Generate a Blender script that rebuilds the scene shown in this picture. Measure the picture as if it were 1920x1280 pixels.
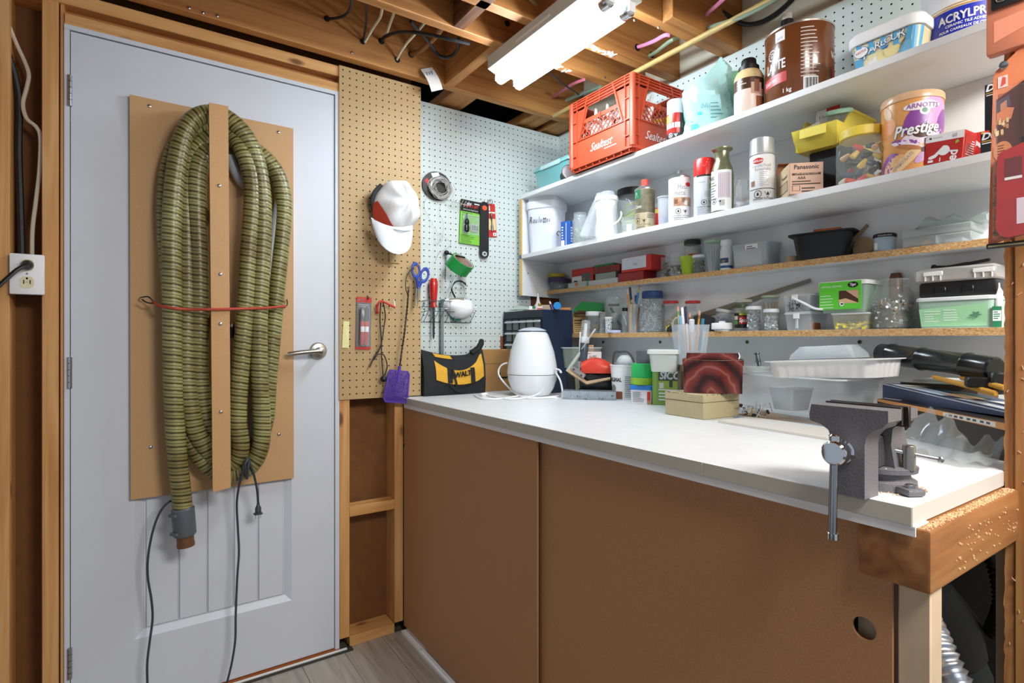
import bpy, bmesh, math, random
from mathutils import Matrix, Vector, Quaternion
random.seed(7)
PI = math.pi
for o in list(bpy.data.objects): bpy.data.objects.remove(o)
SC = bpy.context.scene
COL = SC.collection
# ------------------------------------------------------------ camera, light
EYE = 1.14; FPX = 1041.0; UC = 960.0; VC = 637.0; YAW = math.radians(34.07)
cd = bpy.data.cameras.new('camera'); cam = bpy.data.objects.new('camera', cd); COL.objects.link(cam)
cam.location = (0, 0, EYE); cam.rotation_euler = (PI/2, 0, -YAW)
cd.sensor_fit = 'HORIZONTAL'; cd.sensor_width = 36.0; cd.lens = 36.0*FPX/1920.0
cd.shift_y = (VC-640.0)/1920.0; cd.clip_start = 0.02
SC.camera = cam
SC.view_settings.view_transform = 'Standard'; SC.view_settings.look = 'None'
SC.view_settings.gamma = 1.0; SC.view_settings.use_curve_mapping = False
SC.view_settings.exposure = 0.85
w = bpy.data.worlds.new('world'); SC.world = w; w.use_nodes = True
w.node_tree.nodes['Background'].inputs[0].default_value = (0.80, 0.88, 1.0, 1)
w.node_tree.nodes['Background'].inputs[1].default_value = 0.24
def area(name, loc, rot, sx, sy, power, col):
    l = bpy.data.lights.new(name, 'AREA'); l.shape = 'RECTANGLE'; l.size = sx; l.size_y = sy; l.energy = power; l.color = col
    o = bpy.data.objects.new(name, l); o.location = loc; o.rotation_euler = rot; COL.objects.link(o); return o
# unseen fill light added behind the camera to brighten the shelves and right end
area('added_fill_light', (0.95, -0.70, 2.10), (math.radians(42), 0, math.radians(-38)), 1.2, 0.35, 30, (1.0, 0.96, 0.91))
TUBE_STRENGTH = 37.0

# ------------------------------------------------------------ view geometry (pixels of the 1920x1280 frame -> points on known planes)
SF, CF = math.sin(YAW), math.cos(YAW)
def ray(u, v=VC):
    a = (u-UC)/FPX
    return Vector((SF+CF*a, CF-SF*a, (VC-v)/FPX))
def pX(u, v, x): d = ray(u, v); return Vector((0, 0, EYE)) + d*(x/d.x)
def pY(u, v, y): d = ray(u, v); return Vector((0, 0, EYE)) + d*(y/d.y)
def pZ(u, v, z): d = ray(u, v); return Vector((0, 0, EYE)) + d*((z-EYE)/d.z)
def sX(u, x): return x/ray(u).x/FPX        # metres per pixel at column u on plane X=x
def sY(u, y): return y/ray(u).y/FPX
def face(x, y): return math.atan2(-x, y)    # heading that turns an object's front to the middle of the bench

# ------------------------------------------------------------ materials
def lin(c):
    if isinstance(c, str):
        c = c.lstrip('#'); c = [int(c[i:i+2], 16)/255 for i in (0, 2, 4)]
        return tuple(x/12.92 if x <= .04045 else ((x+.055)/1.055)**2.4 for x in c) + (1,)
    return tuple(c) + ((1,) if len(c) == 3 else ())
MC = {}
def mat(col, rough=.5, metal=0.0, alpha=1.0, emit=0.0, trans=0.0, noise=0.0, nscale=40., bump=0.0, bscale=200., coat=0., name=None, sub=0.):
    k = (col if isinstance(col, str) else tuple(col), rough, metal, alpha, emit, trans, noise, nscale, bump, bscale, coat, sub)
    if k in MC: return MC[k]
    m = bpy.data.materials.new(name or 'surface'); m.use_nodes = True
    nt = m.node_tree; b = nt.nodes['Principled BSDF']; c = lin(col)
    b.inputs['Base Color'].default_value = c; b.inputs['Roughness'].default_value = rough; b.inputs['Metallic'].default_value = metal
    b.inputs['Alpha'].default_value = alpha
    if trans: b.inputs['Transmission Weight'].default_value = trans
    if coat: b.inputs['Coat Weight'].default_value = coat
    if sub: b.inputs['Subsurface Weight'].default_value = sub; b.inputs['Subsurface Scale'].default_value = .01
    if emit: b.inputs['Emission Color'].default_value = c; b.inputs['Emission Strength'].default_value = emit
    if noise or bump:
        tc = nt.nodes.new('ShaderNodeTexCoord')
    if noise:
        n = nt.nodes.new('ShaderNodeTexNoise'); n.inputs['Scale'].default_value = nscale; n.inputs['Detail'].default_value = 5
        nt.links.new(tc.outputs['Object'], n.inputs['Vector'])
        r = nt.nodes.new('ShaderNodeValToRGB')
        r.color_ramp.elements[0].position = .3; r.color_ramp.elements[1].position = .7
        r.color_ramp.elements[0].color = tuple(x*(1-noise) for x in c[:3])+(1,)
        r.color_ramp.elements[1].color = tuple(min(1, x*(1+noise)) for x in c[:3])+(1,)
        nt.links.new(n.outputs['Fac'], r.inputs[0]); nt.links.new(r.outputs[0], b.inputs['Base Color'])
    if bump:
        n = nt.nodes.new('ShaderNodeTexNoise'); n.inputs['Scale'].default_value = bscale; n.inputs['Detail'].default_value = 4
        nt.links.new(tc.outputs['Object'], n.inputs['Vector'])
        bp = nt.nodes.new('ShaderNodeBump'); bp.inputs['Strength'].default_value = bump; bp.inputs['Distance'].default_value = .002
        nt.links.new(n.outputs['Fac'], bp.inputs['Height']); nt.links.new(bp.outputs[0], b.inputs['Normal'])
    MC[k] = m; return m
def ramp(nt, stops):
    r = nt.nodes.new('ShaderNodeValToRGB'); e = r.color_ramp.elements
    while len(e) < len(stops): e.new(.5)
    for i, (p, c) in enumerate(stops): e[i].position = p; e[i].color = lin(c)
    return r
def wood(name, stops, axis, rough=.6, scale=1.0, knots=True):
    m = bpy.data.materials.new(name); m.use_nodes = True; nt = m.node_tree; b = nt.nodes['Principled BSDF']
    b.inputs['Roughness'].default_value = rough
    tc = nt.nodes.new('ShaderNodeTexCoord'); mp = nt.nodes.new('ShaderNodeMapping')
    s = [26*scale]*3; s['xyz'.index(axis)] = 1.3*scale; mp.inputs['Scale'].default_value = s
    nt.links.new(tc.outputs['Object'], mp.inputs['Vector'])
    n = nt.nodes.new('ShaderNodeTexNoise'); n.inputs['Scale'].default_value = 1.6; n.inputs['Detail'].default_value = 6; n.inputs['Distortion'].default_value = .6
    nt.links.new(mp.outputs[0], n.inputs['Vector'])
    r = ramp(nt, stops); nt.links.new(n.outputs['Fac'], r.inputs[0])
    out = r.outputs[0]
    if knots:
        mp2 = nt.nodes.new('ShaderNodeMapping'); s2 = [9., 9., 9.]; s2['xyz'.index(axis)] = 3.6; mp2.inputs['Scale'].default_value = s2
        nt.links.new(tc.outputs['Object'], mp2.inputs['Vector'])
        vo = nt.nodes.new('ShaderNodeTexVoronoi'); vo.inputs['Scale'].default_value = .8; nt.links.new(mp2.outputs[0], vo.inputs['Vector'])
        kr = ramp(nt, [(0.0, '#3a1c0c'), (.05, '#6a3a1a'), (.10, '#ffffff')]); nt.links.new(vo.outputs['Distance'], kr.inputs[0])
        mx = nt.nodes.new('ShaderNodeMix'); mx.data_type = 'RGBA'; mx.blend_type = 'MULTIPLY'; mx.inputs[0].default_value = .8
        nt.links.new(out, mx.inputs[6]); nt.links.new(kr.outputs[0], mx.inputs[7]); out = mx.outputs[2]
    nt.links.new(out, b.inputs['Base Color'])
    bp = nt.nodes.new('ShaderNodeBump'); bp.inputs['Strength'].default_value = .25; bp.inputs['Distance'].default_value = .002
    nt.links.new(n.outputs['Fac'], bp.inputs['Height']); nt.links.new(bp.outputs[0], b.inputs['Normal'])
    return m
PINE = [(.25, '#b57c42'), (.5, '#d09a5c'), (.75, '#dcb076')]
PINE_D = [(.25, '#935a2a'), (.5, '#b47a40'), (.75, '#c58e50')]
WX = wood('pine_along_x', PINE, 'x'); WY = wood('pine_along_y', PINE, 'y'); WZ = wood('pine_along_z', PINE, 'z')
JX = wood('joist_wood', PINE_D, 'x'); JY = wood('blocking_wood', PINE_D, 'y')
BEAMX = wood('beam_wood', [(.25, '#7a4a26'), (.5, '#9a6638'), (.75, '#b48350')], 'x', scale=.8)
def chips(name, stops, scale=430.):
    m = bpy.data.materials.new(name); m.use_nodes = True; nt = m.node_tree; b = nt.nodes['Principled BSDF']; b.inputs['Roughness'].default_value = .7
    tc = nt.nodes.new('ShaderNodeTexCoord'); mp = nt.nodes.new('ShaderNodeMapping'); mp.inputs['Scale'].default_value = (1, .55, 1)
    nt.links.new(tc.outputs['Object'], mp.inputs[0])
    vo = nt.nodes.new('ShaderNodeTexVoronoi'); vo.inputs['Scale'].default_value = scale; nt.links.new(mp.outputs[0], vo.inputs['Vector'])
    r = ramp(nt, stops); nt.links.new(vo.outputs['Color'], r.inputs[0]); nt.links.new(r.outputs[0], b.inputs['Base Color'])
    return m
CHIP = chips('particle_board', [(0., '#a87844'), (.35, '#c2945c'), (.6, '#d2aa74'), (1., '#dfc298')])
MDF = mat('#a97d4e', .72, noise=.10, nscale=420, name='hardboard')
MDF_DOOR = mat('#b5855a', .62, noise=.09, nscale=260, name='cabinet_hardboard')
PEGTAN = mat('#b39668', .6, noise=.10, nscale=500, name='tan_pegboard')
PEGWHITE = mat('#cfdad6', .45, noise=.03, nscale=600, name='painted_pegboard')
WHITE = mat('#e9ebec', .45, name='white_melamine'); WHITE2 = mat('#e3e6e8', .35, noise=.02, nscale=30, name='white_laminate')
DOORW = mat('#d3d9e2', .42, noise=.02, nscale=6, name='door_paint')
BLACK = mat('#0d0e10', .45); BLACKM = mat('#141618', .7); DARK = mat('#0a0806', .9)
STEEL = mat('#b9bdc2', .28, 1.0); CHROME = mat('#dfe3e6', .08, 1.0); NICKEL = mat('#aaa59c', .3, 1.0)
PAPER = mat('#eceae4', .8); INK = mat('#1b1c1e', .7); PWHITE = mat('#f2f3f4', .5); PRED = mat('#c22a22', .5)
CLEAR = mat('#dfe8ea', .12, alpha=.22, name='clear_plastic'); FROST = mat('#d5dee2', .35, alpha=.5, name='frosted_plastic')
GLASS = mat('#cfdcd8', .04, alpha=.20, name='jar_glass'); FILM = mat('#e6ecf0', .15, alpha=.30, name='plastic_film')

# ------------------------------------------------------------ mesh builder
GC = {}
def glyphs(s):
    if s in GC: return GC[s]
    cu = bpy.data.curves.new('t', 'FONT'); cu.body = s; cu.size = 1.0; cu.resolution_u = 2; cu.align_x = 'CENTER'
    ob = bpy.data.objects.new('t', cu)
    me = ob.to_mesh(); vs = [v.co.copy() for v in me.vertices]; fs = [tuple(p.vertices) for p in me.polygons]
    ob.to_mesh_clear(); bpy.data.objects.remove(ob); bpy.data.curves.remove(cu)
    GC[s] = (vs, fs); return vs, fs
def rrect(w, d, r, n=3):
    r = max(1e-4, min(r, w/2-1e-4, d/2-1e-4)); p = []
    for cx, cy, a in ((w/2-r, d/2-r, 0), (-w/2+r, d/2-r, PI/2), (-w/2+r, -d/2+r, PI), (w/2-r, -d/2+r, 1.5*PI)):
        for i in range(n+1):
            t = a + PI/2*i/n; p.append((cx+r*math.cos(t), cy+r*math.sin(t)))
    return p
def circ(r, n=20, ry=None): return [(r*math.cos(2*PI*i/n), (ry or r)*math.sin(2*PI*i/n)) for i in range(n)]
class MB:
    def __init__(s, M=None): s.v = []; s.f = []; s.mi = []; s.ms = []; s.M = M or Matrix(); s.uv = None
    def at(s, x=0, y=0, z=0, rx=0, ry=0, rz=0):
        s.M = Matrix.Translation((x, y, z)) @ Matrix.Rotation(rz, 4, 'Z') @ Matrix.Rotation(ry, 4, 'Y') @ Matrix.Rotation(rx, 4, 'X'); return s
    def add(s, vs, fs, m):
        if m not in s.ms: s.ms.append(m)
        k = s.ms.index(m); n = len(s.v); M = s.M
        s.v.extend((M @ Vector(p))[:] for p in vs)
        for f in fs: s.f.append(tuple(i+n for i in f)); s.mi.append(k)
        return s
    def box(s, x0, x1, y0, y1, z0, z1, m):
        v = [(x, y, z) for x in (x0, x1) for y in (y0, y1) for z in (z0, z1)]
        return s.add(v, [(0, 1, 3, 2), (4, 6, 7, 5), (0, 4, 5, 1), (2, 3, 7, 6), (0, 2, 6, 4), (1, 5, 7, 3)], m)
    def rbox(s, x0, x1, y0, y1, z0, z1, r, m, seg=2):
        bm = bmesh.new(); bmesh.ops.create_cube(bm, size=1)
        for v in bm.verts: v.co = Vector(((x0+x1)/2+v.co.x*(x1-x0), (y0+y1)/2+v.co.y*(y1-y0), (z0+z1)/2+v.co.z*(z1-z0)))
        bmesh.ops.bevel(bm, geom=bm.edges[:], offset=r, segments=seg, affect='EDGES', profile=.5)
        bm.verts.index_update(); s.add([v.co for v in bm.verts], [[v.index for v in f.verts] for f in bm.faces], m); bm.free(); return s
    def loft(s, rings, m, caps=(True, True), closed=False):
        n = len(rings[0]); vs = [p for r in rings for p in r]; fs = []; K = len(rings)
        for k in range(K if closed else K-1):
            a = k*n; b = ((k+1) % K)*n
            for i in range(n): j = (i+1) % n; fs.append((a+i, a+j, b+j, b+i))
        if not closed:
            if caps[0]: fs.append(tuple(range(n))[::-1])
            if caps[1]: fs.append(tuple(range((K-1)*n, K*n)))
        return s.add(vs, fs, m)
    def stack(s, prof, m, caps=(True, True)):   # prof: [(polygon, z)]
        return s.loft([[(x, y, z) for x, y in p] for p, z in prof], m, caps)
    def lathe(s, prof, m, n=20, caps=(True, True), sy=1.0):
        return s.loft([[(r*math.cos(2*PI*i/n), sy*r*math.sin(2*PI*i/n), z) for i in range(n)] for r, z in prof], m, caps)
    def prism(s, poly, y0, y1, m):              # outline in x,z extruded along y
        n = len(poly); return s.loft([[(x, y1, z) for x, z in poly], [(x, y0, z) for x, z in poly]], m)
    def tube(s, pts, r, m, n=8, closed=False, caps=(True, True), smooth=0):
        pts = [Vector(p) for p in pts]
        if smooth: pts = spline(pts, smooth)
        rs = r if isinstance(r, (list, tuple)) else [r]*len(pts)
        rings = []; N = None
        for i, p in enumerate(pts):
            a = pts[max(0, i-1)]; b = pts[min(len(pts)-1, i+1)]; t = (b-a)
            if t.length < 1e-9: t = Vector((0, 0, 1))
            t.normalize()
            if N is None: N = t.orthogonal().normalized()
            N = (N - t*N.dot(t))
            if N.length < 1e-6: N = t.orthogonal()
            N.normalize(); B = t.cross(N)
            rings.append([p + (N*math.cos(2*PI*k/n)+B*math.sin(2*PI*k/n))*rs[min(i, len(rs)-1)] for k in range(n)])
        return s.loft(rings, m, caps)
    def rod(s, a, b, r, m, n=10): return s.tube([a, b], r, m, n)
    def poly(s, pts, m): return s.add(pts, [tuple(range(len(pts)))], m)
    def sphere(s, c, r, m, n=12, sx=1, sy=1, sz=1):
        rings = []
        for k in range(1, n//2):
            a = -PI/2 + PI*k/(n//2); rings.append([(c[0]+sx*r*math.cos(a)*math.cos(2*PI*i/n), c[1]+sy*r*math.cos(a)*math.sin(2*PI*i/n), c[2]+sz*r*math.sin(a)) for i in range(n)])
        return s.loft(rings, m)
    def ring(s, R, r, m, n=20, k=8, c=(0, 0, 0), sy=1.0):
        return s.loft([[(c[0]+(R+r*math.cos(2*PI*j/k))*math.cos(2*PI*i/n), c[1]+sy*(R+r*math.cos(2*PI*j/k))*math.sin(2*PI*i/n), c[2]+r*math.sin(2*PI*j/k)) for j in range(k)] for i in range(n)], m, closed=True)
    # flat print: on a plane facing -y at y=y, centre x, baseline z
    def text(s, t, x, z, y, size, m, sq=1.0, shear=0.0, rot=0.0, fat=0.0):
        vs, fs = glyphs(t); c, q = math.cos(rot), math.sin(rot); P = []
        for v in vs:
            a = v.x*size*sq + v.y*size*shear; b = v.y*size; P.append((x+a*c-b*q, y, z+a*q+b*c))
        s.add(P, fs, m)
        if fat:
            for dx, dz in ((fat, 0), (-fat, 0), (0, fat), (0, -fat)): s.add([(p[0]+dx*size, y+.00004, p[2]+dz*size) for p in P], fs, m)
        return s
    def quad(s, x0, x1, z0, z1, y, m): return s.poly([(x0, y, z0), (x1, y, z0), (x1, y, z1), (x0, y, z1)], m)
    def lines(s, x0, x1, z1, y, n, dz, h, m, seed=1):
        rr = random.Random(seed)
        for i in range(n): s.quad(x0, x0+(x1-x0)*rr.uniform(.55, 1), z1-i*dz-h, z1-i*dz, y, m)
        return s
    # print wrapped on a can of radius r standing on the origin; angle 0 faces -y
    def cpatch(s, r, a0, a1, z0, z1, m, n=8, r1=None, sy=1.0):
        v = []; r1 = r1 or r
        for i in range(n+1):
            a = a0+(a1-a0)*i/n; v += [(r*math.sin(a), -r*math.cos(a)*sy, z0), (r1*math.sin(a), -r1*math.cos(a)*sy, z1)]
        return s.add(v, [(2*i, 2*i+2, 2*i+3, 2*i+1) for i in range(n)], m)
    def ctext(s, t, a, z, r, size, m, sq=1.0, shear=0.0, rot=0.0, fat=0.0, sy=1.0):
        vs, fs = glyphs(t); c, q = math.cos(rot), math.sin(rot)
        offs = [(0, 0)] + ([(fat, 0), (-fat, 0), (0, fat), (0, -fat)] if fat else [])
        for dx, dz in offs:
            P = []
            for v in vs:
                e = v.x*size*sq+v.y*size*shear+dx*size; b = v.y*size+dz*size; xx = e*c-b*q; zz = e*q+b*c; g = a+xx/r
                P.append((r*math.sin(g), -r*math.cos(g)*sy, z+zz))
            s.add(P, fs, m)
        return s
    def clines(s, r, a0, a1, z1, n, dz, h, m, seed=1, sy=1.0):
        rr = random.Random(seed)
        for i in range(n): s.cpatch(r, a0, a0+(a1-a0)*rr.uniform(.55, 1), z1-i*dz-h, z1-i*dz, m, 4, sy=sy)
        return s
    def build(s, name, parent=None, sharp=36, kind=None, label=None):
        me = bpy.data.meshes.new(name); me.from_pydata(s.v, [], s.f)
        for m in s.ms: me.materials.append(m)
        me.polygons.foreach_set('material_index', s.mi)
        me.polygons.foreach_set('use_smooth', [True]*len(s.f))
        if s.uv:
            ul = me.uv_layers.new(name='UVMap'); li = [0]*len(me.loops); me.loops.foreach_get('vertex_index', li)
            flat = []
            for i in li: flat += s.uv[i]
            ul.data.foreach_set('uv', flat)
        me.update(); me.set_sharp_from_angle(angle=math.radians(sharp))
        o = bpy.data.objects.new(name, me); COL.objects.link(o)
        if parent is not None: o.parent = parent
        if kind: o['kind'] = kind
        if label: o['label'] = label
        return o
def spline(P, k):
    P = [Vector(p) for p in P]; out = []
    for i in range(len(P)-1):
        a = P[max(0, i-1)]; b = P[i]; c = P[i+1]; d = P[min(len(P)-1, i+2)]
        for j in range(k):
            t = j/k; out.append(.5*((2*b)+(c-a)*t+(2*a-5*b+4*c-d)*t*t+(3*b-a-3*c+d)*t**3))
    return out+[P[-1]]
def thing(name, label, cat, loc=(0, 0, 0), rz=0.0, group=None, rx=0.0, ry=0.0):
    o = bpy.data.objects.new(name, None); COL.objects.link(o); o.empty_display_size = .02
    o.location = loc; o.rotation_euler = (rx, ry, rz); o['label'] = label; o['category'] = cat
    if group: o['group'] = group
    return o
def tag(o, label, cat, group=None, kind=None):
    o['label'] = label; o['category'] = cat
    if group: o['group'] = group
    if kind: o['kind'] = kind
    return o
def put(o, loc, rz=0.0, rx=0.0, ry=0.0): o.location = loc; o.rotation_euler = (rx, ry, rz); return o
def dup(o, loc=None, rz=None, label=None):
    c = o.copy(); COL.objects.link(c)
    if loc is not None: c.location = loc
    if rz is not None: c.rotation_euler = (c.rotation_euler[0], c.rotation_euler[1], rz)
    if label: c['label'] = label
    for ch in list(o.children):
        d = ch.copy(); COL.objects.link(d); d.parent = c
        for g in list(ch.children): e = g.copy(); COL.objects.link(e); e.parent = d
    return c
def piece(src, parent, loc):                 # an alike piece sharing mesh data
    c = src.copy(); COL.objects.link(c); c.parent = parent; c.location = loc; return c
# ============================================================ THE SETTING
def struct(mb, name, parent=None):
    o = mb.build(name, parent)
    if parent is None: o['kind'] = 'structure'
    return o
def bx(name, parent, x0, x1, y0, y1, z0, z1, m, r=.0):
    b = MB()
    b.rbox(x0, x1, y0, y1, z0, z1, r, m, 1) if r else b.box(x0, x1, y0, y1, z0, z1, m)
    return b.build(name, parent)
YA = 2.046; YP = 2.163; XB = 1.742; ZP = 2.148
# ---- floor: grey vinyl planks running along y
fl = struct(MB().box(-2.0, 1.80, -2.0, 2.20, -.06, -.006, mat('#5b564f', .8)), 'floor')
PLK = []
for k, c in enumerate((['#8a837a', '#a39b90', '#b5ada2'], ['#7b746c', '#979086', '#aaa297'], ['#958d82', '#aba397', '#bdb5a9'])):
    PLK.append(wood('vinyl_plank_%d' % k, [(.3, c[0]), (.5, c[1]), (.75, c[2])], 'y', rough=.45, scale=1.3, knots=False))
for i in range(10):
    x0 = -.42+i*.15
    for j in range(4):
        y0 = -.3 + j*.92 - (i*37 % 90)/100.; y1 = min(y0+.918, 2.05)
        if y1 - y0 < .05 or y0 > 2: continue
        bx('plank', fl, x0, x0+.1485, y0, y1, -.006, 0, PLK[(i*2+j) % 3])
# ---- wall with the door
back_brown = mat('#744a22', .8, noise=.12, nscale=30, name='dark_back_board')  # mottled dark brown over the whole back board
wb = struct(MB().box(-2.0, .94, 2.135, 2.15, 0, 2.395, back_brown), 'wall_back')
for x0, x1, m in ((-.328, -.290, WZ), (-.222, -.185, WZ), (-.182, -.1725, WZ), (.618, .656, WZ), (.832, .868, WZ)):
    bx('stud', wb, x0, x1, YA+(.006 if x0 == -.182 else 0), 2.135, 0.038, 2.108 if x0 < .7 else .90, m, .0015)
bx('stud', wb, -.60, -.33, YA+.012, 2.135, .038, 2.108, WZ, .0015)
bx('top_plate', wb, -.90, .94, YA, 2.135, 2.108, 2.146, WX, .0015)
bx('header_plate', wb, -.172, .618, YA, 2.135, 2.050, 2.083, WX, .0015)
bx('header_back', wb, -.172, .618, 2.09, 2.134, 2.083, 2.108, JX)
bx('bottom_plate', wb, .656, .832, YA, 2.135, 0, .038, WX, .0015)
bx('bottom_plate', wb, -.60, -.172, YA, 2.135, 0, .038, WX, .0015)
bx('blocking', wb, .656, .832, YA, 2.10, .482, .520, WX, .0015)
# door jamb (white) and door
jm = MB(); jm.box(-.1725, -.160, YA+.001, 2.13, 0, 2.05, DOORW); jm.box(.602, .617, YA-.002, 2.13, 0, 2.05, DOORW); jm.box(-.1725, .617, YA-.001, 2.13, 2.037, 2.0505, DOORW)
struct(jm, 'trim_1')
th = MB(); th.box(-.17, .615, YA-.005, 2.13, 0, .008, mat('#a5581f', .7)); th.box(-.17, .66, YA-.03, YA-.006, 0, .006, mat('#3a3733', .6)); th.box(-.16, .64, YA-.022, YA-.012, .006, .009, PAPER)
struct(th, 'trim_2')
D0, D1, DZ0, DZ1, DY = -.158, .600, .012, 2.034, 2.050
px0, px1, pz0 = -.005, .452, .225          # recessed field
d = MB()
d.box(D0, px0, DY, DY+.035, DZ0, DZ1, DOORW); d.box(px1, D1, DY, DY+.035, DZ0, DZ1, DOORW)
d.box(px0, px1, DY, DY+.035, DZ0, pz0, DOORW); d.box(px0, px1, DY, DY+.035, 1.80, DZ1, DOORW)
d.box(px0, px1, DY+.012, DY+.030, pz0, 1.80, DOORW)
# sloped sticking around the field
o0, o1 = DY, DY+.012; e = .022
for a, b, c2, d2 in (((px0, pz0), (px1, pz0), (px1-e, pz0+e), (px0+e, pz0+e)), ((px1, pz0), (px1, 1.8), (px1-e, 1.8-e), (px1-e, pz0+e)), ((px0, 1.8), (px0, pz0), (px0+e, pz0+e), (px0+e, 1.8-e))):
    d.poly([(a[0], o0, a[1]), (b[0], o0, b[1]), (c2[0], o1-.001, c2[1]), (d2[0], o1-.001, d2[1])], DOORW)
door = struct(d, 'door_1')
xs = [px0+e+.006]+[-.005+.457*k for k in (.255, .43, .60, .765)]+[px1-e-.004]
for i in range(5):
    bx('board', door, xs[i]+.0018, xs[i+1]-.0018, DY+.0072, DY+.0125, pz0+e+.004, 1.80, DOORW, .0016)
hg = MB(); hg.box(-.1645, -.155, DY-.003, DY+.002, -.045, .045, STEEL)
for k in range(5): hg.at(-.160, DY-.005, -.045+k*.018+.009); hg.lathe([(.0062, -.0083), (.0062, .0083)], STEEL, 10)
hg.M = Matrix()
h0 = hg.build('hinge', door)
h0.location = (0, 0, 1.86); piece(h0, door, (0, 0, 1.045)); piece(h0, door, (0, 0, .205))
hd = MB().at(.542, DY, 1.10, rx=PI/2)
hd.lathe([(.031, 0), (.031, .003), (.026, .011), (.014, .013), (.012, .045)], NICKEL, 28)
hd.M = Matrix()
hd.tube([(.542, DY-.045, 1.10), (.525, DY-.05, 1.10), (.49, DY-.05, 1.098), (.455, DY-.048, 1.094), (.430, DY-.044, 1.090)], [.011, .0115, .010, .009, .0085], NICKEL, 12, smooth=4)
hd.at(.542, DY-.045, 1.10, rx=PI/2).lathe([(.012, 0), (.012, .008), (.006, .009)], NICKEL, 16)
hd.build('lever_handle', door)
bx('strike_plate', door, .6005, .6045, DY-.004, DY+.02, 1.065, 1.13, mat('#8d8368', .4, .8))
# ---- bare wall, and sheets coloured dark for the shade behind and above the pegboards
wr = struct(MB().box(1.757, 1.80, -1.2, 2.40, 0, 2.395, mat('#cfc9b4', .8, noise=.08, nscale=9, bump=.4, bscale=18, name='cream_insulation')), 'wall_right')
wr2 = struct(MB().box(.94, 1.80, 2.34, 2.36, 0, 2.395, mat('#161b2a', .9)), 'rear_shade_sheet')
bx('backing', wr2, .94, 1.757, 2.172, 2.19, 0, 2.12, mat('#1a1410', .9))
for x0, x1, z0 in ((1.085, 1.20, 2.165), (1.50, 1.60, 2.165), (1.64, 1.74, 2.16)):
    bx('blocking', wr2, x0, x1, 2.03, 2.34, z0, z0+.04, JY, .002)
bx('stud', wr2, 1.572, 1.757, 2.158, 2.172, .915, 1.36, mat('#6b3a1c', .8, noise=.2, nscale=15))
bx('ledger', wr2, .94, 1.757, 2.163, 2.172, 2.12, 2.150, mat('#8b5a35', .7))
# ---- ceiling: subfloor boards and joists
ce = struct(MB().box(-2.0, 1.80, -2.0, 2.40, 2.396, 2.42, mat('#9a6a3c', .75, noise=.12, nscale=6, name='subfloor')), 'ceiling')
for y in (1.989, 1.604, 1.428, 1.200, .795, .389, -.017, -.42):
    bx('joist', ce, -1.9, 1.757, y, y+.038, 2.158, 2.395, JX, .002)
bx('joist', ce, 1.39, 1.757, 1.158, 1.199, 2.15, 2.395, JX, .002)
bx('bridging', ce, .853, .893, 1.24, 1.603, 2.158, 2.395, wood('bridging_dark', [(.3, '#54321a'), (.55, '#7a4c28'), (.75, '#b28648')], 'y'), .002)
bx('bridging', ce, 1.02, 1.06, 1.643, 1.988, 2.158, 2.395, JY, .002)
# knots, nails and dark discs painting the shade in the joists' bored holes
nl = MB()
for u, v in ((408, 30), (660, 99), (355, 15), (381, 24), (1134, 145), (1190, 38), (1345, 88), (1235, 52)):
    yy = 1.988 if u < 1000 else (1.603 if u < 1150 else 1.199)
    p = pY(u, v, yy); nl.at(p.x, p.y, p.z, rx=PI/2).lathe([(.0045, -.001), (.0045, .002), (.002, .003)], STEEL, 8)
nl.build('nail_heads', ce)
ho = MB()
for u, v, r in ((613, 35, .011), (680, 78, .010), (715, 77, .012), (745, 112, .011), (771, 102, .013), (1195, 89, .013), (1222, 103, .012), (1033, 45, .0), (951, 44, .011)):
    if not r: continue
    yy = 1.9885 if u < 900 else (1.6035 if u < 1000 else 1.4275)
    p = pY(u, v, yy); ho.at(p.x, p.y, p.z, rx=PI/2).lathe([(r, -.0005), (r, .0006)], DARK, 12)
ho.build('hole_shade_disc', ce)
# scraps of plaster and torn paper left on the joist undersides
sp = MB(); pm = mat('#d8d2c0', .9)
rr = random.Random(3)
for (x0, x1, y) in ((1.17, 1.36, 1.610), (1.30, 1.42, 1.434)):
    for i in range(26):
        x = rr.uniform(x0, x1); sp.at(x, y+rr.uniform(0, .02), 2.1578, rz=rr.uniform(0, 3)).stack([(rrect(rr.uniform(.008, .03), rr.uniform(.004, .012), .003), 0), (rrect(.004, .003, .001), -.003)], pm)
sp.build('plaster_scrap', ce, kind='stuff')

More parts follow.
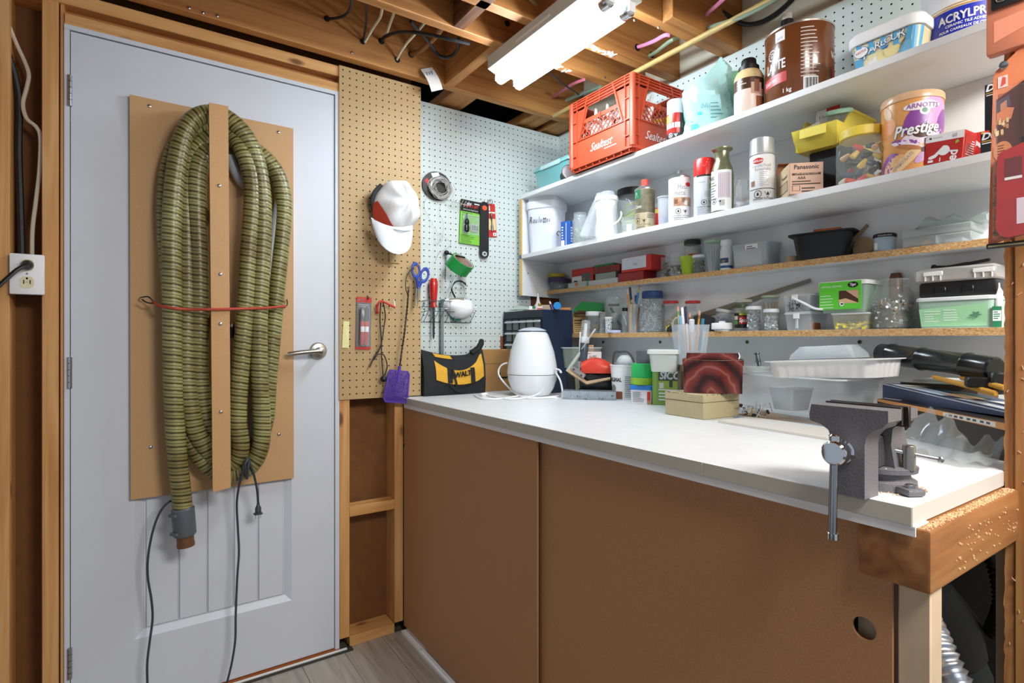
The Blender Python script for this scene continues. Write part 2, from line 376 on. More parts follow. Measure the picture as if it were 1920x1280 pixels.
# ============================================================ PEGBOARDS (real holes at one inch)
def pegboard(w, h, m, hole_m, ox=.013, oz=.013, pitch=.0254, R=.0029, th=.006, skip=()):
    b = MB(); nx = int((w-ox)/pitch+1e-6)+1; nz = int((h-oz)/pitch+1e-6)+1
    xs = [0]+[ox+pitch*(i+.5) for i in range(nx-1)]+[w]; zs = [0]+[oz+pitch*(j+.5) for j in range(nz-1)]+[h]
    V = []; F = []; V2 = []; F2 = []
    for i in range(nx):
        for j in range(nz):
            a0, a1, b0, b1 = xs[i], xs[i+1], zs[j], zs[j+1]; cx, cz = ox+pitch*i, oz+pitch*j
            out = [(a1, (b0+b1)/2), (a1, b1), ((a0+a1)/2, b1), (a0, b1), (a0, (b0+b1)/2), (a0, b0), ((a0+a1)/2, b0), (a1, b0)]
            n = len(V); V += [(p[0], 0, p[1]) for p in out]+[(cx+R*math.cos(k*PI/4), 0, cz+R*math.sin(k*PI/4)) for k in range(8)]
            F += [(n+k, n+8+k, n+8+(k+1) % 8, n+(k+1) % 8) for k in range(8)]
            n2 = len(V2); V2 += [(cx+R*math.cos(k*PI/4), y, cz+R*math.sin(k*PI/4)) for y in (0, th*.9) for k in range(8)]
            F2 += [(n2+k, n2+8+k, n2+8+(k+1) % 8, n2+(k+1) % 8) for k in range(8)]
    b.add(V, F, m); b.add(V2, F2, hole_m)
    b.box(0, w, th*.9, th, 0, h, hole_m)
    for x0, x1, z0, z1 in ((-.0006, 0, 0, h), (w, w+.0006, 0, h), (0, w, -.0006, 0), (0, w, h, h+.0006)): b.box(x0, x1, 0, th, z0, z1, m)
    return b
hole = mat('#150e08', .9)  # near black on hole walls and board back stands in for shade
tp = pegboard(.3235, 1.226, PEGTAN, hole, oz=.019).build('pegboard'); tp.location = (.6155, YA-.007, .920)
tag(tp, 'tan hardboard pegboard with a white cap hanging on it, beside the door', 'pegboard')
wp = pegboard(.8065, .786, PEGWHITE, hole, ox=.018, oz=.0063).build('pegboard'); wp.location = (.9395, YP-.006, 1.362)
wm = pegboard(.627, .2035, PEGWHITE, hole, ox=.018, oz=.0099).build('board_section', wp); wm.location = (0, 0, -.204)
tag(wp, 'large pale painted pegboard behind the hanging green tape roll', 'pegboard')
wl = pegboard(.4535, .245, PEGWHITE, hole, ox=.018, oz=.02).build('pegboard'); wl.location = (.9395, YP-.006, .911)
tag(wl, 'low painted pegboard strip behind the black and yellow tool bag', 'pegboard')
rp = pegboard(1.82, .34, PEGWHITE, hole, ox=.018).build('pegboard'); rp.location = (XB, YP-.008, ZP-.34); rp.rotation_euler = (0, 0, -PI/2)
tag(rp, 'painted pegboard strip on the right wall above the top shelf', 'pegboard')
bx('wood_edging', wl, .4538, .4715, -.004, .006, 0, .245, mat('#8a4f2c', .8))

# ============================================================ SHELVING
XF = 1.47; S1 = (1.789, 1.807); S2 = (1.5135, 1.5315); S3 = (1.360, 1.378); S4 = (1.150, 1.169); X3 = 1.650; X4 = 1.630; YR = .345
su = thing('shelf_unit', 'white wall shelves holding cans, jars and tubs above the bench', 'shelving', (XF, 1.2, 1.15))
iv = Matrix.Translation((-XF, -1.2, -1.15))
def shelf(z, xf, yl, yl_back, front, mm, name='shelf'):
    b = MB(iv); t = .0015
    pts = [(xf, YR), (XB-.001, YR), (XB-.001, yl_back), (xf, yl)]
    b.stack([(pts, z[0]), (pts, z[1])], mm)
    fp = [(xf-t, YR), (xf, YR), (xf, yl), (xf-t, yl)]
    b.stack([(fp, z[0]+.0004), (fp, z[1]-.0002)], front)
    return b.build(name, su)
shelf(S1, XF, 2.094, 2.158, WHITE, WHITE); shelf(S2, XF, 2.094, 2.158, WHITE, WHITE)
shelf(S3, X3, 2.136, 2.154, CHIP, WHITE); shelf(S4, X4, 1.923, 1.923, CHIP, WHITE)
b = MB(iv)
ep = [(1.473, 2.092), (1.741, 2.157), (1.741, 2.162), (1.470, 2.108)]
b.stack([(ep, 1.345), (ep, S2[0]-.0005)], WHITE); b.stack([(ep, S2[1]+.0005), (ep, S1[0]-.0005)], WHITE)
fe = [(1.4695, 2.093), (1.4733, 2.0922), (1.4703, 2.109), (1.4665, 2.109)]
b.stack([(fe, 1.345), (fe, S2[0]-.0005)], mat('#cfb070', .7)); b.stack([(fe, S2[1]+.0005), (fe, S1[0]-.0005)], mat('#cfb070', .7))
b.build('end_panel', su)
MB(iv).box(1.7405, XB+.010, YR, 2.156, .9153, S1[0]-.0005, WHITE).build('back_panel', su)
scm = mat('#8a8880', .35, .9)
for u in (1131, 1238, 1401, 1612):
    p = pX(u, 641, 1.7403); q = MB(iv).at(0, 0, 0); q.M = iv @ Matrix.Translation(p) @ Matrix.Rotation(-PI/2, 4, 'Y')
    q.lathe([(.0065, -.0002), (.0062, .0016), (.004, .0026)], scm, 14, (True, False)); q.lathe([(.004, .0026), (.0012, .0012)], mat('#3c3a36', .5, .5), 14); q.build('screw', su)
p = MB(iv); p.M = iv @ Matrix.Translation((1.51, 2.0995, 1.45)); p.sphere((0, 0, 0), .004, scm, 8, sy=.4); p.build('screw', su)

# ============================================================ WORKBENCH
XC = .865; CT = .915; YE = .318
LAMW = WHITE2
bw = MB(); bw.rbox(XC, 1.739, YE, 1.995, CT-.026, CT, .0012, LAMW, 1)
wt = bw.build('worktop'); tag(wt, 'white laminate worktop cluttered along its back', 'worktop')
bw = MB(); bw.rbox(XC+.001, 1.739, 1.995, 2.155, CT-.026, CT, .0012, LAMW, 1); bw.build('filler_strip', wt)
bx('edge_band', wt, XC-.0012, XC, YE, .649, CT-.0255, CT-.001, mat('#c9c5b8', .6)); bx('edge_band', wt, XC-.0012, XC, .652, 2.04, CT-.0255, CT-.001, mat('#c9c5b8', .6))
bx('end_band', wt, XC, 1.25, YE-.001, YE, CT-.0255, CT-.001, mat('#cfcbc4', .6))
tr = MB()
for z0, z1, x1 in ((CT-.0285, CT-.0262, XC+.045), ): tr.box(XC, x1, YE-.004, 2.035, z0, z1, PWHITE)
for k in range(3): tr.box(XC+.001+k*.016, XC+.0035+k*.016, YE-.004, 2.035, CT-.040, CT-.0285, PWHITE)
tr.build('sliding_track', wt)
cab = thing('bench_cabinet', 'brown hardboard bench cabinet with two sliding doors under the white worktop', 'cabinet', (XC, 1.2, 0))
ic = Matrix.Translation((-XC, -1.2, 0))
def slab(y0, y1, x, hole_at=None, hr=.0, name='sliding_door'):
    # door sheet with a real finger hole
    b = MB(ic); z0, z1 = .022, CT-.034; t = .005
    if hole_at:
        hy, hz = hole_at; n = 24
        out = [];
        for k in range(n):
            a = 2*PI*k/n; c, s = math.cos(a), math.sin(a)
            q = min(((y1-hy)/c if c > 1e-6 else (y0-hy)/c if c < -1e-6 else 1e9), ((z1-hz)/s if s > 1e-6 else (z0-hz)/s if s < -1e-6 else 1e9))
            out.append((hy+c*q, hz+s*q))
        # include exact corners
        cor = [(y0, z0), (y1, z0), (y1, z1), (y0, z1)]
        for cy, cz in cor:
            i = min(range(n), key=lambda i: (out[i][0]-cy)**2+(out[i][1]-cz)**2); out[i] = (cy, cz)
        inn = [(hy+hr*math.cos(2*PI*k/n), hz+hr*math.sin(2*PI*k/n)) for k in range(n)]
        b.loft([[(x, p[0], p[1]) for p in out], [(x, p[0], p[1]) for p in inn], [(x+t, p[0], p[1]) for p in inn], [(x+t, p[0], p[1]) for p in out]], MDF_DOOR, closed=True)
    else: b.box(x, x+t, y0, y1, z0, z1, MDF_DOOR)
    return b.build(name, cab)
pl = pX(756, 834, XC+.004); pr = pX(1620, 1178, XC+.020)
yl = pX(1007, 1000, XC+.004).y
slab(yl, 2.042, XC+.004, (pl.y, pl.z), .012)
slab(.349, yl+.05, XC+.020, (pr.y, pr.z), .0165)
b = MB(ic); b.box(XC-.012, XC+.045, .345, 2.03, 0, .010, PWHITE)
for k in range(3): b.box(XC-.006+k*.017, XC-.003+k*.017, .345, 1.86 if k == 0 else 2.03, .010, .022, PWHITE)
b.build('floor_track', cab)
b = MB(ic); b.rbox(XC+.006, 1.30, .298, .388, .801, CT-.0290, .004, BEAMX, 2); b.build('beam', cab)
# front leg under the beam
leg = mat('#cdb79a', .7, noise=.08, nscale=20)
b = MB(ic); b.rbox(XC+.027, XC+.065, .305, .345, .012, .80, .002, leg, 1); b.build('leg', cab)
b = MB(ic); b.box(1.30, 1.338, .305, .345, .0, .80, leg); b.build('leg', cab)
b = MB(ic); b.box(1.70, 1.71, .35, 2.04, .02, .87, DARK); b.box(XC+.05, 1.70, 2.03, 2.04, .02, .87, DARK); b.build('cabinet_back', cab)  # back panels coloured near black for the shade inside the cabinet
b = MB(ic); b.box(XC+.045, XC+.085, pr.y-.05, pr.y+.019, .05, .80, leg); b.build('leg', cab)
saw = MB(ic); rr = random.Random(5); sm = mat('#d9b58c', .9)
for i in range(520):
    x = rr.uniform(XC+.01, 1.235); saw.M = ic @ Matrix.Translation((x, rr.uniform(.301, .315), CT-.029)) @ Matrix.Rotation(rr.uniform(0, 3), 4, 'Z')
    s_ = rr.uniform(.0008, .0026); saw.stack([(rrect(s_*2, s_, s_*.3, 1), 0), (rrect(s_*.7, s_*.4, s_*.1, 1), rr.uniform(.0006, .002))], sm)
for i in range(70):
    p = (rr.uniform(.95, 1.28), .2975, rr.uniform(.81, .87)); saw.M = ic @ Matrix.Translation(p); a = rr.uniform(.0008, .0022); saw.sphere((0, 0, 0), a, sm, 6)
so = saw.build('sawdust', cab, kind='stuff')
# post at the right end of the bench
ps = thing('post', 'rough wooden post at the right end of the bench', 'post', (1.24, .27, 0))
ip = Matrix.Translation((-1.24, -.27, 0))
MB(ip).rbox(1.236, 1.325, .19, .3035, 0, 2.157, .002, wood('post_wood', [(.3, '#95602f'), (.5, '#b07a44'), (.75, '#c29158')], 'z'), 1).build('stud', ps)
b = MB(ip); rr = random.Random(9); rough_m = wood('rough_edge', [(.3, '#54301a'), (.5, '#8a5a30'), (.75, '#b98a54')], 'z', rough=.9)
N = 220; A = []; Bq = []
for i in range(N+1):
    z = i*2.157/N; A.append((1.236+rr.uniform(-.0016, .0008), .3165+rr.uniform(-.0012, .0012), z)); Bq.append((1.240+rr.uniform(-.001, .001), .3040, z))
b.add(A+Bq+[(1.30, .3165, 0), (1.30, .3165, 2.157)], [(i, i+1, N+2+i, N+1+i) for i in range(N)], rough_m); b.box(1.241, 1.32, .304, .3155, 0, 2.157, rough_m)
b.build('sheathing', ps)
sl = MB(ip)
for i in range(60):
    z = rr.uniform(.3, 1.5); sl.M = ip @ Matrix.Translation((1.2355, rr.uniform(.25, .315), z)) @ Matrix.Rotation(rr.uniform(-1, 1), 4, 'X'); sl.box(-.0012, .0003, -.0005, .0005, -rr.uniform(.001, .005), .002, sm)
sl.build('splinter', ps, kind='stuff')
# ---- fluorescent fixture
fx0, fx1, fy0, fy1 = 1.045, 1.205, 1.115, 1.70
fi = thing('ceiling_light', 'twin tube fluorescent light fixed under the open joists', 'light', ((fx0+fx1)/2, (fy0+fy1)/2, 2.158))
fe_ = Matrix.Translation((-(fx0+fx1)/2, -(fy0+fy1)/2, -2.158))
gm = mat('#c9cdc6', .4)
b = MB(fe_); b.stack([([(fx0, fy0), (fx1, fy0), (fx1, fy1), (fx0, fy1)], 2.1575), ([(fx0, fy0), (fx1, fy0), (fx1, fy1), (fx0, fy1)], 2.112), ([(fx0+.03, fy0), (fx1-.03, fy0), (fx1-.03, fy1), (fx0+.03, fy1)], 2.102)], gm)
b.build('housing', fi)
TUBE = mat('#e6f3ff', .4, emit=TUBE_STRENGTH, name='lit_tube')
cap = mat('#d5d8da', .2, 1.0)
for cx in (fx0+.045, fx1-.035):
    b = MB(fe_ @ Matrix.Translation((cx, 0, 2.083)) @ Matrix.Rotation(-PI/2, 4, 'X'))
    b.lathe([(.010, fy0+.032), (.0185, fy0+.040), (.0185, fy1-.012), (.012, fy1-.003)], TUBE, 20); t = b.build('tube', fi)
    b = MB(fe_ @ Matrix.Translation((cx, 0, 2.083)) @ Matrix.Rotation(-PI/2, 4, 'X')); b.lathe([(.0175, fy0+.012), (.0188, fy0+.014), (.0188, fy0+.04), (.017, fy0+.041)], cap, 20); b.build('tube_cap', fi)
    b = MB(fe_); b.box(cx-.012, cx+.012, fy0+.002, fy0+.013, 2.075, 2.112, PWHITE); b.build('socket', fi); b = MB(fe_); b.box(cx-.012, cx+.012, fy1-.006, fy1+.004, 2.08, 2.112, PWHITE); b.build('socket', fi)
b = MB(fe_); b.box(fx0-.001, fx0, 1.34, 1.52, 2.128, 2.135, WHITE); b.build('vent_slot', fi)
# ============================================================ helpers that lay things out on the two walls
def diag(a, b, c): return Matrix.Diagonal((a, b, c, 1))
def tA(name, label, cat, u, v, Y, group=None, rz=0, ry=0, rx=0):
    d = ray(u).y and Y/ray(u).y; e = thing(name, label, cat, pY(u, v, Y), rz, group, rx, ry)
    return e, diag(d*d/(FPX*Y), d/FPX, d/FPX)
def tB(name, label, cat, u, v, X, group=None, rz=0, ry=0, rx=0):
    d = X/ray(u).x; e = thing(name, label, cat, pX(u, v, X), -PI/2+rz, group, rx, ry)
    return e, diag(d*d/(FPX*X), d/FPX, d/FPX)
def tC(name, label, cat, u, X, z, group=None, rz=0, Y=None, rx=0, ry=0):     # upright thing turned to the room, standing at height z
    if Y is None: d = X/ray(u).x; y = ray(u).y*d
    else: d = Y/ray(u).y; y = Y; X = ray(u).x*d
    e = thing(name, label, cat, (X, y, z), face(X, y)+rz, group, rx, ry); k = d/FPX
    return e, diag(k, k, k)
def local(e, S=None):                      # matrix taking world points into a thing's own frame
    return (Matrix.Translation(e.location) @ e.rotation_euler.to_matrix().to_4x4()).inverted()

# ============================================================ ON THE DOOR: hose rack and hose
YB = 2.034
rk = thing('hose_rack', 'brown hardboard hose rack with an upright slat screwed to the white door', 'rack', (.22, 2.04, 1.27))
ir = Matrix.Translation((-.22, -2.04, -1.27))
c = [pY(243, 177, YB), pY(550, 241, YB), pY(551, 896, YB), pY(245, 937, YB)]
b = MB(ir); b.loft([[(p.x, YB, p.z) for p in c], [(p.x, 2.048, p.z) for p in c]], mat('#c49c6c', .6, noise=.05, nscale=300, name='rack_board')); b.build('board', rk)
YS = 1.915
c = [pY(392, 192, YS), pY(428, 199, YS), pY(433, 914, YS), pY(399, 923, YS)]
b = MB(ir); b.loft([[(p.x, YS, p.z) for p in c], [(p.x, YS+.013, p.z) for p in c]], mat('#c89b68', .6, noise=.05, nscale=300, name='rack_slat')); b.build('slat', rk)
for v in (395, 600, 770):
    p = pY(412, v, YS+.013); b = MB(ir); b.box(p.x-.012, p.x+.012, YS+.0132, YB-.0002, p.z-.02, p.z+.02, WZ); b.build('spacer', rk)
for u, v, y in ((280, 199, YB), (522, 248, YB), (282, 838, YB), (523, 814, YB), (411, 348, YS), (413, 514, YS), (413, 607, YS), (414, 772, YS)):
    p = pY(u, v, y); b = MB(ir); b.M = ir @ Matrix.Translation(p) @ Matrix.Rotation(PI/2, 4, 'X')
    b.lathe([(.0055, -.0003), (.0052, .0015), (.003, .003)], STEEL, 12); b.build('screw', rk)
FR, BK = 1.962, 2.000
path = [(343, 958, FR), (340, 925, FR), (333, 860, FR), (327, 780, FR), (324, 680, FR), (323, 560, FR), (322, 450, FR), (325, 370, FR), (333, 300, FR), (346, 250, FR), (368, 221, FR+.005), (400, 213, FR+.012), (432, 226, FR+.005),
        (461, 256, FR), (480, 300, FR), (491, 360, FR), (493, 430, FR), (489, 520, FR), (485, 620, FR), (487, 720, FR), (491, 790, FR), (488, 838, FR), (470, 873, FR+.005), (435, 889, FR+.02), (400, 880, BK-.01),
        (368, 845, BK-.005), (347, 800, BK), (333, 720, BK), (327, 620, BK), (318, 500, BK), (312, 400, BK), (318, 320, BK), (338, 265, BK), (372, 240, BK), (405, 238, BK), (435, 250, BK-.01),
        (456, 283, FR+.006), (471, 330, FR), (473, 390, FR), (467, 470, FR), (462, 560, FR), (455, 650, FR), (448, 730, FR), (446, 790, FR), (451, 835, FR), (444, 865, FR+.012), (420, 872, FR+.026),
        (392, 848, FR+.02), (368, 808, FR+.014), (355, 750, FR+.01), (350, 670, FR+.012), (352, 560, FR+.014), (351, 450, FR+.016), (350, 370, FR+.02), (357, 305, FR+.022), (375, 272, FR+.026), (405, 258, FR+.035), (450, 268, BK+.004),
        (492, 293, BK+.002), (521, 330, BK), (532, 380, BK), (529, 440, BK), (520, 530, BK), (511, 630, BK), (503, 720, BK), (497, 790, BK+.004), (475, 845, BK+.004), (440, 850, BK+.004), (405, 815, BK-.002),
        (385, 770, FR+.024), (373, 700, FR+.018), (374, 600, FR+.012), (373, 500, FR+.008), (370, 400, FR+.006), (370, 330, FR+.006), (379, 293, FR+.012), (397, 284, FR+.02), (412, 300, FR+.03)]
vh = thing('vacuum_hose', 'long olive ribbed vacuum hose looped in coils on the brown rack', 'hose', pY(343, 958, FR))
ih = local(vh)
P = spline([pY(*p) for p in path], 8)
# resample evenly, rib by rib
acc = [0]
for i in range(1, len(P)): acc.append(acc[-1]+(P[i]-P[i-1]).length)
L = acc[-1]; pitch = .0212; K = 8; nr = int(L/pitch*K); Q = []; j = 0
for i in range(nr+1):
    s_ = L*i/nr
    while j < len(acc)-2 and acc[j+1] < s_: j += 1
    t = (s_-acc[j])/max(1e-9, acc[j+1]-acc[j]); Q.append(P[j].lerp(P[j+1], t))
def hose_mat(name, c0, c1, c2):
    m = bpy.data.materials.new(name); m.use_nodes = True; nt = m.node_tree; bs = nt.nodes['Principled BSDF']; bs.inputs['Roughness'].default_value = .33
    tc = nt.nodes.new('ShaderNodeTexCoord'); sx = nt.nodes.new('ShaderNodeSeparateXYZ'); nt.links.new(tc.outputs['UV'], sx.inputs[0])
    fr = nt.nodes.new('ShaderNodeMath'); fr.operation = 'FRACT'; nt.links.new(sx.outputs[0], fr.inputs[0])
    r = ramp(nt, [(0, c0), (.045, c0), (.11, c1), (.38, c2), (.47, '#6a6538'), (.53, '#6a6538'), (.62, c2), (.89, c1), (.955, c0)]); nt.links.new(fr.outputs[0], r.inputs[0])  # groove shade and rib highlights are put into this ramp
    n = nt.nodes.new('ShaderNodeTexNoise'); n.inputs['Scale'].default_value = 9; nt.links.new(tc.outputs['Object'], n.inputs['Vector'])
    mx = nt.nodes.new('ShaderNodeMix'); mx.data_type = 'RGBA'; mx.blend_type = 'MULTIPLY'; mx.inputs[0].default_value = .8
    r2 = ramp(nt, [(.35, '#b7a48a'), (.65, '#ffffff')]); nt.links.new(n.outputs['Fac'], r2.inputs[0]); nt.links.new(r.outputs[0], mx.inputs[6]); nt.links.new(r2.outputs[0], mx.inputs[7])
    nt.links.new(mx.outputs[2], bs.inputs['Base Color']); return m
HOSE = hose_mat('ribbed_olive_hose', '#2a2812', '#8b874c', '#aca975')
R0, R1 = .0258, .0278
b = MB(); NS = 14; rings = []; N_ = None; uvs = []
def hose_r(ph): ph %= 1; return 1-math.exp(-((min(ph, 1-ph))/.075)**2)-.35*math.exp(-((ph-.5)/.06)**2)
for i, p in enumerate(Q):
    t = (Q[min(i+4, nr)]-Q[max(i-4, 0)]).normalized()
    if N_ is None: N_ = Vector((0, 1, 0))
    N_ = (N_-t*N_.dot(t)).normalized(); B_ = t.cross(N_); rads = [R0+(R1-R0)*hose_r(i/K+k/NS) for k in range(NS)]
    rings.append([ih @ (p+(N_*math.cos(2*PI*k/NS)+B_*math.sin(2*PI*k/NS))*rads[k]) for k in range(NS)]); uvs += [(i/K+k/NS, k/NS) for k in range(NS)]
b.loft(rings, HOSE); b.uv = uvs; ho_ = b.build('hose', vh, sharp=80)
grey = mat('#5d646b', .4)
ax = (Q[0]-Q[14]).normalized(); q = ax.to_track_quat('Z', 'Y').to_matrix().to_4x4()
b = MB(q); b.lathe([(.0285, -.012), (.0315, -.008), (.0315, .070), (.029, .074)], grey, 24)
for z, a in ((.004, -1.2), (.060, -1.2)):
    b.M = q @ Matrix.Rotation(-PI/2-.55, 4, 'Z') @ Matrix.Translation((.032, 0, z)); b.rbox(-.003, .006, -.016, .016, -.005, .005, .003, grey, 2)
b.build('cuff', vh)
b = MB(q); b.lathe([(.0235, .07), (.0235, .098), (.0245, .098), (.0245, .108), (.021, .108), (.021, .08)], mat('#6b4a2e', .45), 24); b.build('hose_end', vh)
# curved wand behind the coils
wd = thing('vacuum_wand', 'pale grey curved vacuum wand tucked behind the hose coils', 'tube', pY(520, 330, 2.006)); iw = local(wd)
b = MB(iw); b.tube([pY(u, v, y) for u, v, y in ((430, 292, 2.012), (440, 318, 2.010), (458, 345, 2.008), (480, 345, 2.006), (498, 322, 2.004), (512, 322, 2.004), (522, 345, 2.004), (524, 375, 2.004), (516, 420, 2.004), (508, 480, 2.006), (502, 560, 2.008), (494, 660, 2.012), (482, 760, 2.014), (474, 832, 2.014))],
    [.017]*20+[.0155]*70, mat('#a9b0b8', .35), 14, smooth=6); b.build('tube', wd)
b = MB(iw); b.tube([pY(474, 824, 2.014), pY(472, 842, 2.014)], .0185, mat('#39434d', .4), 14); b.build('tip', wd)
b = MB(iw); p = pY(435, 622, 2.008); b.at(p.x, p.y, p.z); b.M = iw @ b.M; b.lathe([(.012, -.02), (.013, -.004), (.013, .0), (.011, .016)], BLACK, 14); b.lathe([(.0105, .012), (.0105, .026)], STEEL, 14); b.build('latch', wd)
cordm = mat('#3b4148', .5)
def cable(name, label, cat, pts, r, m, k=6, group=None, n=8, caps=None):
    e = thing(name, label, cat, pts[len(pts)//2], 0, group); i = local(e); b = MB(i); b.tube(pts, r, m, n, smooth=k); b.build('sheath' if cat != 'cord' else 'cord', e); return e, i
e, i = cable('power_cord', 'dark grey cord bowing left from the hose cuff down the door', 'cord', [pY(u, v, y) for u, v, y in ((352, 955, 1.99), (340, 940, 1.985), (322, 938, 1.985), (303, 955, 1.985), (288, 990, 1.985), (278, 1040, 1.985), (277, 1080, 1.985), (284, 1125, 1.985), (286, 1160, 1.99), (281, 1200, 1.99), (276, 1245, 1.99), (277, 1300, 1.99))], .0033, cordm)
e, i = cable('power_cord', 'dark grey cord hanging from the hose bottom with its two pin plug', 'cord', [pY(u, v, y) for u, v, y in ((484, 945, 1.985), (482, 918, 1.965), (476, 890, 1.945), (468, 868, 1.93), (465, 858, 1.93), (462, 862, 1.928), (461, 880, 1.928), (463, 897, 1.93), (465, 880, 1.922), (466, 862, 1.926), (460, 868, 1.922), (455, 885, 1.93), (448, 912, 1.96), (444, 945, 1.985), (446, 990, 1.99), (448, 1035, 1.99), (445, 1080, 1.99), (442, 1150, 1.99), (441, 1200, 1.99), (434, 1245, 1.99), (424, 1285, 1.99))], .0036, cordm)
p = pY(484, 945, 1.985); b = MB(i @ Matrix.Translation(p)); b.lathe([(.004, .006), (.0055, -.004), (.0095, -.012), (.0095, -.028)], cordm, 12); b.rbox(-.014, .014, -.010, .010, -.034, -.028, .003, cordm, 1)
b.box(-.008, -.0065, -.003, .003, -.046, -.034, STEEL); b.box(.0065, .008, -.003, .003, -.046, -.034, STEEL); b.build('plug', e)
# bungee cord across the coils
e = thing('bungee_strap', 'thin red bungee cord stretched across the hose coils', 'cord', pY(420, 579, 1.90)); i = local(e)
b = MB(i); YF = FR-R1-.004
b.tube([pY(u, v, y) for u, v, y in ((287, 566, 1.99), (300, 573, 1.955), (322, 577, YF), (355, 580, YF), (390, 580, 1.909), (436, 579, 1.909), (470, 578, YF), (500, 577, YF), (535, 574, 1.962))], .0042, mat('#b8442e', .6, noise=.35, nscale=500), 8, smooth=5); b.build('elastic', e)
for pts in (((263, 558, 2.03), (267, 557, 2.004), (277, 556, 1.99), (284, 561, 1.985), (288, 568, 1.985), (276, 567, 1.985), (266, 561, 1.99)), ((533, 577, 1.96), (538, 572, 1.97), (539, 566, 1.99), (538, 562, 2.03))):
    b = MB(i); b.tube([pY(*q) for q in pts], .002, BLACK, 8, smooth=4); b.build('hook', e)
# ---- outlet and cables in the stud bay at far left
e, S = tA('wall_outlet', 'white two socket wall outlet with a black plug in its upper half', 'outlet', 51, 514, 2.03)
b = MB(S); b.rbox(-33, 33, -2, 8, -38, 38, 2.5, PWHITE, 2); b.build('cover_plate', e)
b = MB(S); b.rbox(-28, 28, 8, 70, -36, 36, 2, mat('#3a5b7d', .6), 1); b.build('box', e)
iv_ = mat('#e3dcb6', .5)
for z in (17, -15):
    b = MB(S @ Matrix.Translation((0, -2, z)) @ Matrix.Rotation(PI/2, 4, 'X')); b.stack([([(x, y) for x, y in rrect(27, 22, 9, 4)], -.5), (rrect(27, 22, 9, 4), .8)], iv_); o = b.build('socket', e)
    b = MB(S @ Matrix.Translation((0, -2.9, z)))
    for x in (-6, 6): b.box(x-1, x+1, -.15, .3, -3.5, 4, DARK)
    b.stack([(circ(2, 8), 0)]*1 + [(circ(2, 8), .1)], DARK); b.M = S @ Matrix.Translation((0, -2.9, z+7)) @ Matrix.Rotation(PI/2, 4, 'X'); b.lathe([(2.2, -.2), (2.2, .2)], DARK, 8); b.build('slots', o)
b = MB(S @ Matrix.Translation((0, -2, 1)) @ Matrix.Rotation(PI/2, 4, 'X')); b.lathe([(2.4, 0), (1.8, 1)], STEEL, 10); b.build('screw', e)
e2, i2 = cable('appliance_cord', 'thick black appliance cord plugged into the wall outlet', 'cord', [pY(u, v, y) for u, v, y in ((52, 497, 2.0), (44, 499, 1.985), (30, 507, 1.97), (14, 521, 1.955), (-5, 538, 1.94), (-30, 560, 1.92))], .0055, BLACK)
p = pY(52, 497, 2.025); b = MB(i2 @ Matrix.Translation(p) @ Matrix.Rotation(PI/2, 4, 'X')); b.lathe([(.013, -.0), (.014, .006), (.012, .02), (.007, .03)], BLACK, 14); b.build('plug', e2)
cable('supply_cable', 'white flat supply cable dropping through the stud bay to the outlet', 'cable', [pY(u, v, y) for u, v, y in ((0, -10, 2.06), (10, 30, 2.07), (30, 80, 2.08), (46, 115, 2.09), (54, 140, 2.09), (50, 165, 2.09), (43, 195, 2.09), (50, 222, 2.08), (68, 238, 2.07), (76, 260, 2.065), (74, 320, 2.07), (67, 380, 2.075), (61, 430, 2.075), (60, 490, 2.075))], .0052, mat('#d9cfbd', .5))
cable('supply_cable', 'black armoured supply cable running down beside the left stud', 'cable', [pY(u, v, y) for u, v, y in ((-12, 20, 2.05), (2, 60, 2.06), (18, 110, 2.08), (31, 155, 2.09), (36, 200, 2.10), (35, 280, 2.10), (38, 380, 2.10), (41, 490, 2.09))], .0085, mat('#20242a', .5, noise=.5, nscale=60))
# ============================================================ HANGING ON THE TAN PEGBOARD
YT = YA-.0075
def peg_hook(e, S, x, z, out=14, m=STEEL, r=.9):
    b = MB(S); b.tube([(x, 3, z+6), (x, -1, z+6), (x, -1, z), (x, -out, z-1), (x, -out-2, z+4)], r, m, 6); return b.build('peg_hook', e)
# --- cap
e, S = tA('baseball_cap', 'white baseball cap with a red band, hanging bill down on the tan pegboard', 'cap', 733, 400, YT-.035)
rr = random.Random(2); n = 60; K = 28; pr = MB(S); verts = []; crumple = {}
def dome(th, ph):                     # th around the axis, ph from rim to crown
    r = math.cos(ph); zz = math.sin(ph)
    x = r*math.cos(th)*38; y = r*math.sin(th)*53; d = zz*52
    w_ = 1+.05*math.sin(3*th+4*ph)*math.sin(2*ph)+.035*math.sin(7*th-3*ph)*math.sin(2*ph)
    # crown leans up and to the right
    return (x*w_+5+12*zz, -d*.9*w_, y*w_+6+10*zz)
wm_ = mat('#eff1f3', .75, bump=.5, bscale=60); om = mat('#c8432a', .7)
V = [[dome(2*PI*i/n, PI/2*k/K*.985) for i in range(n)] for k in range(K+1)]
for k in range(K):
    for i in range(n):
        j = (i+1) % n; a = 2*PI*(i+.5)/n
        red = False
        pr.add([V[k][i], V[k][j], V[k+1][j], V[k+1][i]], [(0, 1, 2, 3)], om if red else wm_)
pr.add(V[K], [tuple(range(n))], wm_)
o = pr.build('crown', e, sharp=70)
b = MB(S); NA, NB = 26, 8; V2 = []
for i in range(NA+1):
    a = 3.0+2.15*i/NA; top_ = .60*max(0, math.sin(PI*min(1, (i+3)/(NA+3))))**.7
    for j_ in range(NB+1): q = dome(a, top_*j_/NB); c0_ = (5+12*math.sin(top_*j_/NB), 0, 6); V2.append((c0_[0]+(q[0]-c0_[0])*1.03, q[1]*1.03-1.0, c0_[2]+(q[2]-c0_[2])*1.03))
b.add(V2, [(i*(NB+1)+j_, (i+1)*(NB+1)+j_, (i+1)*(NB+1)+j_+1, i*(NB+1)+j_+1) for i in range(NA) for j_ in range(NB)], om); b.build('front_panel', e)
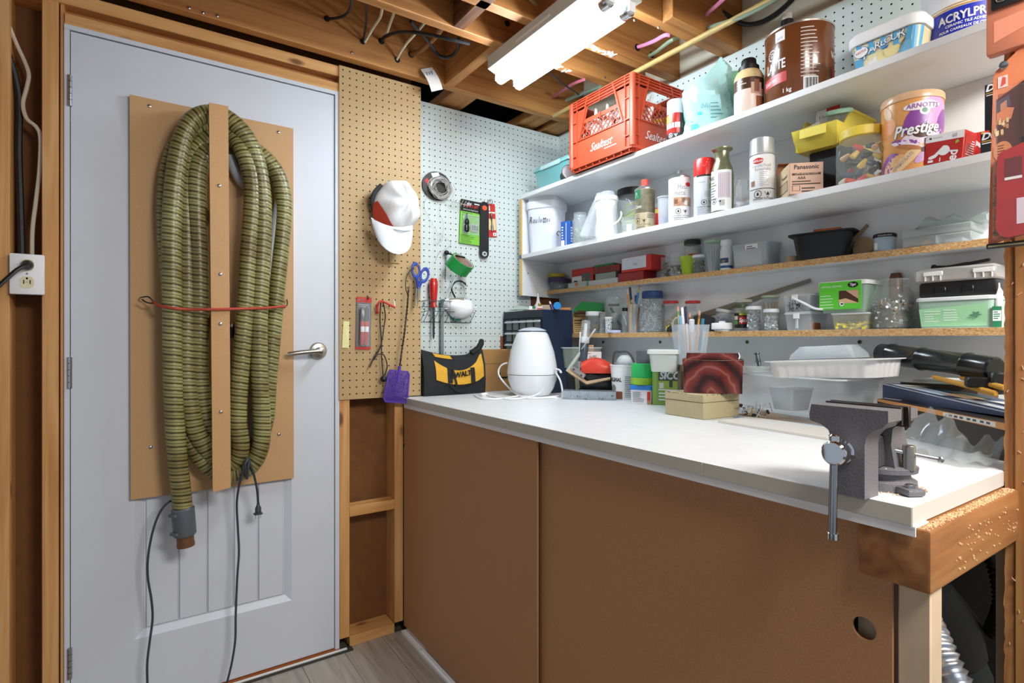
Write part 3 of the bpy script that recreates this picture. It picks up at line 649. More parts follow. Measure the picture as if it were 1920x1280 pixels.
b = MB(S); gv, gf = glyphs('S')
for fat_ in (0, .02, -.02): b.add([(lambda q: (5+(q[0]-5)*1.05, q[1]*1.04-2.2, 6+(q[2]-6)*1.05))(dome(4.45+(v_.x+fat_)*.42, .10+v_.y*.34)) for v_ in gv], gf, PWHITE)
b.build('emblem', e)
b = MB(S); R = []
for k in range(9):
    t = k/8; row = []
    for i in range(17):
        a = PI*i/16; x = -math.cos(a)*(35+3*math.sin(PI*t)); base = -26+8*(x/36)**2-6*math.sin(a)
        row.append((x-6+2*t, -20-16*math.sin(a)-6*t*math.sin(a), base-t*math.sin(a)**.5*50))
    R.append(row)
vs = [p for r in R for p in r]; fs = [(k*17+i, k*17+i+1, (k+1)*17+i+1, (k+1)*17+i) for k in range(8) for i in range(16)]
b.add(vs, fs, mat('#e3e7ee', .7)); b.add([(x, y+2.2, z) for x, y, z in vs], fs, mat('#e3e7ee', .7)); b.build('bill', e, sharp=80)
b = MB(S); b.tube([(-28, -6, -22), (-26, -16, -30), (-12, -34, -36), (6, -40, -38), (24, -30, -34)], 1.4, mat('#b9bdc4', .7), 6, smooth=4); b.build('piping', e)
b = MB(S); b.tube([(-30, 4, 2), (-34, 0, 18), (-31, -4, 34), (-20, -8, 48)], 4.2, mat('#33353a', .8), 8, smooth=4); b.build('back_strap', e)
# --- pack of markers
e, S = tA('marker_pack', 'carded pack of two red and black markers on the tan pegboard', 'markers', 682, 606, YT-.004, ry=.02)
b = MB(S); b.rbox(-14, 14, 0, 1.5, -49, 49, .6, mat('#6c7077', .5), 1); b.quad(-14, 14, 39, 49, -.05, PRED); b.quad(-14, 14, -49, -44, -.05, PRED); b.text('HART', -6, 42.5, -.1, 4, PWHITE, fat=.02)
b.text('Permanent Markers', 0, 34, -.1, 3, PWHITE, .8); b.lines(-10, 10, 32, -.1, 3, 2.2, .8, mat('#c8cacd', .6)); b.build('card', e)
for x in (-4, 4):
    b = MB(S); b.at(x, -4, -40); b.M = S @ b.M; b.lathe([(3.0, 0), (4, 2), (4, 38), (3.9, 44)], PRED, 12); b.lathe([(4.2, 44), (4.2, 62), (3.4, 68), (1.6, 71)], BLACK, 12); b.cpatch(4.1, -1, 1, 24, 34, PWHITE, 5); b.build('marker', e)
b = MB(S); b.rbox(-9, 9, -9, 0, -43, 33, 3, CLEAR, 2); b.build('blister', e)
peg_hook(e, S, 6, 46, 7, BLACK, .7)
# --- sticky note
e, S = tA('paper_note', 'small yellow paper note stuck low on the tan pegboard', 'paper', 648, 627, YT-.001, ry=.06)
b = MB(S); b.loft([[(-5.5, 0, 25), (5.5, 0, 25), (5.5, .5, 25), (-5.5, .5, 25)], [(-5.5, -1, -25), (7, -2.5, -25), (7, -2.0, -25), (-5.5, -.5, -25)]], mat('#e6e3a4', .8)); b.build('sheet', e)
# --- black bungee with red hook and ball
e, S = tA('ball_bungee', 'black ball bungee cord hanging from a red hook on the tan pegboard', 'cord', 713, 640, YT-.012)
def pp(l): return [(u-713, y, 640-v) for u, v, y in l]
b = MB(S); b.tube(pp([(708, 588, -2), (706, 576, -4), (709, 567, -6), (714, 565, -6), (720, 567, -6), (730, 572, -8), (738, 576, -9)]), 2.1, PRED, 8, smooth=4); b.build('red_hook', e)
b = MB(S); b.tube(pp([(738, 576, -9), (737, 571, -9), (736, 561, -8)]), .9, PWHITE, 6); b.build('hook_tip', e)
b = MB(S)
b.tube(pp([(712, 567, -6), (711, 590, -4), (712, 615, -3), (714, 640, -3), (710, 655, -3), (700, 670, -3), (692, 688, -3)]), 1.2, BLACK, 6, smooth=4)
b.build('cord', e)
b = MB(S); b.tube(pp([(716, 567, -6), (721, 590, -4), (719, 612, -3), (714, 640, -5), (706, 663, -4), (700, 674, -4), (704, 665, -5), (716, 664, -5), (722, 675, -5), (724, 688, -5), (719, 704, -5)]), 1.1, BLACK, 6, smooth=4); b.build('cord', e)
b = MB(S); b.tube(pp([(714, 640, -4), (714, 670, -4), (717, 706, -5)]), 1.1, BLACK, 6, smooth=4); b.build('cord', e)
b = MB(S); b.sphere((4, -6, -70), 6, BLACK, 14); b.build('ball', e)
# --- spare hook under the cap
e, S = tA('peg_hook', 'bare wire peg hook under the hanging cap', 'hook', 731, 493, YT-.002)
b = MB(S); b.tube([(-1, -1, 22), (-1, -1, 2), (0, -2, -1), (4, -14, -2), (11, -18, -3)], .9, mat('#b8a677', .3, 1.), 6); b.build('wire', e)
# --- fly swatter
e, S = tA('fly_swatter', 'purple fly swatter hanging head down at the worktop corner', 'swatter', 745, 724, YT-.03, ry=.12)
pu = mat('#4a2a9c', .55)
b = MB(S); po = [(-17, 30), (-20, 24), (-24, -24), (-20, -31), (18, -31), (23, -24), (21, 24), (17, 30)]
b.loft([[(x, y, z) for x, z in po] for y in (-1.2, 1.2)] + [[(x*.88, y, z*.9) for x, z in po] for y in (1.2, -1.2)], pu, closed=True); b.rbox(-2.6, 2.6, -2, 2, 6, 38, 1, pu, 1); b.build('head_frame', e)
b = MB(S); rr = random.Random(8)
for i in range(15): x = -19+i*2.7; b.box(x-.55, x+.55, -.6, .2, -28, 27, pu)
for i in range(21): z = -27+i*2.7; b.box(-19.5, 19.5, -.3, .6, z-.55, z+.55, pu)
for i in range(120):
    x, z, a = rr.uniform(-18, 18), rr.uniform(-26, 24), rr.uniform(0, 6); b.M = S @ Matrix.Translation((x, -.7, z)) @ Matrix.Rotation(a, 4, 'Y'); b.box(-2.6, 2.6, -.5, .3, -.5, .5, pu)
b.build('lattice', e, kind='stuff')
b = MB(S)
for q in (0, PI):
    b.tube([(1.2*math.cos(t*1.3+q)+2.0*math.sin(t/18), 1.2*math.sin(t*1.3+q), 36+t*3.0) for t in range(0, 50)]+[(1, 0, 190)], .95, mat('#3a3430', .4, .6), 5)
b.build('wire_handle', e)
b = MB(S); b.tube([(1, 0, 172), (-6, -2, 186), (-7, -2, 205), (0, -2, 222), (5, -2, 226)], .9, mat('#3a3430', .4, .6), 6, smooth=4); b.build('loop', e)
# --- scissors
e, S = tA('scissors', 'blue handled scissors hanging over the fly swatter handle', 'scissors', 786, 525, YT-.028, ry=.10)
bl = mat('#1f3f9a', .4)
for px_, pz_, q, n_ in ((-8, 17, .12, 'left'), (9, 11, -.18, 'right')):
    b = MB(S @ Matrix.Translation((px_, 0, pz_)) @ Matrix.Rotation(PI/2, 4, 'X') @ Matrix.Rotation(q, 4, 'Z')); b.ring(7.0, 2.1, bl, 20, 8, sy=1.75); b.M = S
    b.tube([(px_*.9, 0, pz_-12), (px_*.45, 0, -2), (0, 0, -16)], [2.6, 3.0, 2.8], bl, 8); h_ = b.build('handle', e)
for sg in (1, -1):
    b = MB(S); b.loft([[(sg*1.2-3, y, -12), (sg*1.2+3, y, -12), (sg*2-1, y, -52), (sg*2.0-2.0, y, -52)] for y in (-sg*.9-.5, -sg*.9+.5)], mat('#8d8d8b', .3, 1.), (True, True)); b.build('blade', e)
b = MB(S @ Matrix.Translation((0, -1.8, -14)) @ Matrix.Rotation(PI/2, 4, 'X')); b.lathe([(2, 0), (1.6, .8)], STEEL, 10); b.build('pivot', e)
peg_hook(e, S, -9, 25, 9, mat('#b8a677', .3, 1.), .9)

# ============================================================ HANGING ON THE PAINTED PEGBOARD
YW = YP-.0065
# --- wire spool
e, S = tA('wire_spool', 'black spool of thin steel wire on the painted pegboard', 'spool', 819, 349, YW-.006)
b = MB(S @ Matrix.Rotation(PI/2, 4, 'X')); b.lathe([(27, 0), (27, 1.6), (9, 2)], mat('#2a2523', .5), 28); b.build('flange', e)
b = MB(S); b.poly([(-12, -2.2, 22), (2, -2.2, 26), (6, -2.2, 16), (-8, -2.2, 13)], PWHITE); b.poly([(-24, -2.2, 6), (-19, -2.2, 12), (-15, -2.2, 7), (-19, -2.2, 0)], PRED); b.build('sticker', e)
b = MB(S); wm2 = mat('#bcbcb6', .4, .2)
rr = random.Random(4)
for i in range(22):
    R_ = 11+rr.uniform(0, 10); cx, cz = 4+rr.uniform(-2, 2), -4+rr.uniform(-2, 2); q = rr.uniform(-.2, .2)
    b.tube([(cx+R_*math.cos(t*PI/9), -3-rr.uniform(0, 9)*.8+2*math.sin(t+q), cz+R_*math.sin(t*PI/9)) for t in range(19)], .6, wm2, 4)
b.build('wire_coil', e, kind='stuff')
b = MB(S)
for s0 in ((4, 0), (9, 3)):
    b.tube([(s0[0]+16, -6, -20), (s0[0]+24, -5, -4), (s0[0]+20, -5, 8)], .35, wm2, 4, smooth=4)
b.tube([(-18, -4, -22), (-24, -2, -42), (-10, -2, -70), (6, -2, -98), (-2, -2, -108), (-6, -2, -98), (4, -2, -90), (26, -2, -104), (16, -2, -116), (4, -2, -124), (-3, -2, -140)], .35, wm2, 4, smooth=5)
b.tube([(10, -4, -26), (4, -2, -46), (12, -2, -70), (8, -2, -104), (0, -2, -100)], .3, wm2, 4, smooth=5)
b.build('loose_wire', e)
b = MB(S); hz = -25
b.tube([(16, -6, hz), (38, -12, hz-4), (60, -12, hz-5)], .7, wm2, 5)
for k in range(6): x = 22+k*6; b.tube([(x, -12, hz-9), (x+2, -12, hz-3), (x+5, -12, hz+3)], .5, wm2, 5)
b.build('hook_wire', e)
# --- carded bit, flat wrench, red card
e, S = tA('drill_bit_card', 'green and black carded drill bit hanging on the painted pegboard', 'card', 882, 417, YW-.010, ry=.04)
gr = mat('#7cc43c', .5)
b = MB(S); b.rbox(-19, 19, 0, 1.2, -41, 41, .5, gr, 1); b.quad(-19, 19, 19, 41, -.05, BLACK); b.text('SMART-BIT', 0, 28, -.1, 7.2, mat('#d8382e', .5), .8, .1, fat=.02); b.text('Deck Screw Depth Setter', 0, 22, -.1, 3.4, PWHITE, .78)
b.quad(6, 16, 35, 37, -.1, PWHITE); b.text('vps', -4, 33, -.1, 7, PWHITE, 1, .3, fat=.03); b.lines(-17, 10, -25, -.1, 6, 2.6, .9, mat('#2f4a20', .6)); b.lines(-16, 16, 17, -.1, 2, 4, .9, mat('#2f4a20', .6)); b.build('card', e)
b = MB(S @ Matrix.Translation((-9, -4, -20))); b.lathe([(3, 0), (5, 2), (5.2, 10), (3.6, 14), (4.8, 16), (4.2, 22), (2.0, 25), (1.6, 33), (.4, 36)], mat('#2c2e30', .3, .8), 12); b.build('bit', e)
b = MB(S); b.rbox(0, 13, -3.5, 0, -17, -3, .8, mat('#b7bab2', .4), 1)
for k in range(4): b.rbox(1.5+k*3, 3.3+k*3, -4.2, -3.4, -15, -5, .3, mat('#4a5046', .4, .6), 1)
b.build('insert', e)
b = MB(S); b.rbox(-16, 15, -6, 0, -24, 14, 2, CLEAR, 2); b.build('blister', e)
e, S = tA('flat_wrench', 'long black flat wrench between the green and red cards', 'wrench', 908, 431, YW-.016)
b = MB(S); po = []
for k in range(9): a = PI*k/8; po.append((8*math.cos(a), 45+8*math.sin(a)))
for k in range(9): a = PI+PI*k/8; po.append((8*math.cos(a), -45+8*math.sin(a)))
b.loft([[(x, y, z) for x, z in po] for y in (-1.2, 1.2)], mat('#1b1d1f', .4)); b.build('bar', e)
b = MB(S); b.loft([[(5.0*math.cos(k*PI/3+.5), y, 41+5.0*math.sin(k*PI/3+.5)) for k in range(6)] for y in (-1.6, -1.1)], mat('#e8552c', .5)); b.build('orange_mark', e)
b = MB(S); b.loft([[(5*math.cos(k*PI/3+.5), y, -45+5*math.sin(k*PI/3+.5)) for k in range(6)] for y in (-1.5, -1.1)], mat('#b9bfbc', .5)); b.loft([[(2*math.cos(k*PI/3), y, -45+2*math.sin(k*PI/3)) for k in range(6)] for y in (-1.7, -1.4)], BLACK); b.build('hex_hole', e)
peg_hook(e, S, 3, 52, 6)
e, S = tA('bit_card', 'small red carded bit half hidden behind the flat wrench', 'card', 920, 413, YW-.006, ry=-.08)
b = MB(S); b.rbox(-10, 10, 0, 1, -31, 31, .4, PRED, 1); b.quad(-9, 9, -18, 3, -.05, mat('#e2c88a', .6)); b.quad(-8, 0, 18, 27, -.05, PWHITE); b.quad(3, 9, -29, -23, -.1, PWHITE); b.text('F', 6, -28, -.2, 5, INK, fat=.04); b.quad(-9, 9, 13, 16, -.05, mat('#e9dfd0', .6)); b.build('card', e)
b = MB(S @ Matrix.Translation((1, -2, -20))); b.lathe([(2, 0), (2, 9), (1.1, 12), (1.1, 22), (2, 24), (1, 34)], mat('#6b6f74', .3, 1.), 10); b.build('bit', e)
b = MB(S); b.tube([(-5, -4, 26), (-4, -5, 34), (0, -5, 38), (3, -5, 34), (1, -5, 28)], .7, STEEL, 5, smooth=3); b.build('hook', e)
# --- green tape on its hook
e, S = tA('tape_roll', 'roll of bright green duct tape hanging on the painted pegboard', 'tape', 863, 496, YW-.075)
TM = S @ Matrix.Rotation(math.radians(24), 4, 'Y') @ Matrix.Rotation(math.radians(38), 4, 'X')
b = MB(TM); gt = mat('#18913f', .45)
n = 32; b.loft([[(r*math.cos(2*PI*i/n), r*math.sin(2*PI*i/n), z) for i in range(n)] for r, z in ((19.5, 10), (21.5, 10), (21.5, -12), (19.5, -12))], gt, closed=True); b.build('tape', e)
b = MB(TM); b.loft([[(r*math.cos(2*PI*i/n), r*math.sin(2*PI*i/n), z) for i in range(n)] for r, z in ((18, 9.6), (19.5, 9.6), (19.5, -11.6), (18, -11.6))], mat('#c7b3a8', .7), closed=True)
for k in range(7): b.lathe([(17.95, -9+k*2.7), (17.95, -8+k*2.7)], mat('#8f3f3a', .7), 28, (False, False))
b.build('core', e)
e, S = tA('bungee_tie', 'black ball headed tie hooked over the pegboard through the green tape roll', 'tie', 836, 474, YW-.012)
b = MB(S); b.sphere((0, -3, 0), 4.6, BLACK, 12); b.build('ball', e)
b = MB(S); b.tube([(1, -3, -1), (6, -12, -4), (11, -24, -8), (16, -40, -12)], 1.6, BLACK, 8, smooth=4); b.build('strap', e)
b = MB(S); b.tube([(0, -1, -4), (1, 2, -24), (0, 3, -50)], .5, mat('#3a3d35', .6), 5); b.build('string', e)
# --- screwdriver, steel rule and wire rack
e, S = tA('wire_rack', 'thin wire tool rack on the painted pegboard under the screwdriver handle', 'rack', 835, 590, YW-.002)
b = MB(S); wr_ = mat('#6f7c7e', .35, .8)
for z, y in ((14, -2), (-14, -1)): b.tube([(-49, y, z), (47, y, z)], .7, wr_, 5)
for z, y in ((24, -20), (5, -20)): b.tube([(-46, -1, z-2), (-43, y, z), (30, y, z), (33, -1, z-2)], .7, wr_, 5)
for x in (-46, -40, -28, -22, -12, 0, 12, 26, 47): b.tube([(x, -1, 14), (x, -2, 24 if x < 30 else 5), (x, -20, 24 if x < 30 else 5), (x, -20, 5), (x, -1, -14)], .55, wr_, 5)
b.build('wires', e)
e, S = tA('screwdriver', 'red handled screwdriver standing in the wire rack', 'screwdriver', 813, 578, YW-.026)
b = MB(S); b.lathe([(1.5, 57), (5.5, 56), (7.2, 50), (7.4, 42), (6.6, 25), (5.4, 12), (5.0, 8), (6.2, 5), (6, 2), (2, 1)][::-1], mat('#c5261f', .25, coat=.5), 18); b.build('handle', e)
b = MB(S); b.lathe([(.4, -58), (1.6, -54), (1.9, -50), (1.9, 2)], mat('#4d5256', .3, 1.), 10); b.build('shaft', e)
e, S = tA('steel_rule', 'narrow grey steel rule standing in the wire rack beside the screwdriver', 'ruler', 829, 612, YW-.017)
b = MB(S); b.rbox(-3, 3, -.5, .5, -52, 48, .3, mat('#9aa6a8', .35, .8), 1); b.rbox(-4, 8, -2, -.6, 36, 51, 1, mat('#4d6a6c', .4), 1)
for z in (40, 46): b.rod((8, -1.3, z), (13, -1.3, z), 1.4, PWHITE, 8)
b.build('blade', e)
# --- dust mask
e, S = tA('dust_mask', 'white moulded dust mask with grey nose strip hanging on the painted pegboard', 'mask', 859, 576, YW-.02)
b = MB(S); n = 24; rim = []
for i in range(n):
    a = 2*PI*i/n; x = 27*math.cos(a); z = 20*math.sin(a)
    if x < 0: x -= 1; z += 2 if z > 0 else 0
    if z < 0 and x < 0: x *= .72
    if z > 8: z = 13+.35*(z-8)
    rim.append((x+1, z-1))
rings = []
for k in range(7):
    t = k/6; q = math.cos(t*PI/2*.97); d_ = math.sin(t*PI/2)*20
    rings.append([(x*q+2*t, -d_, z*q-2*t) for x, z in rim])
b.loft(rings, mat('#eef1f2', .8, bump=.3, bscale=120), (False, True)); b.loft([[(x*1.05, 0, z*1.05) for x, z in rim], [(x, -1.5, z) for x, z in rim]], PWHITE, (True, False)); b.build('cup', e, sharp=60)
b = MB(S); b.loft([[(-20, -7, 15), (6, -9, 18), (6, -9.6, 12.5), (-19, -8.6, 8)], [(-20, -8, 15.5), (6, -10, 18.5), (6, -10.8, 12.5), (-19, -9.6, 8)]], mat('#8f8a78', .7)); b.build('nose_strip', e)
b = MB(S); b.tube([(-22, -2, 14), (-16, -6, 36), (-6, -10, 60), (0, -10, 64), (8, -10, 60), (14, -4, 40), (18, -2, 20)], .6, PWHITE, 5, smooth=3); b.build('elastic', e)
b = MB(S); b.tube([(-6, -1, 18), (-14, -3, 34), (-8, -4, 46), (2, -4, 49), (10, -3, 46), (16, -2, 40)], 1.5, BLACK, 7, smooth=4); b.build('strap', e)
b = MB(S); b.tube([(-18, -1, -14), (-16, -2, -30), (-4, -2, -44), (6, -2, -48)], .35, PWHITE, 4, smooth=4); b.build('thread', e)
b = MB(S); b.rod((-26, -3, -4), (-18, -6, -2), 1.2, PWHITE, 7); b.build('tab', e)
b = MB(S); b.rod((26, -3, 0), (33, -4, 0), 1.2, PWHITE, 7); b.build('tab', e)
b = MB(S); b.ring(7, .8, mat('#5d5a52', .4, .6), 16, 6, c=(0, -10, 66), sy=.4); b.build('hook', e)
e, S = tA('cloth_scrap', 'dark green cloth scrap showing below the dust mask', 'cloth', 850, 592, YW-.012)
b = MB(S); b.loft([[(-10, -2, 6), (0, -6, 2), (12, -4, -8), (4, -2, -10), (-4, -2, -6)], [(-10, 0, 6), (0, 0, 2), (12, 0, -8), (4, 0, -10), (-4, 0, -6)]], mat('#1f6b5b', .8)); b.build('cloth', e)
# --- little price tag on the joist
e, S = tA('paper_tag', 'printed white paper tag stapled to the joist above the pegboards', 'tag', 806, 152, 1.984, ry=math.radians(-24))
b = MB(S @ Matrix.Rotation(-PI/2*0, 4, 'Y')); N = 8; R = []
for k in range(N+1):
    t = k/N; z = 22-44*t; y = -4-7*math.sin(t*2.4)-4*t; R.append([(-11.5, y, z), (11.5, y, z), (11.5, y+.6, z), (-11.5, y+.6, z)])
b.loft(R, PAPER)
for k in range(3): b.poly([(-7+k*5, -9.5, 14), (-5.5+k*5, -9.5, 14), (-5.5+k*5, -11.6, -6), (-7+k*5, -11.6, -6)], mat('#6a6c70', .7))
for k in range(2): b.poly([(-5+k*7, -12.6, -12), (-3.5+k*7, -12.6, -12), (-3.5+k*7, -12.2, -18), (-5+k*7, -12.2, -18)], mat('#4a4c50', .7))
b.build('paper', e)

# ============================================================ CABLES AND PIPES IN THE CEILING
JF = 1.988
def up(u, v, y): return pY(u, v, y)
wh = mat('#d8cfae', .5); bkc = mat('#17191d', .5); brc = mat('#8a5a2c', .5)
cb = [('ceiling_cable', 'black cable leaving the leftmost hole in the joist above the door', bkc, .005, [(612, 35, 1.99), (630, 34, 1.93), (648, 28, 1.86), (658, 14, 1.78), (660, -10, 1.70)]),
 ('ceiling_cable', 'black cable rising straight from the second joist hole', bkc, .0042, [(680, 78, 1.99), (684, 62, 1.94), (687, 40, 1.88), (687, 12, 1.80), (686, -8, 1.72)]),
 ('ceiling_cable', 'white cable rising beside the black one from the second joist hole', wh, .0048, [(684, 79, 1.99), (698, 55, 1.93), (712, 34, 1.86), (716, 20, 1.80), (720, -6, 1.70)]),
 ('ceiling_cable', 'short white cable above the looping black one', wh, .0052, [(715, 77, 1.99), (724, 64, 1.94), (732, 42, 1.88), (738, 26, 1.80), (744, 2, 1.70)]),
 ('ceiling_cable', 'thick black cable looping from the joist hole towards the light', bkc, .006, [(714, 77, 1.99), (722, 69, 1.95), (740, 62, 1.88), (760, 60, 1.82), (785, 62, 1.76), (815, 67, 1.71), (845, 74, 1.67), (880, 82, 1.66)]),
 ('ceiling_cable', 'white cable rising from the fourth joist hole', wh, .0045, [(744, 112, 1.99), (752, 97, 1.95), (762, 82, 1.91), (778, 64, 1.85), (792, 48, 1.76), (806, 30, 1.67)]),
 ('ceiling_cable', 'brown sheathed cable entering the rightmost joist hole', brc, .0095, [(770, 102, 1.995), (785, 97, 1.95), (800, 85, 1.90), (815, 70, 1.82), (826, 56, 1.72), (834, 46, 1.66)]),
 ('ceiling_cable', 'black cable sagging in a loop under the joist bay', bkc, .006, [(770, 40, 1.75), (784, 56, 1.80), (800, 74, 1.85), (812, 90, 1.88), (822, 103, 1.88), (836, 108, 1.86), (850, 103, 1.84), (858, 90, 1.80), (860, 72, 1.72)]),
 ('ceiling_cable', 'tan cable curving down to the left side of the light', mat('#b89a6a', .5), .0055, [(985, -12, 1.40), (1000, 4, 1.42), (1010, 14, 1.44), (1016, 26, 1.47)])]
for nm, lb, m, r, pts in cb: cable(nm, lb, 'cable', [up(*q) for q in pts], r, m, 6, 'cables between the joists')
pk = mat('#e38ab0', .5)
cable('pink_cable', 'pink cable crossing the joist bay above the red crate', 'cable', [pY(1195, 88, 1.43), pY(1206, 85, 1.40), pY(1228, 76, 1.33), pY(1246, 66, 1.262), pY(1256, 66, 1.245)], .0065, pk)
cable('pink_cable', 'pink cable slanting up at the top edge near the right wall', 'cable', [pY(1316, 37, 1.19), pY(1330, 22, 1.14), pY(1346, 8, 1.09), pY(1368, -12, 1.04)], .0062, pk)
cable('pink_cable', 'dusky pink cable behind the lit end of the light', 'cable', [pY(1095, 149, 1.63), pY(1070, 160, 1.75), pY(1036, 183, 1.985)], .006, mat('#a8566a', .5))
cable('pipe', 'long tan pipe running under the joists past the red crate', 'pipe', [Vector((1.545, 1.95, 2.140)), Vector((1.545, 1.3, 2.140)), Vector((1.55, .5, 2.140))], .0095, mat('#b3985c', .45), 2, None, 12)
cable('grey_cable', 'grey green cable running beside the tan pipe', 'cable', [pY(1217, 105, 1.43), pY(1232, 96, 1.37), pY(1262, 74, 1.26), pY(1300, 62, 1.24), pY(1340, 48, 1.12), pY(1390, 32, 1.02), pY(1440, 8, .92), pY(1470, -10, .88)], .0065, mat('#7c8a70', .5), 6)
cable('grey_cable', 'grey green cable dropping behind the red crate', 'cable', [pY(1130, 162, 1.64), pY(1100, 172, 1.75), pY(1062, 188, 1.9)], .0075, mat('#6f7a68', .5), 6)
cable('black_cable', 'thin black cable crossing diagonally under the light', 'cable', [pY(1028, 134, 1.64), pY(1060, 160, 1.72), pY(1092, 182, 1.82)], .003, bkc, 5)
cable('black_cable', 'thick black cable swinging across the top right corner', 'cable', [pY(1310, 0, 1.17), pY(1350, 20, 1.165), pY(1390, 44, 1.13), pY(1425, 42, 1.08), pY(1460, 22, 1.02), pY(1490, -6, .97)], .0075, bkc, 6)
# ============================================================ THE TWO WHITE SHELVES
def tW(name, label, cat, X0, u0, u1, z, group=None, rz=0, rx=0, ry=0):   # thing standing square to the right wall: local x runs to the right, y into the wall
    a, c = pX(u0, VC, X0).y, pX(u1, VC, X0).y
    e = thing(name, label, cat, (X0, (a+c)/2, z), -PI/2+rz, group, rx, ry)
    return e, a-c, (lambda u, v: pX(u, v, X0).z-z)
def Hp(e, S, v): k = S[2][2]; return (VC-v)-(e.location.z-EYE)/k
LINE = mat('#5b5d63', .7); GREYP = mat('#9a9ca2', .6); GOLD = mat('#c79a4a', .45)
def hazard(b, a, z, r, size, m=INK, sy=1.0):
    for q, n_ in ((a-.0, 8), (a+2.4*size/r, 3)):
        for ro, ri, mm in ((1, .84, m),):
            pts = []; ptsi = []
            for k in range(n_+1):
                t = 2*PI*k/n_+(PI/8 if n_ == 8 else -PI/2)
                pts.append((ro*math.cos(t), ro*math.sin(t))); ptsi.append((ri*math.cos(t), ri*math.sin(t)))
            V = [(r*math.sin(q+x*size/r), -r*math.cos(q+x*size/r), z+y*size) for x, y in pts+ptsi]; N = n_+1
            b.add(V, [(i, i+1, N+i+1, N+i) for i in range(n_)], mm)
        b.cpatch(r, q-.3*size/r, q+.3*size/r, z-.35*size, z+.1*size, m, 2); b.cpatch(r, q-.18*size/r, q+.18*size/r, z+.1*size, z+.4*size, m, 2)
def blob(b, a, z, ra, rz, m, qq, n=20, tilt=0, rr_=None):
    R_ = rr_ or r; P = [(qq*math.sin(a), -qq*math.cos(a), z)]
    for f in (.35, .7, 1):
        for i in range(n):
            t = 2*PI*i/n; x = f*(ra*math.cos(t)*math.cos(tilt)-rz*math.sin(t)*math.sin(tilt)); y = f*(ra*math.cos(t)*math.sin(tilt)+rz*math.sin(t)*math.cos(tilt)); g = a+x/R_; P.append((qq*math.sin(g), -qq*math.cos(g), z+y))
    F_ = [(0, 1+i, 1+(i+1) % n) for i in range(n)]+[(1+k*n+i, 1+(k+1)*n+i, 1+(k+1)*n+(i+1) % n, 1+k*n+(i+1) % n) for k in range(2) for i in range(n)]
    b.add(P, F_, m)
z1, z2 = S1[1]+.0004, S2[1]+.0004
# ------------------------------------------------------------ top shelf
# teal box
tl = mat('#7fc4c4', .3, alpha=.62); tl2 = mat('#8fd0cf', .3, alpha=.75)
e, w_, zf = tW('storage_box', 'translucent teal plastic box with lid at the left end of the top shelf', 'box', 1.485, 997, 1066, z1)
h = zf(1030, 311)
b = MB(); b.stack([(rrect(w_*.80, .13, .012), 0), (rrect(w_*.94, .145, .014), h)], tl, (True, False)); b.M = Matrix.Translation((0, .08, 0)); b2 = MB(Matrix.Translation((0, .08, 0))); b2.stack([(rrect(w_*.80, .13, .012), 0), (rrect(w_*.94, .145, .014), h)], tl, (True, False)); b2.build('body', e)
b = MB(Matrix.Translation((0, .08, 0))); b.stack([(rrect(w_, .155, .014), h), (rrect(w_, .155, .014), h+.008), (rrect(w_*.88, .14, .012), h+.018), (rrect(w_*.86, .138, .012), h+.020)], tl2); b.build('lid', e)
b = MB(Matrix.Translation((0, .08, 0))); b.rbox(-w_*.26, w_*.26, -.0795, -.074, h-.004, h+.015, .002, mat('#c5e6e4', .4, alpha=.8), 1); b.build('latch', e)
b = MB(Matrix.Translation((0, .08, 0))); b.rbox(-w_*.3, w_*.28, -.05, .05, .004, .012, .002, PWHITE, 1); b.build('paper_slip', e)
# flashlight lying on its side
p = pX(1066, 323, 1.487); fl_ = thing('flashlight', 'black flashlight with a round silver lens lying against the red crate', 'flashlight', p, face(p.x, p.y)+.25)
FM = Matrix.Rotation(PI/2, 4, 'X'); k = .0024
b = MB(Matrix.Diagonal((k, k, k, 1)) @ FM); b.lathe([(9, -26), (9, -6), (12.5, 0), (12.8, 3), (11.6, 3.2)], BLACK, 22, (True, False)); b.lathe([(5, -44), (9, -26)], BLACK, 22); b.build('body', fl_)
b = MB(Matrix.Diagonal((k, k, k, 1)) @ FM); b.lathe([(11.6, 3.2), (11.6, 1.8), (3, -3)], mat('#d9dcdd', .22, .8), 22); b.build('lens', fl_)
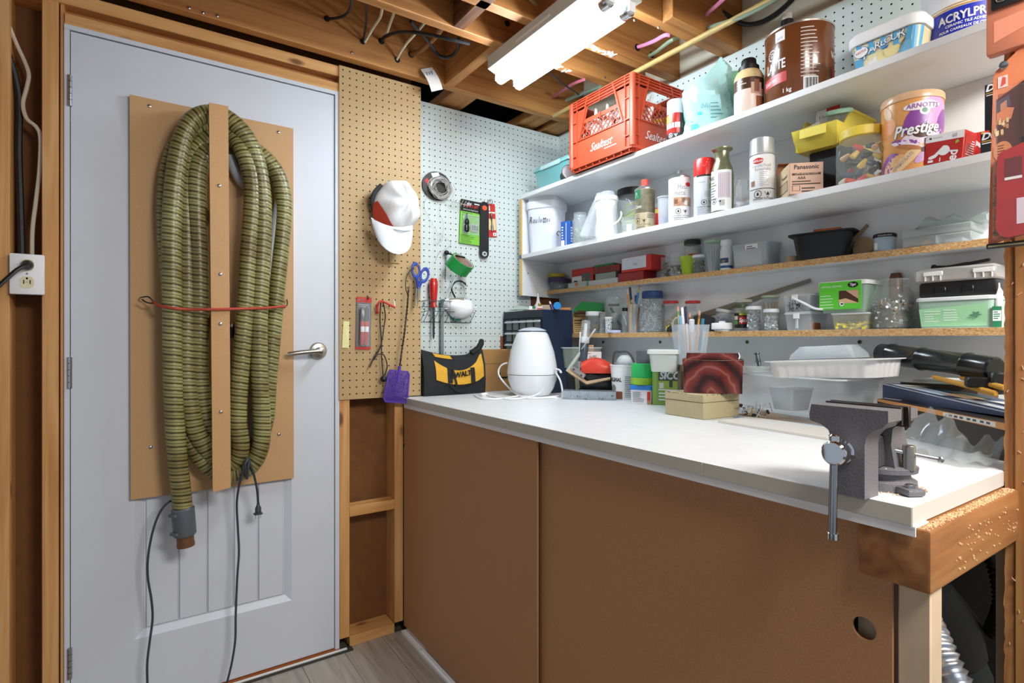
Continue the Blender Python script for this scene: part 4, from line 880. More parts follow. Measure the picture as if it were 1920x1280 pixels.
# ---- red milk crate
CX, CY0, CY1, CD = 1.452, pX(1186, VC, 1.452).y, pX(1073, VC, 1.452).y, .280
cw = CY1-CY0; ch = pX(1186, 136, 1.452).z-z1
cr = thing('milk_crate', 'red plastic milk crate full of white tubes on the top shelf', 'crate', (CX, (CY0+CY1)/2, z1), -PI/2)
rm = mat('#b54326', .42, noise=.04, nscale=12)
def crate_side(W, hand=True):       # panel in local x (centre 0) and z, front face at y=0, thickness .004 inward
    b = MB(); t = .004; hw = W/2
    zb, zm, zt = .022, ch*.43, ch*.62
    b.box(-hw, hw, 0, t, zb, zm, rm)
    # corner wedges beside the lattice
    for sg in (-1, 1):
        b.loft([[(sg*hw, y, zm), (sg*hw*.72, y, zm), (sg*hw*.42, y, ch*.90), (sg*hw, y, ch*.90)] for y in (0, t)], rm)
        b.loft([[(sg*hw*.74, y, zm), (sg*hw*.70, y, zm), (sg*hw*.40, y, ch), (sg*hw*.44, y, ch)] for y in (-.006, .001)], rm)
        b.box(sg*hw*.80-.002, sg*hw*.80+.002, -.006, .001, zb, ch, rm)
    b.box(-hw*.60, hw*.60, 0, t, ch*.645, ch*.70, rm)
    b.box(-hw, hw, 0, t, ch*.86, ch, rm)
    for z in (ch*.885, ch*.925, ch*.965, ch*.997): b.box(-hw-.003, hw+.003, -.0065, 0, z-.0018, z+.0018, rm)
    b.box(-.002, .002, -.005, 0, ch*.86, ch, rm); b.box(-.002, .002, -.005, 0, ch*.62, ch*.70, rm)
    for z in (ch*.43, ch*.22, ch*.70):
        for sg in (-1, 1): b.box(min(sg*hw*.8, sg*hw*1.02), max(sg*hw*.8, sg*hw*1.02), -.006, 0, z-.002, z+.002, rm)
    b.box(-hw*.8, hw*.8, -.004, 0, zm-.002, zm+.002, rm)
    # diagonal lattice
    lo, hi = zm, ch*.655
    for i in range(-9, 10):
        for s_ in (1, -1):
            x0 = i*hw*.155; x1 = x0+s_*(hi-lo)*.9
            def xm(z): return hw*(.72-.30*(z-zm)/(ch*.90-zm))
            z0_, z1_ = lo, hi; pts = []
            N = 6; run = []
            for k_ in range(N+1):
                q = k_/N; x = x0+(x1-x0)*q; z = lo+(hi-lo)*q
                if abs(x) < xm(z): run.append((x, z))
            if len(run) > 1: b.loft([[(run[0][0]-.002, y, run[0][1]), (run[0][0]+.002, y, run[0][1]), (run[-1][0]+.002, y, run[-1][1]), (run[-1][0]-.002, y, run[-1][1])] for y in (.0005, .004)], rm)
    # base rim
    b.box(-hw-.004, hw+.004, -.008, .004, .012, .022, rm); b.box(-hw+.006, hw-.006, .002, .006, 0, .012, rm)
    for i in range(9): x = -hw+.012+i*(W-.024)/8; b.box(x-.0012, x+.0012, -.006, .004, .002, .012, rm)
    return b
sd = crate_side(cw).build('front_side', cr)
s2_ = crate_side(CD).build('right_side', cr); s2_.location = (cw/2, CD/2, 0); s2_.rotation_euler = (0, 0, PI/2)
s3_ = piece(s2_, cr, (-cw/2, CD/2, 0)); s3_.rotation_euler = (0, 0, -PI/2); s3_.name = 'left_side'
s4_ = piece(sd, cr, (0, CD, 0)); s4_.rotation_euler = (0, 0, PI); s4_.name = 'back_side'
b = MB(); b.box(-cw/2, cw/2, 0, CD, .010, .014, rm); b.build('base', cr)
for x, y in ((cw/2, 0), (-cw/2, 0)): MB().at(x, y, .02).stack([(rrect(.022, .022, .009), 0), (rrect(.022, .022, .009), ch-.022)], rm).build('corner_post', cr)
b = MB(); b.text('Sealtest', 0, .058, -.0012, .044, mat('#efe9e4', .6), .85, .42); b.quad(.02, .085, .048, .0505, -.0012, PWHITE); b.build('lettering', cr)
b = MB(Matrix.Translation((cw/2, CD/2, 0)) @ Matrix.Rotation(PI/2, 4, 'Z')); b.text('Sealtest', -.02, .058, -.0012, .044, mat('#efe9e4', .6), .85, .42); b.build('lettering', cr)
# tubes inside the crate
Mc = Matrix.Translation(cr.location) @ Matrix.Rotation(-PI/2, 4, 'Z')
b = MB(); b.lathe([(.020, 0), (.021, .004), (.021, .17), (.019, .175), (.008, .178), (.006, .205), (.003, .225)], PWHITE, 14); proto = b.build('tube_body')
ring_ = MB(); ring_.lathe([(.0212, .04), (.0212, .11)], mat('#c9cdd6', .5), 14, (False, False)); ring_.cpatch(.0214, -.9, .9, .07, .09, mat('#3f57a8', .5), 5); rp_ = ring_.build('tube_label')
rr = random.Random(12); first = True; COLS = []
for i in range(11):
    x = -.125+.05*(i % 6)+rr.uniform(-.004, .004); y = .055+.085*(i//6)+rr.uniform(-.01, .02)
    loc = Mc @ Vector((x, y, .016+.002))
    t = thing('caulk_tube', 'white caulk tube in the %s row inside the red milk crate' % ('front' if i < 6 else 'back'), 'tube', loc, rr.uniform(0, 6), 'white tubes in the red crate', rr.uniform(-.22, .22), rr.uniform(-.2, .2))
    for s_ in (proto, rp_): piece(s_, t, (0, 0, 0)).name = 'body' if s_ is proto else 'printed_band'
bpy.data.objects.remove(proto); bpy.data.objects.remove(rp_)
e = thing('putty_tub', 'yellow lidded tub showing through the hand hole of the red crate', 'tub', Mc @ Vector((.10, .225, .016)), 0)
b = MB(); b.lathe([(.030, 0), (.033, .14)], mat('#cfd4cf', .5), 18); b.build('body', e); b = MB(); b.lathe([(.035, .14), (.035, .158), (.02, .164)], mat('#d9b32c', .5), 18); b.build('lid', e)
# ---- spray can right of the crate
def can(e, S, r, hb, body, m_top=None, cap=None, n=22, shoulder=True):
    b = MB(S); b.lathe([(r*.94, 0), (r, r*.07), (r, hb)], body, n, (True, False)); b.build('body', e)
    b = MB(S); b.lathe([(r, hb), (r*1.03, hb+r*.03), (r*1.03, hb+r*.1), (r*.93, hb+r*.2), (r*.6, hb+r*.42), (r*.5, hb+r*.46)], m_top or STEEL, n); b.build('shoulder', e)
e, S = tC('spray_can', 'grey capped spray can with red and black label right of the crate', 'can', 1267, 1.500, z1)
ht = Hp(e, S, 190); r = 16.3; body = mat('#a8281f', .3)
b = MB(S); b.lathe([(r*.95, 0), (r, 2), (r, ht*.64)], body, 22, (True, False)); b.build('body', e)
b = MB(S); b.lathe([(r*.98, ht*.64), (r*.98, ht*.985), (r*.9, ht)], mat('#b9bec2', .3), 22); b.build('cap', e)
b = MB(S); q = r*1.01; b.cpatch(q, -1.4, 1.5, ht*.27, ht*.40, mat('#e8e6e2', .4)); b.cpatch(q, -.1+.6, 1.5, 0, ht*.64, BLACK, r1=q); b.cpatch(q, -1.5, .5, ht*.02, ht*.14, BLACK); b.cpatch(q, -1.5, -.4, ht*.42, ht*.60, mat('#d8b040', .4)); b.ctext('Dupli', -.9, ht*.47, q*1.005, 7, INK, .7, .2)
hazard(b, -.6, ht*.09, q*1.01, 4.2, PWHITE); b.build('printed_label', e)
# ---- teal plastic bag and plush handle
e, S = tC('plastic_bag', 'pale teal printed plastic bag bulging between the cans on the top shelf', 'bag', 1322, 1.555, z1)
ht = Hp(e, S, 126); rr = random.Random(6); n = 36; R = []
for k in range(19):
    t = k/18; xl = -40+2*math.sin(9*t) if t < .70 else -40+58*((t-.70)/.30)**.8; xr = 46+3*math.sin(7*t) if t < .9 else 46-12*(t-.9)/.1; dp = 30-16*max(0, t-.5)/.5; ring = []
    for i in range(n):
        a = 2*PI*i/n; c_, s_ = math.cos(a), math.sin(a)
        f_ = 1+.04*math.sin(6*a+9*t)+rr.uniform(-.05, .05)
        ring.append(((xl+xr)/2+(xr-xl)/2*abs(c_)**.6*(1 if c_ > 0 else -1)*f_, dp*s_*f_*(1+.12*math.sin(13*t+4*a)), ht*t+(rr.uniform(-2, 2) if 0 < k < 18 else 0)+(7*math.sin(a*3)+5*c_ if k > 15 else 0)))
    R.append(ring)
b = MB(S); b.loft(R, mat('#b7e0da', .2, alpha=.72)); b.build('film', e, sharp=25)
b = MB(S); b.cpatch(47, -.55, -.12, 6, 38, mat('#3fb5bb', .4), sy=.66); b.cpatch(47.2, -.55, -.12, 18, 19.5, PWHITE, sy=.66); b.cpatch(47.2, -.55, -.12, 27, 28.5, PWHITE, sy=.66)
b.clines(47.5, .2, .75, 52, 7, 6.5, 2.0, mat('#4d9aa0', .5), 5, sy=.68); b.ctext('blu', 0, 44, 47.5, 13, mat('#4d9aa0', .5), 1, .3, sy=.68); b.build('print', e)
e, S = tC('watering_can', 'mint green plastic can half hidden behind the teal bag', 'can', 1374, 1.665, z1)
ht = Hp(e, S, 143); b = MB(S); b.lathe([(24, 0), (26, 6), (26, ht-8), (22, ht)], mat('#8cc9a8', .4), 20); b.build('body', e); b = MB(S); b.tube([(24, 0, ht*.3), (34, 0, ht*.5), (32, 0, ht*.9), (16, 0, ht)], 3, mat('#8cc9a8', .4), 8, smooth=4); b.build('handle', e)
# ---- brown bottle
e, S = tC('creamer_bottle', 'cream and brown bottle with black cap in the middle of the top shelf', 'bottle', 1404, 1.512, z1)
ht = Hp(e, S, 113); r = 26
b = MB(S); b.lathe([(r*.94, 0), (r, 3), (r, ht*.40)], mat('#e6d3c4', .35), 24, (True, False)); b.lathe([(r, ht*.40), (r, ht*.60)], mat('#4b2a1c', .35), 24, (False, False)); b.lathe([(r, ht*.60), (r*.97, ht*.68), (r*.82, ht*.76), (r*.62, ht*.80)], mat('#d9bf8c', .35), 24, (False, True)); b.build('body', e)
b = MB(S); b.lathe([(r*.70, ht*.78), (r*.70, ht*.86), (r*.52, ht*.875), (r*.50, ht*.985), (r*.46, ht)], BLACK, 22); b.build('cap', e)
b = MB(S); q = r*1.012; b.cpatch(q, .15, .95, ht*.30, ht*.50, mat('#c9a48a', .5)); b.cpatch(q*1.003, .35, .75, ht*.33, ht*.55, mat('#8b5c44', .5)); b.cpatch(q, .5, 1.3, ht*.04, ht*.26, mat('#9c5a3a', .5)); b.clines(q, -.9, -.1, ht*.55, 2, 5, 1.6, mat('#d9c7ae', .5)); b.build('printed_label', e)
# ---- big brown canister
e, S = tC('chocolate_tin', 'large brown canister with white lettering and barcode on the top shelf', 'tin', 1498, 1.562, z1)
ht = Hp(e, S, 68); r = 58; bm_ = mat('#6b3b1c', .22, noise=.15, nscale=6, coat=.3)
b = MB(S); b.lathe([(r*.98, 0), (r, 2), (r, ht-3)], bm_, 40, (True, False)); b.build('body', e)
b = MB(S); b.lathe([(r*1.015, ht-3), (r*1.02, ht), (r*.98, ht+.5), (r*.95, ht-2)], mat('#cfcac2', .25, .9), 40); b.build('rim', e)
b = MB(S); q = r*1.004; W_ = PWHITE
b.ctext('LATTE', -.75, ht*.42, q, 24, W_, .62, .0, fat=.02); b.cpatch(q, -1.5, -.35, ht*.22, ht*.36, mat('#c03a3c', .4)); b.ctext('COLD MIX', -.95, ht*.26, q*1.002, 9, W_, .8, fat=.02); b.ctext('1 kg', -.35, ht*.06, q, 11, W_, .9, fat=.02)
b.cpatch(q, -.72, -.40, ht*.80, ht*.95, W_); b.ctext('LATTE', -.56, ht*.83, q*1.002, 5, mat('#4a5aa8', .5), .8)
for k in range(16):
    a0 = -1.0+.17*math.cos(2*PI*k/16); b.cpatch(q, -.86+.15*math.cos(2*PI*k/16)-.02, -.86+.15*math.cos(2*PI*k/16)+.02, ht*.66+9*math.sin(2*PI*k/16)-1.2, ht*.66+9*math.sin(2*PI*k/16)+1.2, W_, 1)
b.ctext('D', -.86, ht*.63, q, 12, W_, .9)
b.clines(q, .05, .62, ht*.90, 14, 6.6, 1.6, mat('#d9d2c8', .5), 3); b.cpatch(q, .12, .55, ht*.02, ht*.22, W_)
for k in range(12): b.cpatch(q*1.003, .16+k*.03, .17+k*.03+.008*(k % 3), ht*.04, ht*.20, INK, 1)
b.ctext('VH', 1.22, ht*.50, q, 18, W_, .7); b.cpatch(q, 1.12, 1.36, ht*.16, ht*.36, mat('#c03a3c', .4)); b.build('printed_label', e)
e, S = tC('corked_bottle', 'dark bottle with a white stopper behind the brown canister', 'bottle', 1476, 1.69, z1)
ht = Hp(e, S, 27); b = MB(S); b.lathe([(22, 0), (22, ht*.75), (11, ht*.88)], mat('#1c1a18', .3), 18); b.build('body', e)
b = MB(S); b.lathe([(11, ht*.86), (11, ht*.94)], BLACK, 18); b.build('neck', e); b = MB(S); b.lathe([(8, ht*.92), (8.5, ht)], mat('#d9d6cf', .7), 14); b.build('stopper', e)
# ---- ice cream tub
e, w_, zf = tW('ice_cream_tub', 'oval white lidded ice cream tub with blue and yellow print on the top shelf', 'tub', 1.478, 1587, 1727, z1)
hl = zf(1655, 62); dd = .145
b = MB(Matrix.Translation((0, dd/2, 0))); b.stack([(rrect(w_*.84, dd*.86, .022, 7), 0), (rrect(w_*.96, dd*.97, .026, 7), hl)], mat('#f3ecc2', .4)); b.build('body', e)
b = MB(Matrix.Translation((0, dd/2, 0))); b.stack([(rrect(w_*1.02, dd*1.06, .032, 7), hl-.006), (rrect(w_*1.04, dd*1.08, .033, 7), hl), (rrect(w_*1.04, dd*1.08, .033, 7), hl+.016), (rrect(w_*1.0, dd*1.03, .031, 7), hl+.021), (rrect(w_*.9, dd*.92, .028, 7), hl+.018)], PWHITE); b.build('lid', e)
def yf(z): return dd/2-(dd*.86+(dd*.97-dd*.86)*z/hl)/2-.0012
def pq(b, x0, x1, za, zb, m, lift=0, sk=0): b.poly([(x0, yf(za)-lift, za), (x1, yf(za)-lift, za), (x1+sk, yf(zb)-lift, zb), (x0+sk, yf(zb)-lift, zb)], m)
bl1, bl2, tan_ = mat('#5fb0de', .4), mat('#2a7fb4', .4), mat('#c7a45f', .4); sp_ = w_*.42-.008
b = MB()
for k in range(10):
    x0 = -sp_*.98+k*sp_*.196; pq(b, x0, x0+sp_*.098, hl*.88, hl*.965, bl2, .0004); pq(b, x0+sp_*.098, x0+sp_*.196, hl*.88, hl*.965, tan_, .0004)
for k in range(5):
    x0 = -sp_*.9+k*sp_*.42; pq(b, x0, x0+sp_*.2, hl*.45, hl*.88, bl1, .0002, sk=.003*(k-2))
pq(b, -sp_*1.05, -sp_*.75, .004, hl*.40, bl1, .0002); pq(b, sp_*.55, sp_*1.0, hl*.08, hl*.45, mat('#7fc3e6', .4), .0002)
for cx, cz, r_ in ((sp_*.0, hl*.22, hl*.22), (sp_*.32, hl*.34, hl*.27)):
    b.poly([(cx+r_*math.cos(a*PI/10), yf(cz)-.0007, cz+r_*.9*math.sin(a*PI/10)) for a in range(20)], mat('#f2e3a4', .5))
for k in range(4): b.poly([(sp_*.58+k*.004, yf(hl*.4)-.001, hl*.25+k*.006), (sp_*.62+k*.004, yf(hl*.4)-.001, hl*.25+k*.006), (sp_*.74+k*.004, yf(hl*.4)-.001, hl*.52+k*.004), (sp_*.70+k*.004, yf(hl*.4)-.001, hl*.52+k*.004)], mat('#a97e3e', .5))
for cx, cz in ((-sp_*.28, hl*.2), (-sp_*.42, hl*.12)): b.poly([(cx+hl*.13*math.cos(a*PI/3), yf(cz)-.0008, cz+hl*.11*math.sin(a*PI/3)) for a in range(6)], PWHITE)
b.poly([(-sp_*.02, yf(hl*.5)-.001, hl*.46), (sp_*.24, yf(hl*.5)-.001, hl*.56), (sp_*.16, yf(hl*.5)-.001, hl*.44)], mat('#4a5fae', .5))
Tx = [('P', -.62, .34, .031), ('A', -.40, .48, .024), ('R', -.19, .54, .024), ('L', .0, .58, .024), ('O', .20, .61, .024), ('U', .43, .63, .025), ('R', .67, .62, .029)]
for ch_, xx, zz, sz in Tx:
    b.text(ch_, sp_*xx, hl*zz, yf(hl*zz)-.0010, sz, bl2, 1, .15, rot=.10, fat=.06); b.text(ch_, sp_*xx, hl*zz, yf(hl*zz)-.0016, sz, PWHITE, 1, .15, rot=.10, fat=.012)
b.poly([(-sp_*.80+.017*math.cos(a*PI/8), yf(hl*.62)-.0009, hl*.62+.014*math.sin(a*PI/8)) for a in range(16)], bl2); b.poly([(-sp_*.80+.0155*math.cos(a*PI/8), yf(hl*.62)-.0013, hl*.62+.0125*math.sin(a*PI/8)) for a in range(16)], PWHITE); b.text('NESTLÉ', -sp_*.80, hl*.60, yf(hl*.62)-.0017, .008, mat('#c0392b', .5), .9, .1, rot=.2)
P0, P1 = rrect(w_*.843, dd*.863, .022, 7), rrect(w_*.963, dd*.973, .026, 7)
for i in list(range(24, 32))+list(range(16, 20)):
    j = (i+1) % 32; b.add([(P0[i][0], P0[i][1]+dd/2, .003), (P0[j][0], P0[j][1]+dd/2, .003), (P1[j][0], P1[j][1]+dd/2, hl*.88), (P1[i][0], P1[i][1]+dd/2, hl*.88)], [(0, 1, 2, 3)], bl1 if i % 3 != 1 else mat('#e9d9a8', .4))
b.lines(-sp_*.8, -sp_*.2, hl*.07, yf(0)-.0008, 2, .004, .0012, bl2); b.build('printed_label', e)
# ---- adhesive pail
e, S = tC('adhesive_pail', 'white pail with blue tile adhesive label at the right of the top shelf', 'pail', 1812, 1.615, z1, rz=.0)
ht = Hp(e, S, -60); r = 70
b = MB(S); b.lathe([(r*.90, 0), (r, ht)], PWHITE, 36); b.lathe([(r*1.05, ht*.92), (r*1.05, ht)], PWHITE, 36); b.build('body', e)
b = MB(S); q = r*1.002; bz = mat('#2333b4', .4)
def rad(z): return r*(.90+.10*z/ht)+.5
za, zb = 20, 66
b.cpatch(rad(za), -1.15, 1.15, za, zb, bz, 14, r1=rad(zb)); b.cpatch(rad(zb), -1.15, 1.15, zb+1, zb+4, GOLD, 14); b.cpatch(rad(zb+6), -1.15, 1.15, zb+6, zb+8, GOLD, 14)
for k in range(34):
    a = -1.1+k*2.2/34; a2 = a+2.2/34; am = (a+a2)/2; q = rad(za)*1.004; b.add([(q*math.sin(a), -q*math.cos(a), za-.5), (q*math.sin(a2), -q*math.cos(a2), za-.5), (q*math.sin(am), -q*math.cos(am), za+3.5)], [(0, 1, 2)], PWHITE)
b.ctext('ACRYLPRO', .0, 43, rad(50)*1.012, 21, PWHITE, .80, 0, fat=.03); b.ctext('CERAMIC TILE ADHESIVE', .05, 35, rad(37)*1.008, 6.6, PWHITE, .95, .1, fat=.03); b.ctext('POUR CARREAUX DE CERAMIQUE', .08, 27, rad(29)*1.008, 6.4, PWHITE, .95, .1, fat=.03)
for z, a1 in ((16, -.3), (13.5, .9), (9.5, .2), (6, .9)): b.clines(rad(z)+.4, -1.1, a1, z, 1, 5, .9 if a1 > .5 else 1.6, LINE, int(z*7))
b.build('printed_label', e)

# ------------------------------------------------------------ second shelf
e, S = tC('bucket', 'white square bucket hand lettered in black at the left of the second shelf', 'bucket', 1025, 1.575, z2, rz=-.42)
ht = Hp(e, S, 390)
b = MB(S); b.stack([(rrect(52, 50, 12, 4), 0), (rrect(62, 60, 14, 4), ht)], mat('#e3e7f2', .4)); b.build('body', e)
b = MB(S); b.stack([(rrect(65, 63, 15, 4), ht-6), (rrect(66, 64, 15, 4), ht), (rrect(66, 64, 15, 4), ht+7), (rrect(60, 58, 13, 4), ht+8), (rrect(58, 56, 13, 4), ht+17), (rrect(52, 50, 12, 4), ht+18)], mat('#e6eaf0', .4)); b.build('lid', e)
b = MB(S)
def hand(b, s_, y, x, z, size): b.text(s_, x, z, y, size, INK, .62, .12)
for ch_, xx, zz, sz in (('R', -19, 56, 17), ('o', -12.5, 56, 14), ('u', -7.5, 56, 14), ('l', -2.5, 56, 16), ('e', 1.5, 56, 13), ('t', 6.5, 55, 18), ('t', 10, 55, 18), ('e', 14, 56, 12), ('s', 18.5, 56, 11)): b.text(ch_, xx, zz, -28.6-.10*(zz-48)*.5-1.2, sz, INK, .62, .15)
b.build('lettering', e)
e, S = tC('tie_wires', 'black twist tie wires curled above the blue carton', 'wire', 1062, 1.60, z2+.062)
b = MB(S); b.tube([(-14, 0, 6), (-18, -2, 10), (-14, -2, 14), (-6, 0, 8), (2, 0, 4), (4, -2, 12), (0, -2, 14), (-2, 0, 6), (6, 0, 0)], .7, BLACK, 6, smooth=4); b.tube([(4, 0, 2), (12, 0, 14), (10, 0, 24), (6, 0, 25)], .8, BLACK, 6, smooth=4); b.tube([(6, 0, 0), (10, 0, -25)], .8, BLACK, 6); b.build('wire', e)
e, S = tC('small_carton', 'narrow blue and white carton beside the white bucket', 'carton', 1064, 1.52, z2, rz=-.5)
ht = Hp(e, S, 416); b = MB(S); b.rbox(-10, 10, -8, 8, 0, ht, .5, mat('#2455a4', .45), 1); b.build('carton', e)
b = MB(S); b.quad(-9, -2, 2, 13, -8.2, PWHITE)
for k in range(6): b.quad(-8, -4.5-.4*(k % 3), ht-12-k*5, ht-10-k*5, -8.2, PWHITE); b.poly([(10.2, -6, ht-14-k*5), (10.2, 2-(k % 2)*3, ht-14-k*5), (10.2, 2-(k % 2)*3, ht-11-k*5), (10.2, -6, ht-11-k*5)], PWHITE)
b.quad(1, 2, 2, ht-3, -8.2, PWHITE); b.build('print', e)
e, S = tC('clear_jar', 'clear jar of green and silver wire bits beside the blue carton', 'jar', 1088, 1.52, z2)
ht = Hp(e, S, 400); b = MB(S); b.lathe([(14, 0), (15, 1.5), (15, ht*.78), (12.5, ht*.84), (12.5, ht)], CLEAR, 20, (True, False)); b.build('jar', e)
rr = random.Random(5); b = MB(S)
for i in range(60):
    a, r_, zz = rr.uniform(0, 6.3), rr.uniform(2, 12), rr.uniform(2, ht*.45); p = Vector((r_*math.cos(a), r_*math.sin(a), zz)); q = p+Vector((rr.uniform(-5, 5), rr.uniform(-5, 5), rr.uniform(-1, 10)))
    if Vector((q.x, q.y)).length < 13.5: b.rod(p, q, .5, rr.choice([mat('#6f9a54', .5), mat('#a9b58c', .5), STEEL]), 4)
b.build('wire_bits', e, kind='stuff')
# bagged white cup
e, S = tC('bagged_cup', 'white plastic cup inside a clear zip bag on the second shelf', 'cup', 1137, 1.525, z2)
ht = Hp(e, S, 370); b = MB(S); b.lathe([(20, 0), (20, ht*.35), (18, ht*.37), (20, ht*.9), (21.5, ht*.9), (21.5, ht)], PWHITE, 24); b.build('cup', e)
b = MB(S); b.tube([(12, -22, ht*.3), (22, -24, ht*.38), (27, -22, ht*.5), (26, -18, ht*.6)], 1.5, PWHITE, 6, smooth=3); b.build('cup_handle', e)
rr = random.Random(3); R = []
for k in range(10):
    t = k/9; ring = []; wl_, wr_2 = -52+34*t, 30-14*t
    for i in range(20):
        a = 2*PI*i/20; c_ = math.cos(a); x = (wl_+wr_2)/2+(wr_2-wl_)/2*c_; ring.append((x+rr.uniform(-1, 1), (25-6*t)*math.sin(a)*(1 if c_ > -.5 else .5)+rr.uniform(-1.2, 1.2), (ht*1.10)*t+(8*(1-t)*max(0, -c_))+rr.uniform(-1, 1)*(1 if k else 0)+(1.2 if not k else 0)))
    R.append(ring)
b = MB(S); b.loft(R, FILM); b.build('bag', e, sharp=20)
# jar of string with black lid
e, S = tC('string_jar', 'tall clear jar of yellow string with a black lid behind the camouflage can', 'jar', 1186, 1.645, z2)
ht = Hp(e, S, 356); b = MB(S); b.lathe([(26, 0), (27, 3), (27, ht*.85), (24, ht*.9)], GLASS, 24, (True, False)); b.build('jar', e)
b = MB(S); b.lathe([(28, ht*.86), (28.5, ht*.9), (28.5, ht*.99), (26, ht)], BLACK, 24); b.build('lid', e)
b = MB(S); rr = random.Random(1); ys = mat('#b9bf3a', .6)
for i in range(16):
    z = rr.uniform(10, ht*.75); a0 = rr.uniform(0, 6); r_ = rr.uniform(14, 23); q, s_ = rr.uniform(-.5, .5), rr.uniform(-.5, .5)
    b.tube([(r_*math.cos(a0+t*.5), r_*math.sin(a0+t*.5), z+r_*q*math.cos(t*.5)+r_*s_*math.sin(t*.5)) for t in range(13)], .9, ys, 5)
b.build('string', e, kind='stuff')
e, S = tC('clear_tub', 'low clear tub with a white label in front of the string jar', 'tub', 1178, 1.515, z2)
ht = Hp(e, S, 408); b = MB(S); b.stack([(rrect(24, 22, 4), 0), (rrect(27, 24, 4), ht)], CLEAR, (True, False)); b.quad(-3, 6, 4, 17, -12.4, PWHITE); b.build('tub', e)
# camouflage spray can
e, S = tC('spray_can', 'camouflage tan spray can with a red nozzle cap', 'can', 1209, 1.503, z2)
ht = Hp(e, S, 337); r = 18.3; hb = ht*.78
can(e, S, r, hb, mat('#b7a885', .35))
b = MB(S); b.lathe([(r*.38, hb+r*.45), (r*.36, ht-1), (r*.3, ht)], mat('#d8453a', .4), 16); b.build('nozzle_cap', e)
b = MB(S); q = r*1.01; cm = mat('#6e6650', .5, noise=.35, nscale=45)
b.cpatch(q, -1.4, 1.5, hb*.40, hb*.99, cm, 10); b.cpatch(q*1.004, -1.4, -.45, hb*.76, hb*.99, mat('#1f6a44', .4)); b.poly([(q*1.01*math.sin(-.95), -q*1.01*math.cos(-.95), hb*.94), (q*1.01*math.sin(-1.15), -q*1.01*math.cos(-1.15), hb*.80), (q*1.01*math.sin(-.75), -q*1.01*math.cos(-.75), hb*.80)], PWHITE)
b.ctext('Camo', -.75, hb*.52, q*1.006, 9, PWHITE, .7, .2); b.ctext('ultra', .5, hb*.86, q*1.006, 8, mat('#463f2c', .5), .7); b.clines(q, -1.2, -.2, hb*.36, 3, 3, 1, LINE, 4); b.clines(q, .2, 1.2, hb*.36, 3, 3, 1.2, LINE, 5)
hazard(b, -.75, hb*.20, q*1.006, 5.2); b.ctext('VERY DANGER', -.1, hb*.08, q*1.006, 4.4, LINE, .9); b.clines(q, -.9, .6, hb*.05, 1, 3, 1.2, LINE); b.build('printed_label', e)
e, S = tC('film_roll', 'clear plastic film leaning behind the camouflage can', 'film', 1240, 1.665, z2)
b = MB(S); b.loft([[(-26, 6, 0), (-26, 0, 0), (22, -2, 0), (22, 4, 0)], [(-22, 8, 58), (-22, 4, 58), (24, 3, 86), (24, 8, 86)]], FILM); b.build('film', e)
e, S = tC('small_box', 'small red and yellow box behind the blue filled cup', 'box', 1232, 1.62, z2)
b = MB(S); b.rbox(-12, 12, -8, 8, 0, 50, .6, PRED, 1); b.quad(-12, 12, 40, 48, -8.1, mat('#d2b13a', .5)); b.quad(-12, 12, 2, 18, -8.1, GREYP); b.build('box', e)
e, S = tC('clear_cup', 'small clear cup half full of blue wire connectors', 'cup', 1246, 1.510, z2)
ht = Hp(e, S, 372); b = MB(S); b.lathe([(11, 0), (12.5, ht), (13.8, ht), (13.8, ht+2.5), (12, ht+2.5)], mat('#d9dfe6', .35, alpha=.55), 20, (True, False)); b.build('cup', e)
rr = random.Random(7); b = MB(S)
for i in range(26): a, r_ = rr.uniform(0, 6.3), rr.uniform(0, 9); b.M = S @ Matrix.Translation((r_*math.cos(a), r_*math.sin(a), rr.uniform(1.5, 17))) @ Matrix.Rotation(rr.uniform(0, 3), 4, 'X') @ Matrix.Rotation(rr.uniform(0, 3), 4, 'Z'); b.lathe([(1.8, -3), (1.2, 3)], mat('#2f6fd0', .4), 7)
b.build('connectors', e, kind='stuff')
# white metal primer can
e, S = tC('spray_can', 'white uncapped spray can with a picture of metal balls', 'can', 1274, 1.508, z2)
ht = Hp(e, S, 320); r = 20; hb = ht*.83
can(e, S, r, hb, mat('#eceae6', .35))
b = MB(S); b.lathe([(r*.22, hb+r*.44), (r*.2, ht), (r*.1, ht)], mat('#6d6a66', .5), 10); b.build('nozzle', e)
b = MB(S); q = r*1.01; b.ctext('Metal', .30, hb*.72, q, 12, GREYP, .7); b.ctext('métal', .05, hb*.58, q, 14, GREYP, .7); b.cpatch(q, -.55, 1.4, hb*.34, hb*.54, mat('#c9a183', .5, noise=.4, nscale=50), 8)
for a, z, c2 in ((-.3, .44, '#8c5a3a'), (.0, .40, '#b98a6a'), (.35, .47, '#7c5236'), (.6, .41, '#efece8')): b.cpatch(q*1.004, a-.16, a+.16, hb*(z-.05), hb*(z+.05), mat(c2, .4), 4)
blob(b, .85, hb*.83, 6, 4, PRED, q*1.006, rr_=r)
hazard(b, -.1, hb*.22, q*1.004, 5.4); b.ctext('EXTREME DANGER', .2, hb*.1, q*1.004, 4.2, LINE, .9); b.clines(q, -.5, .9, hb*.08, 2, 3, 1, LINE, 2); b.build('printed_label', e)
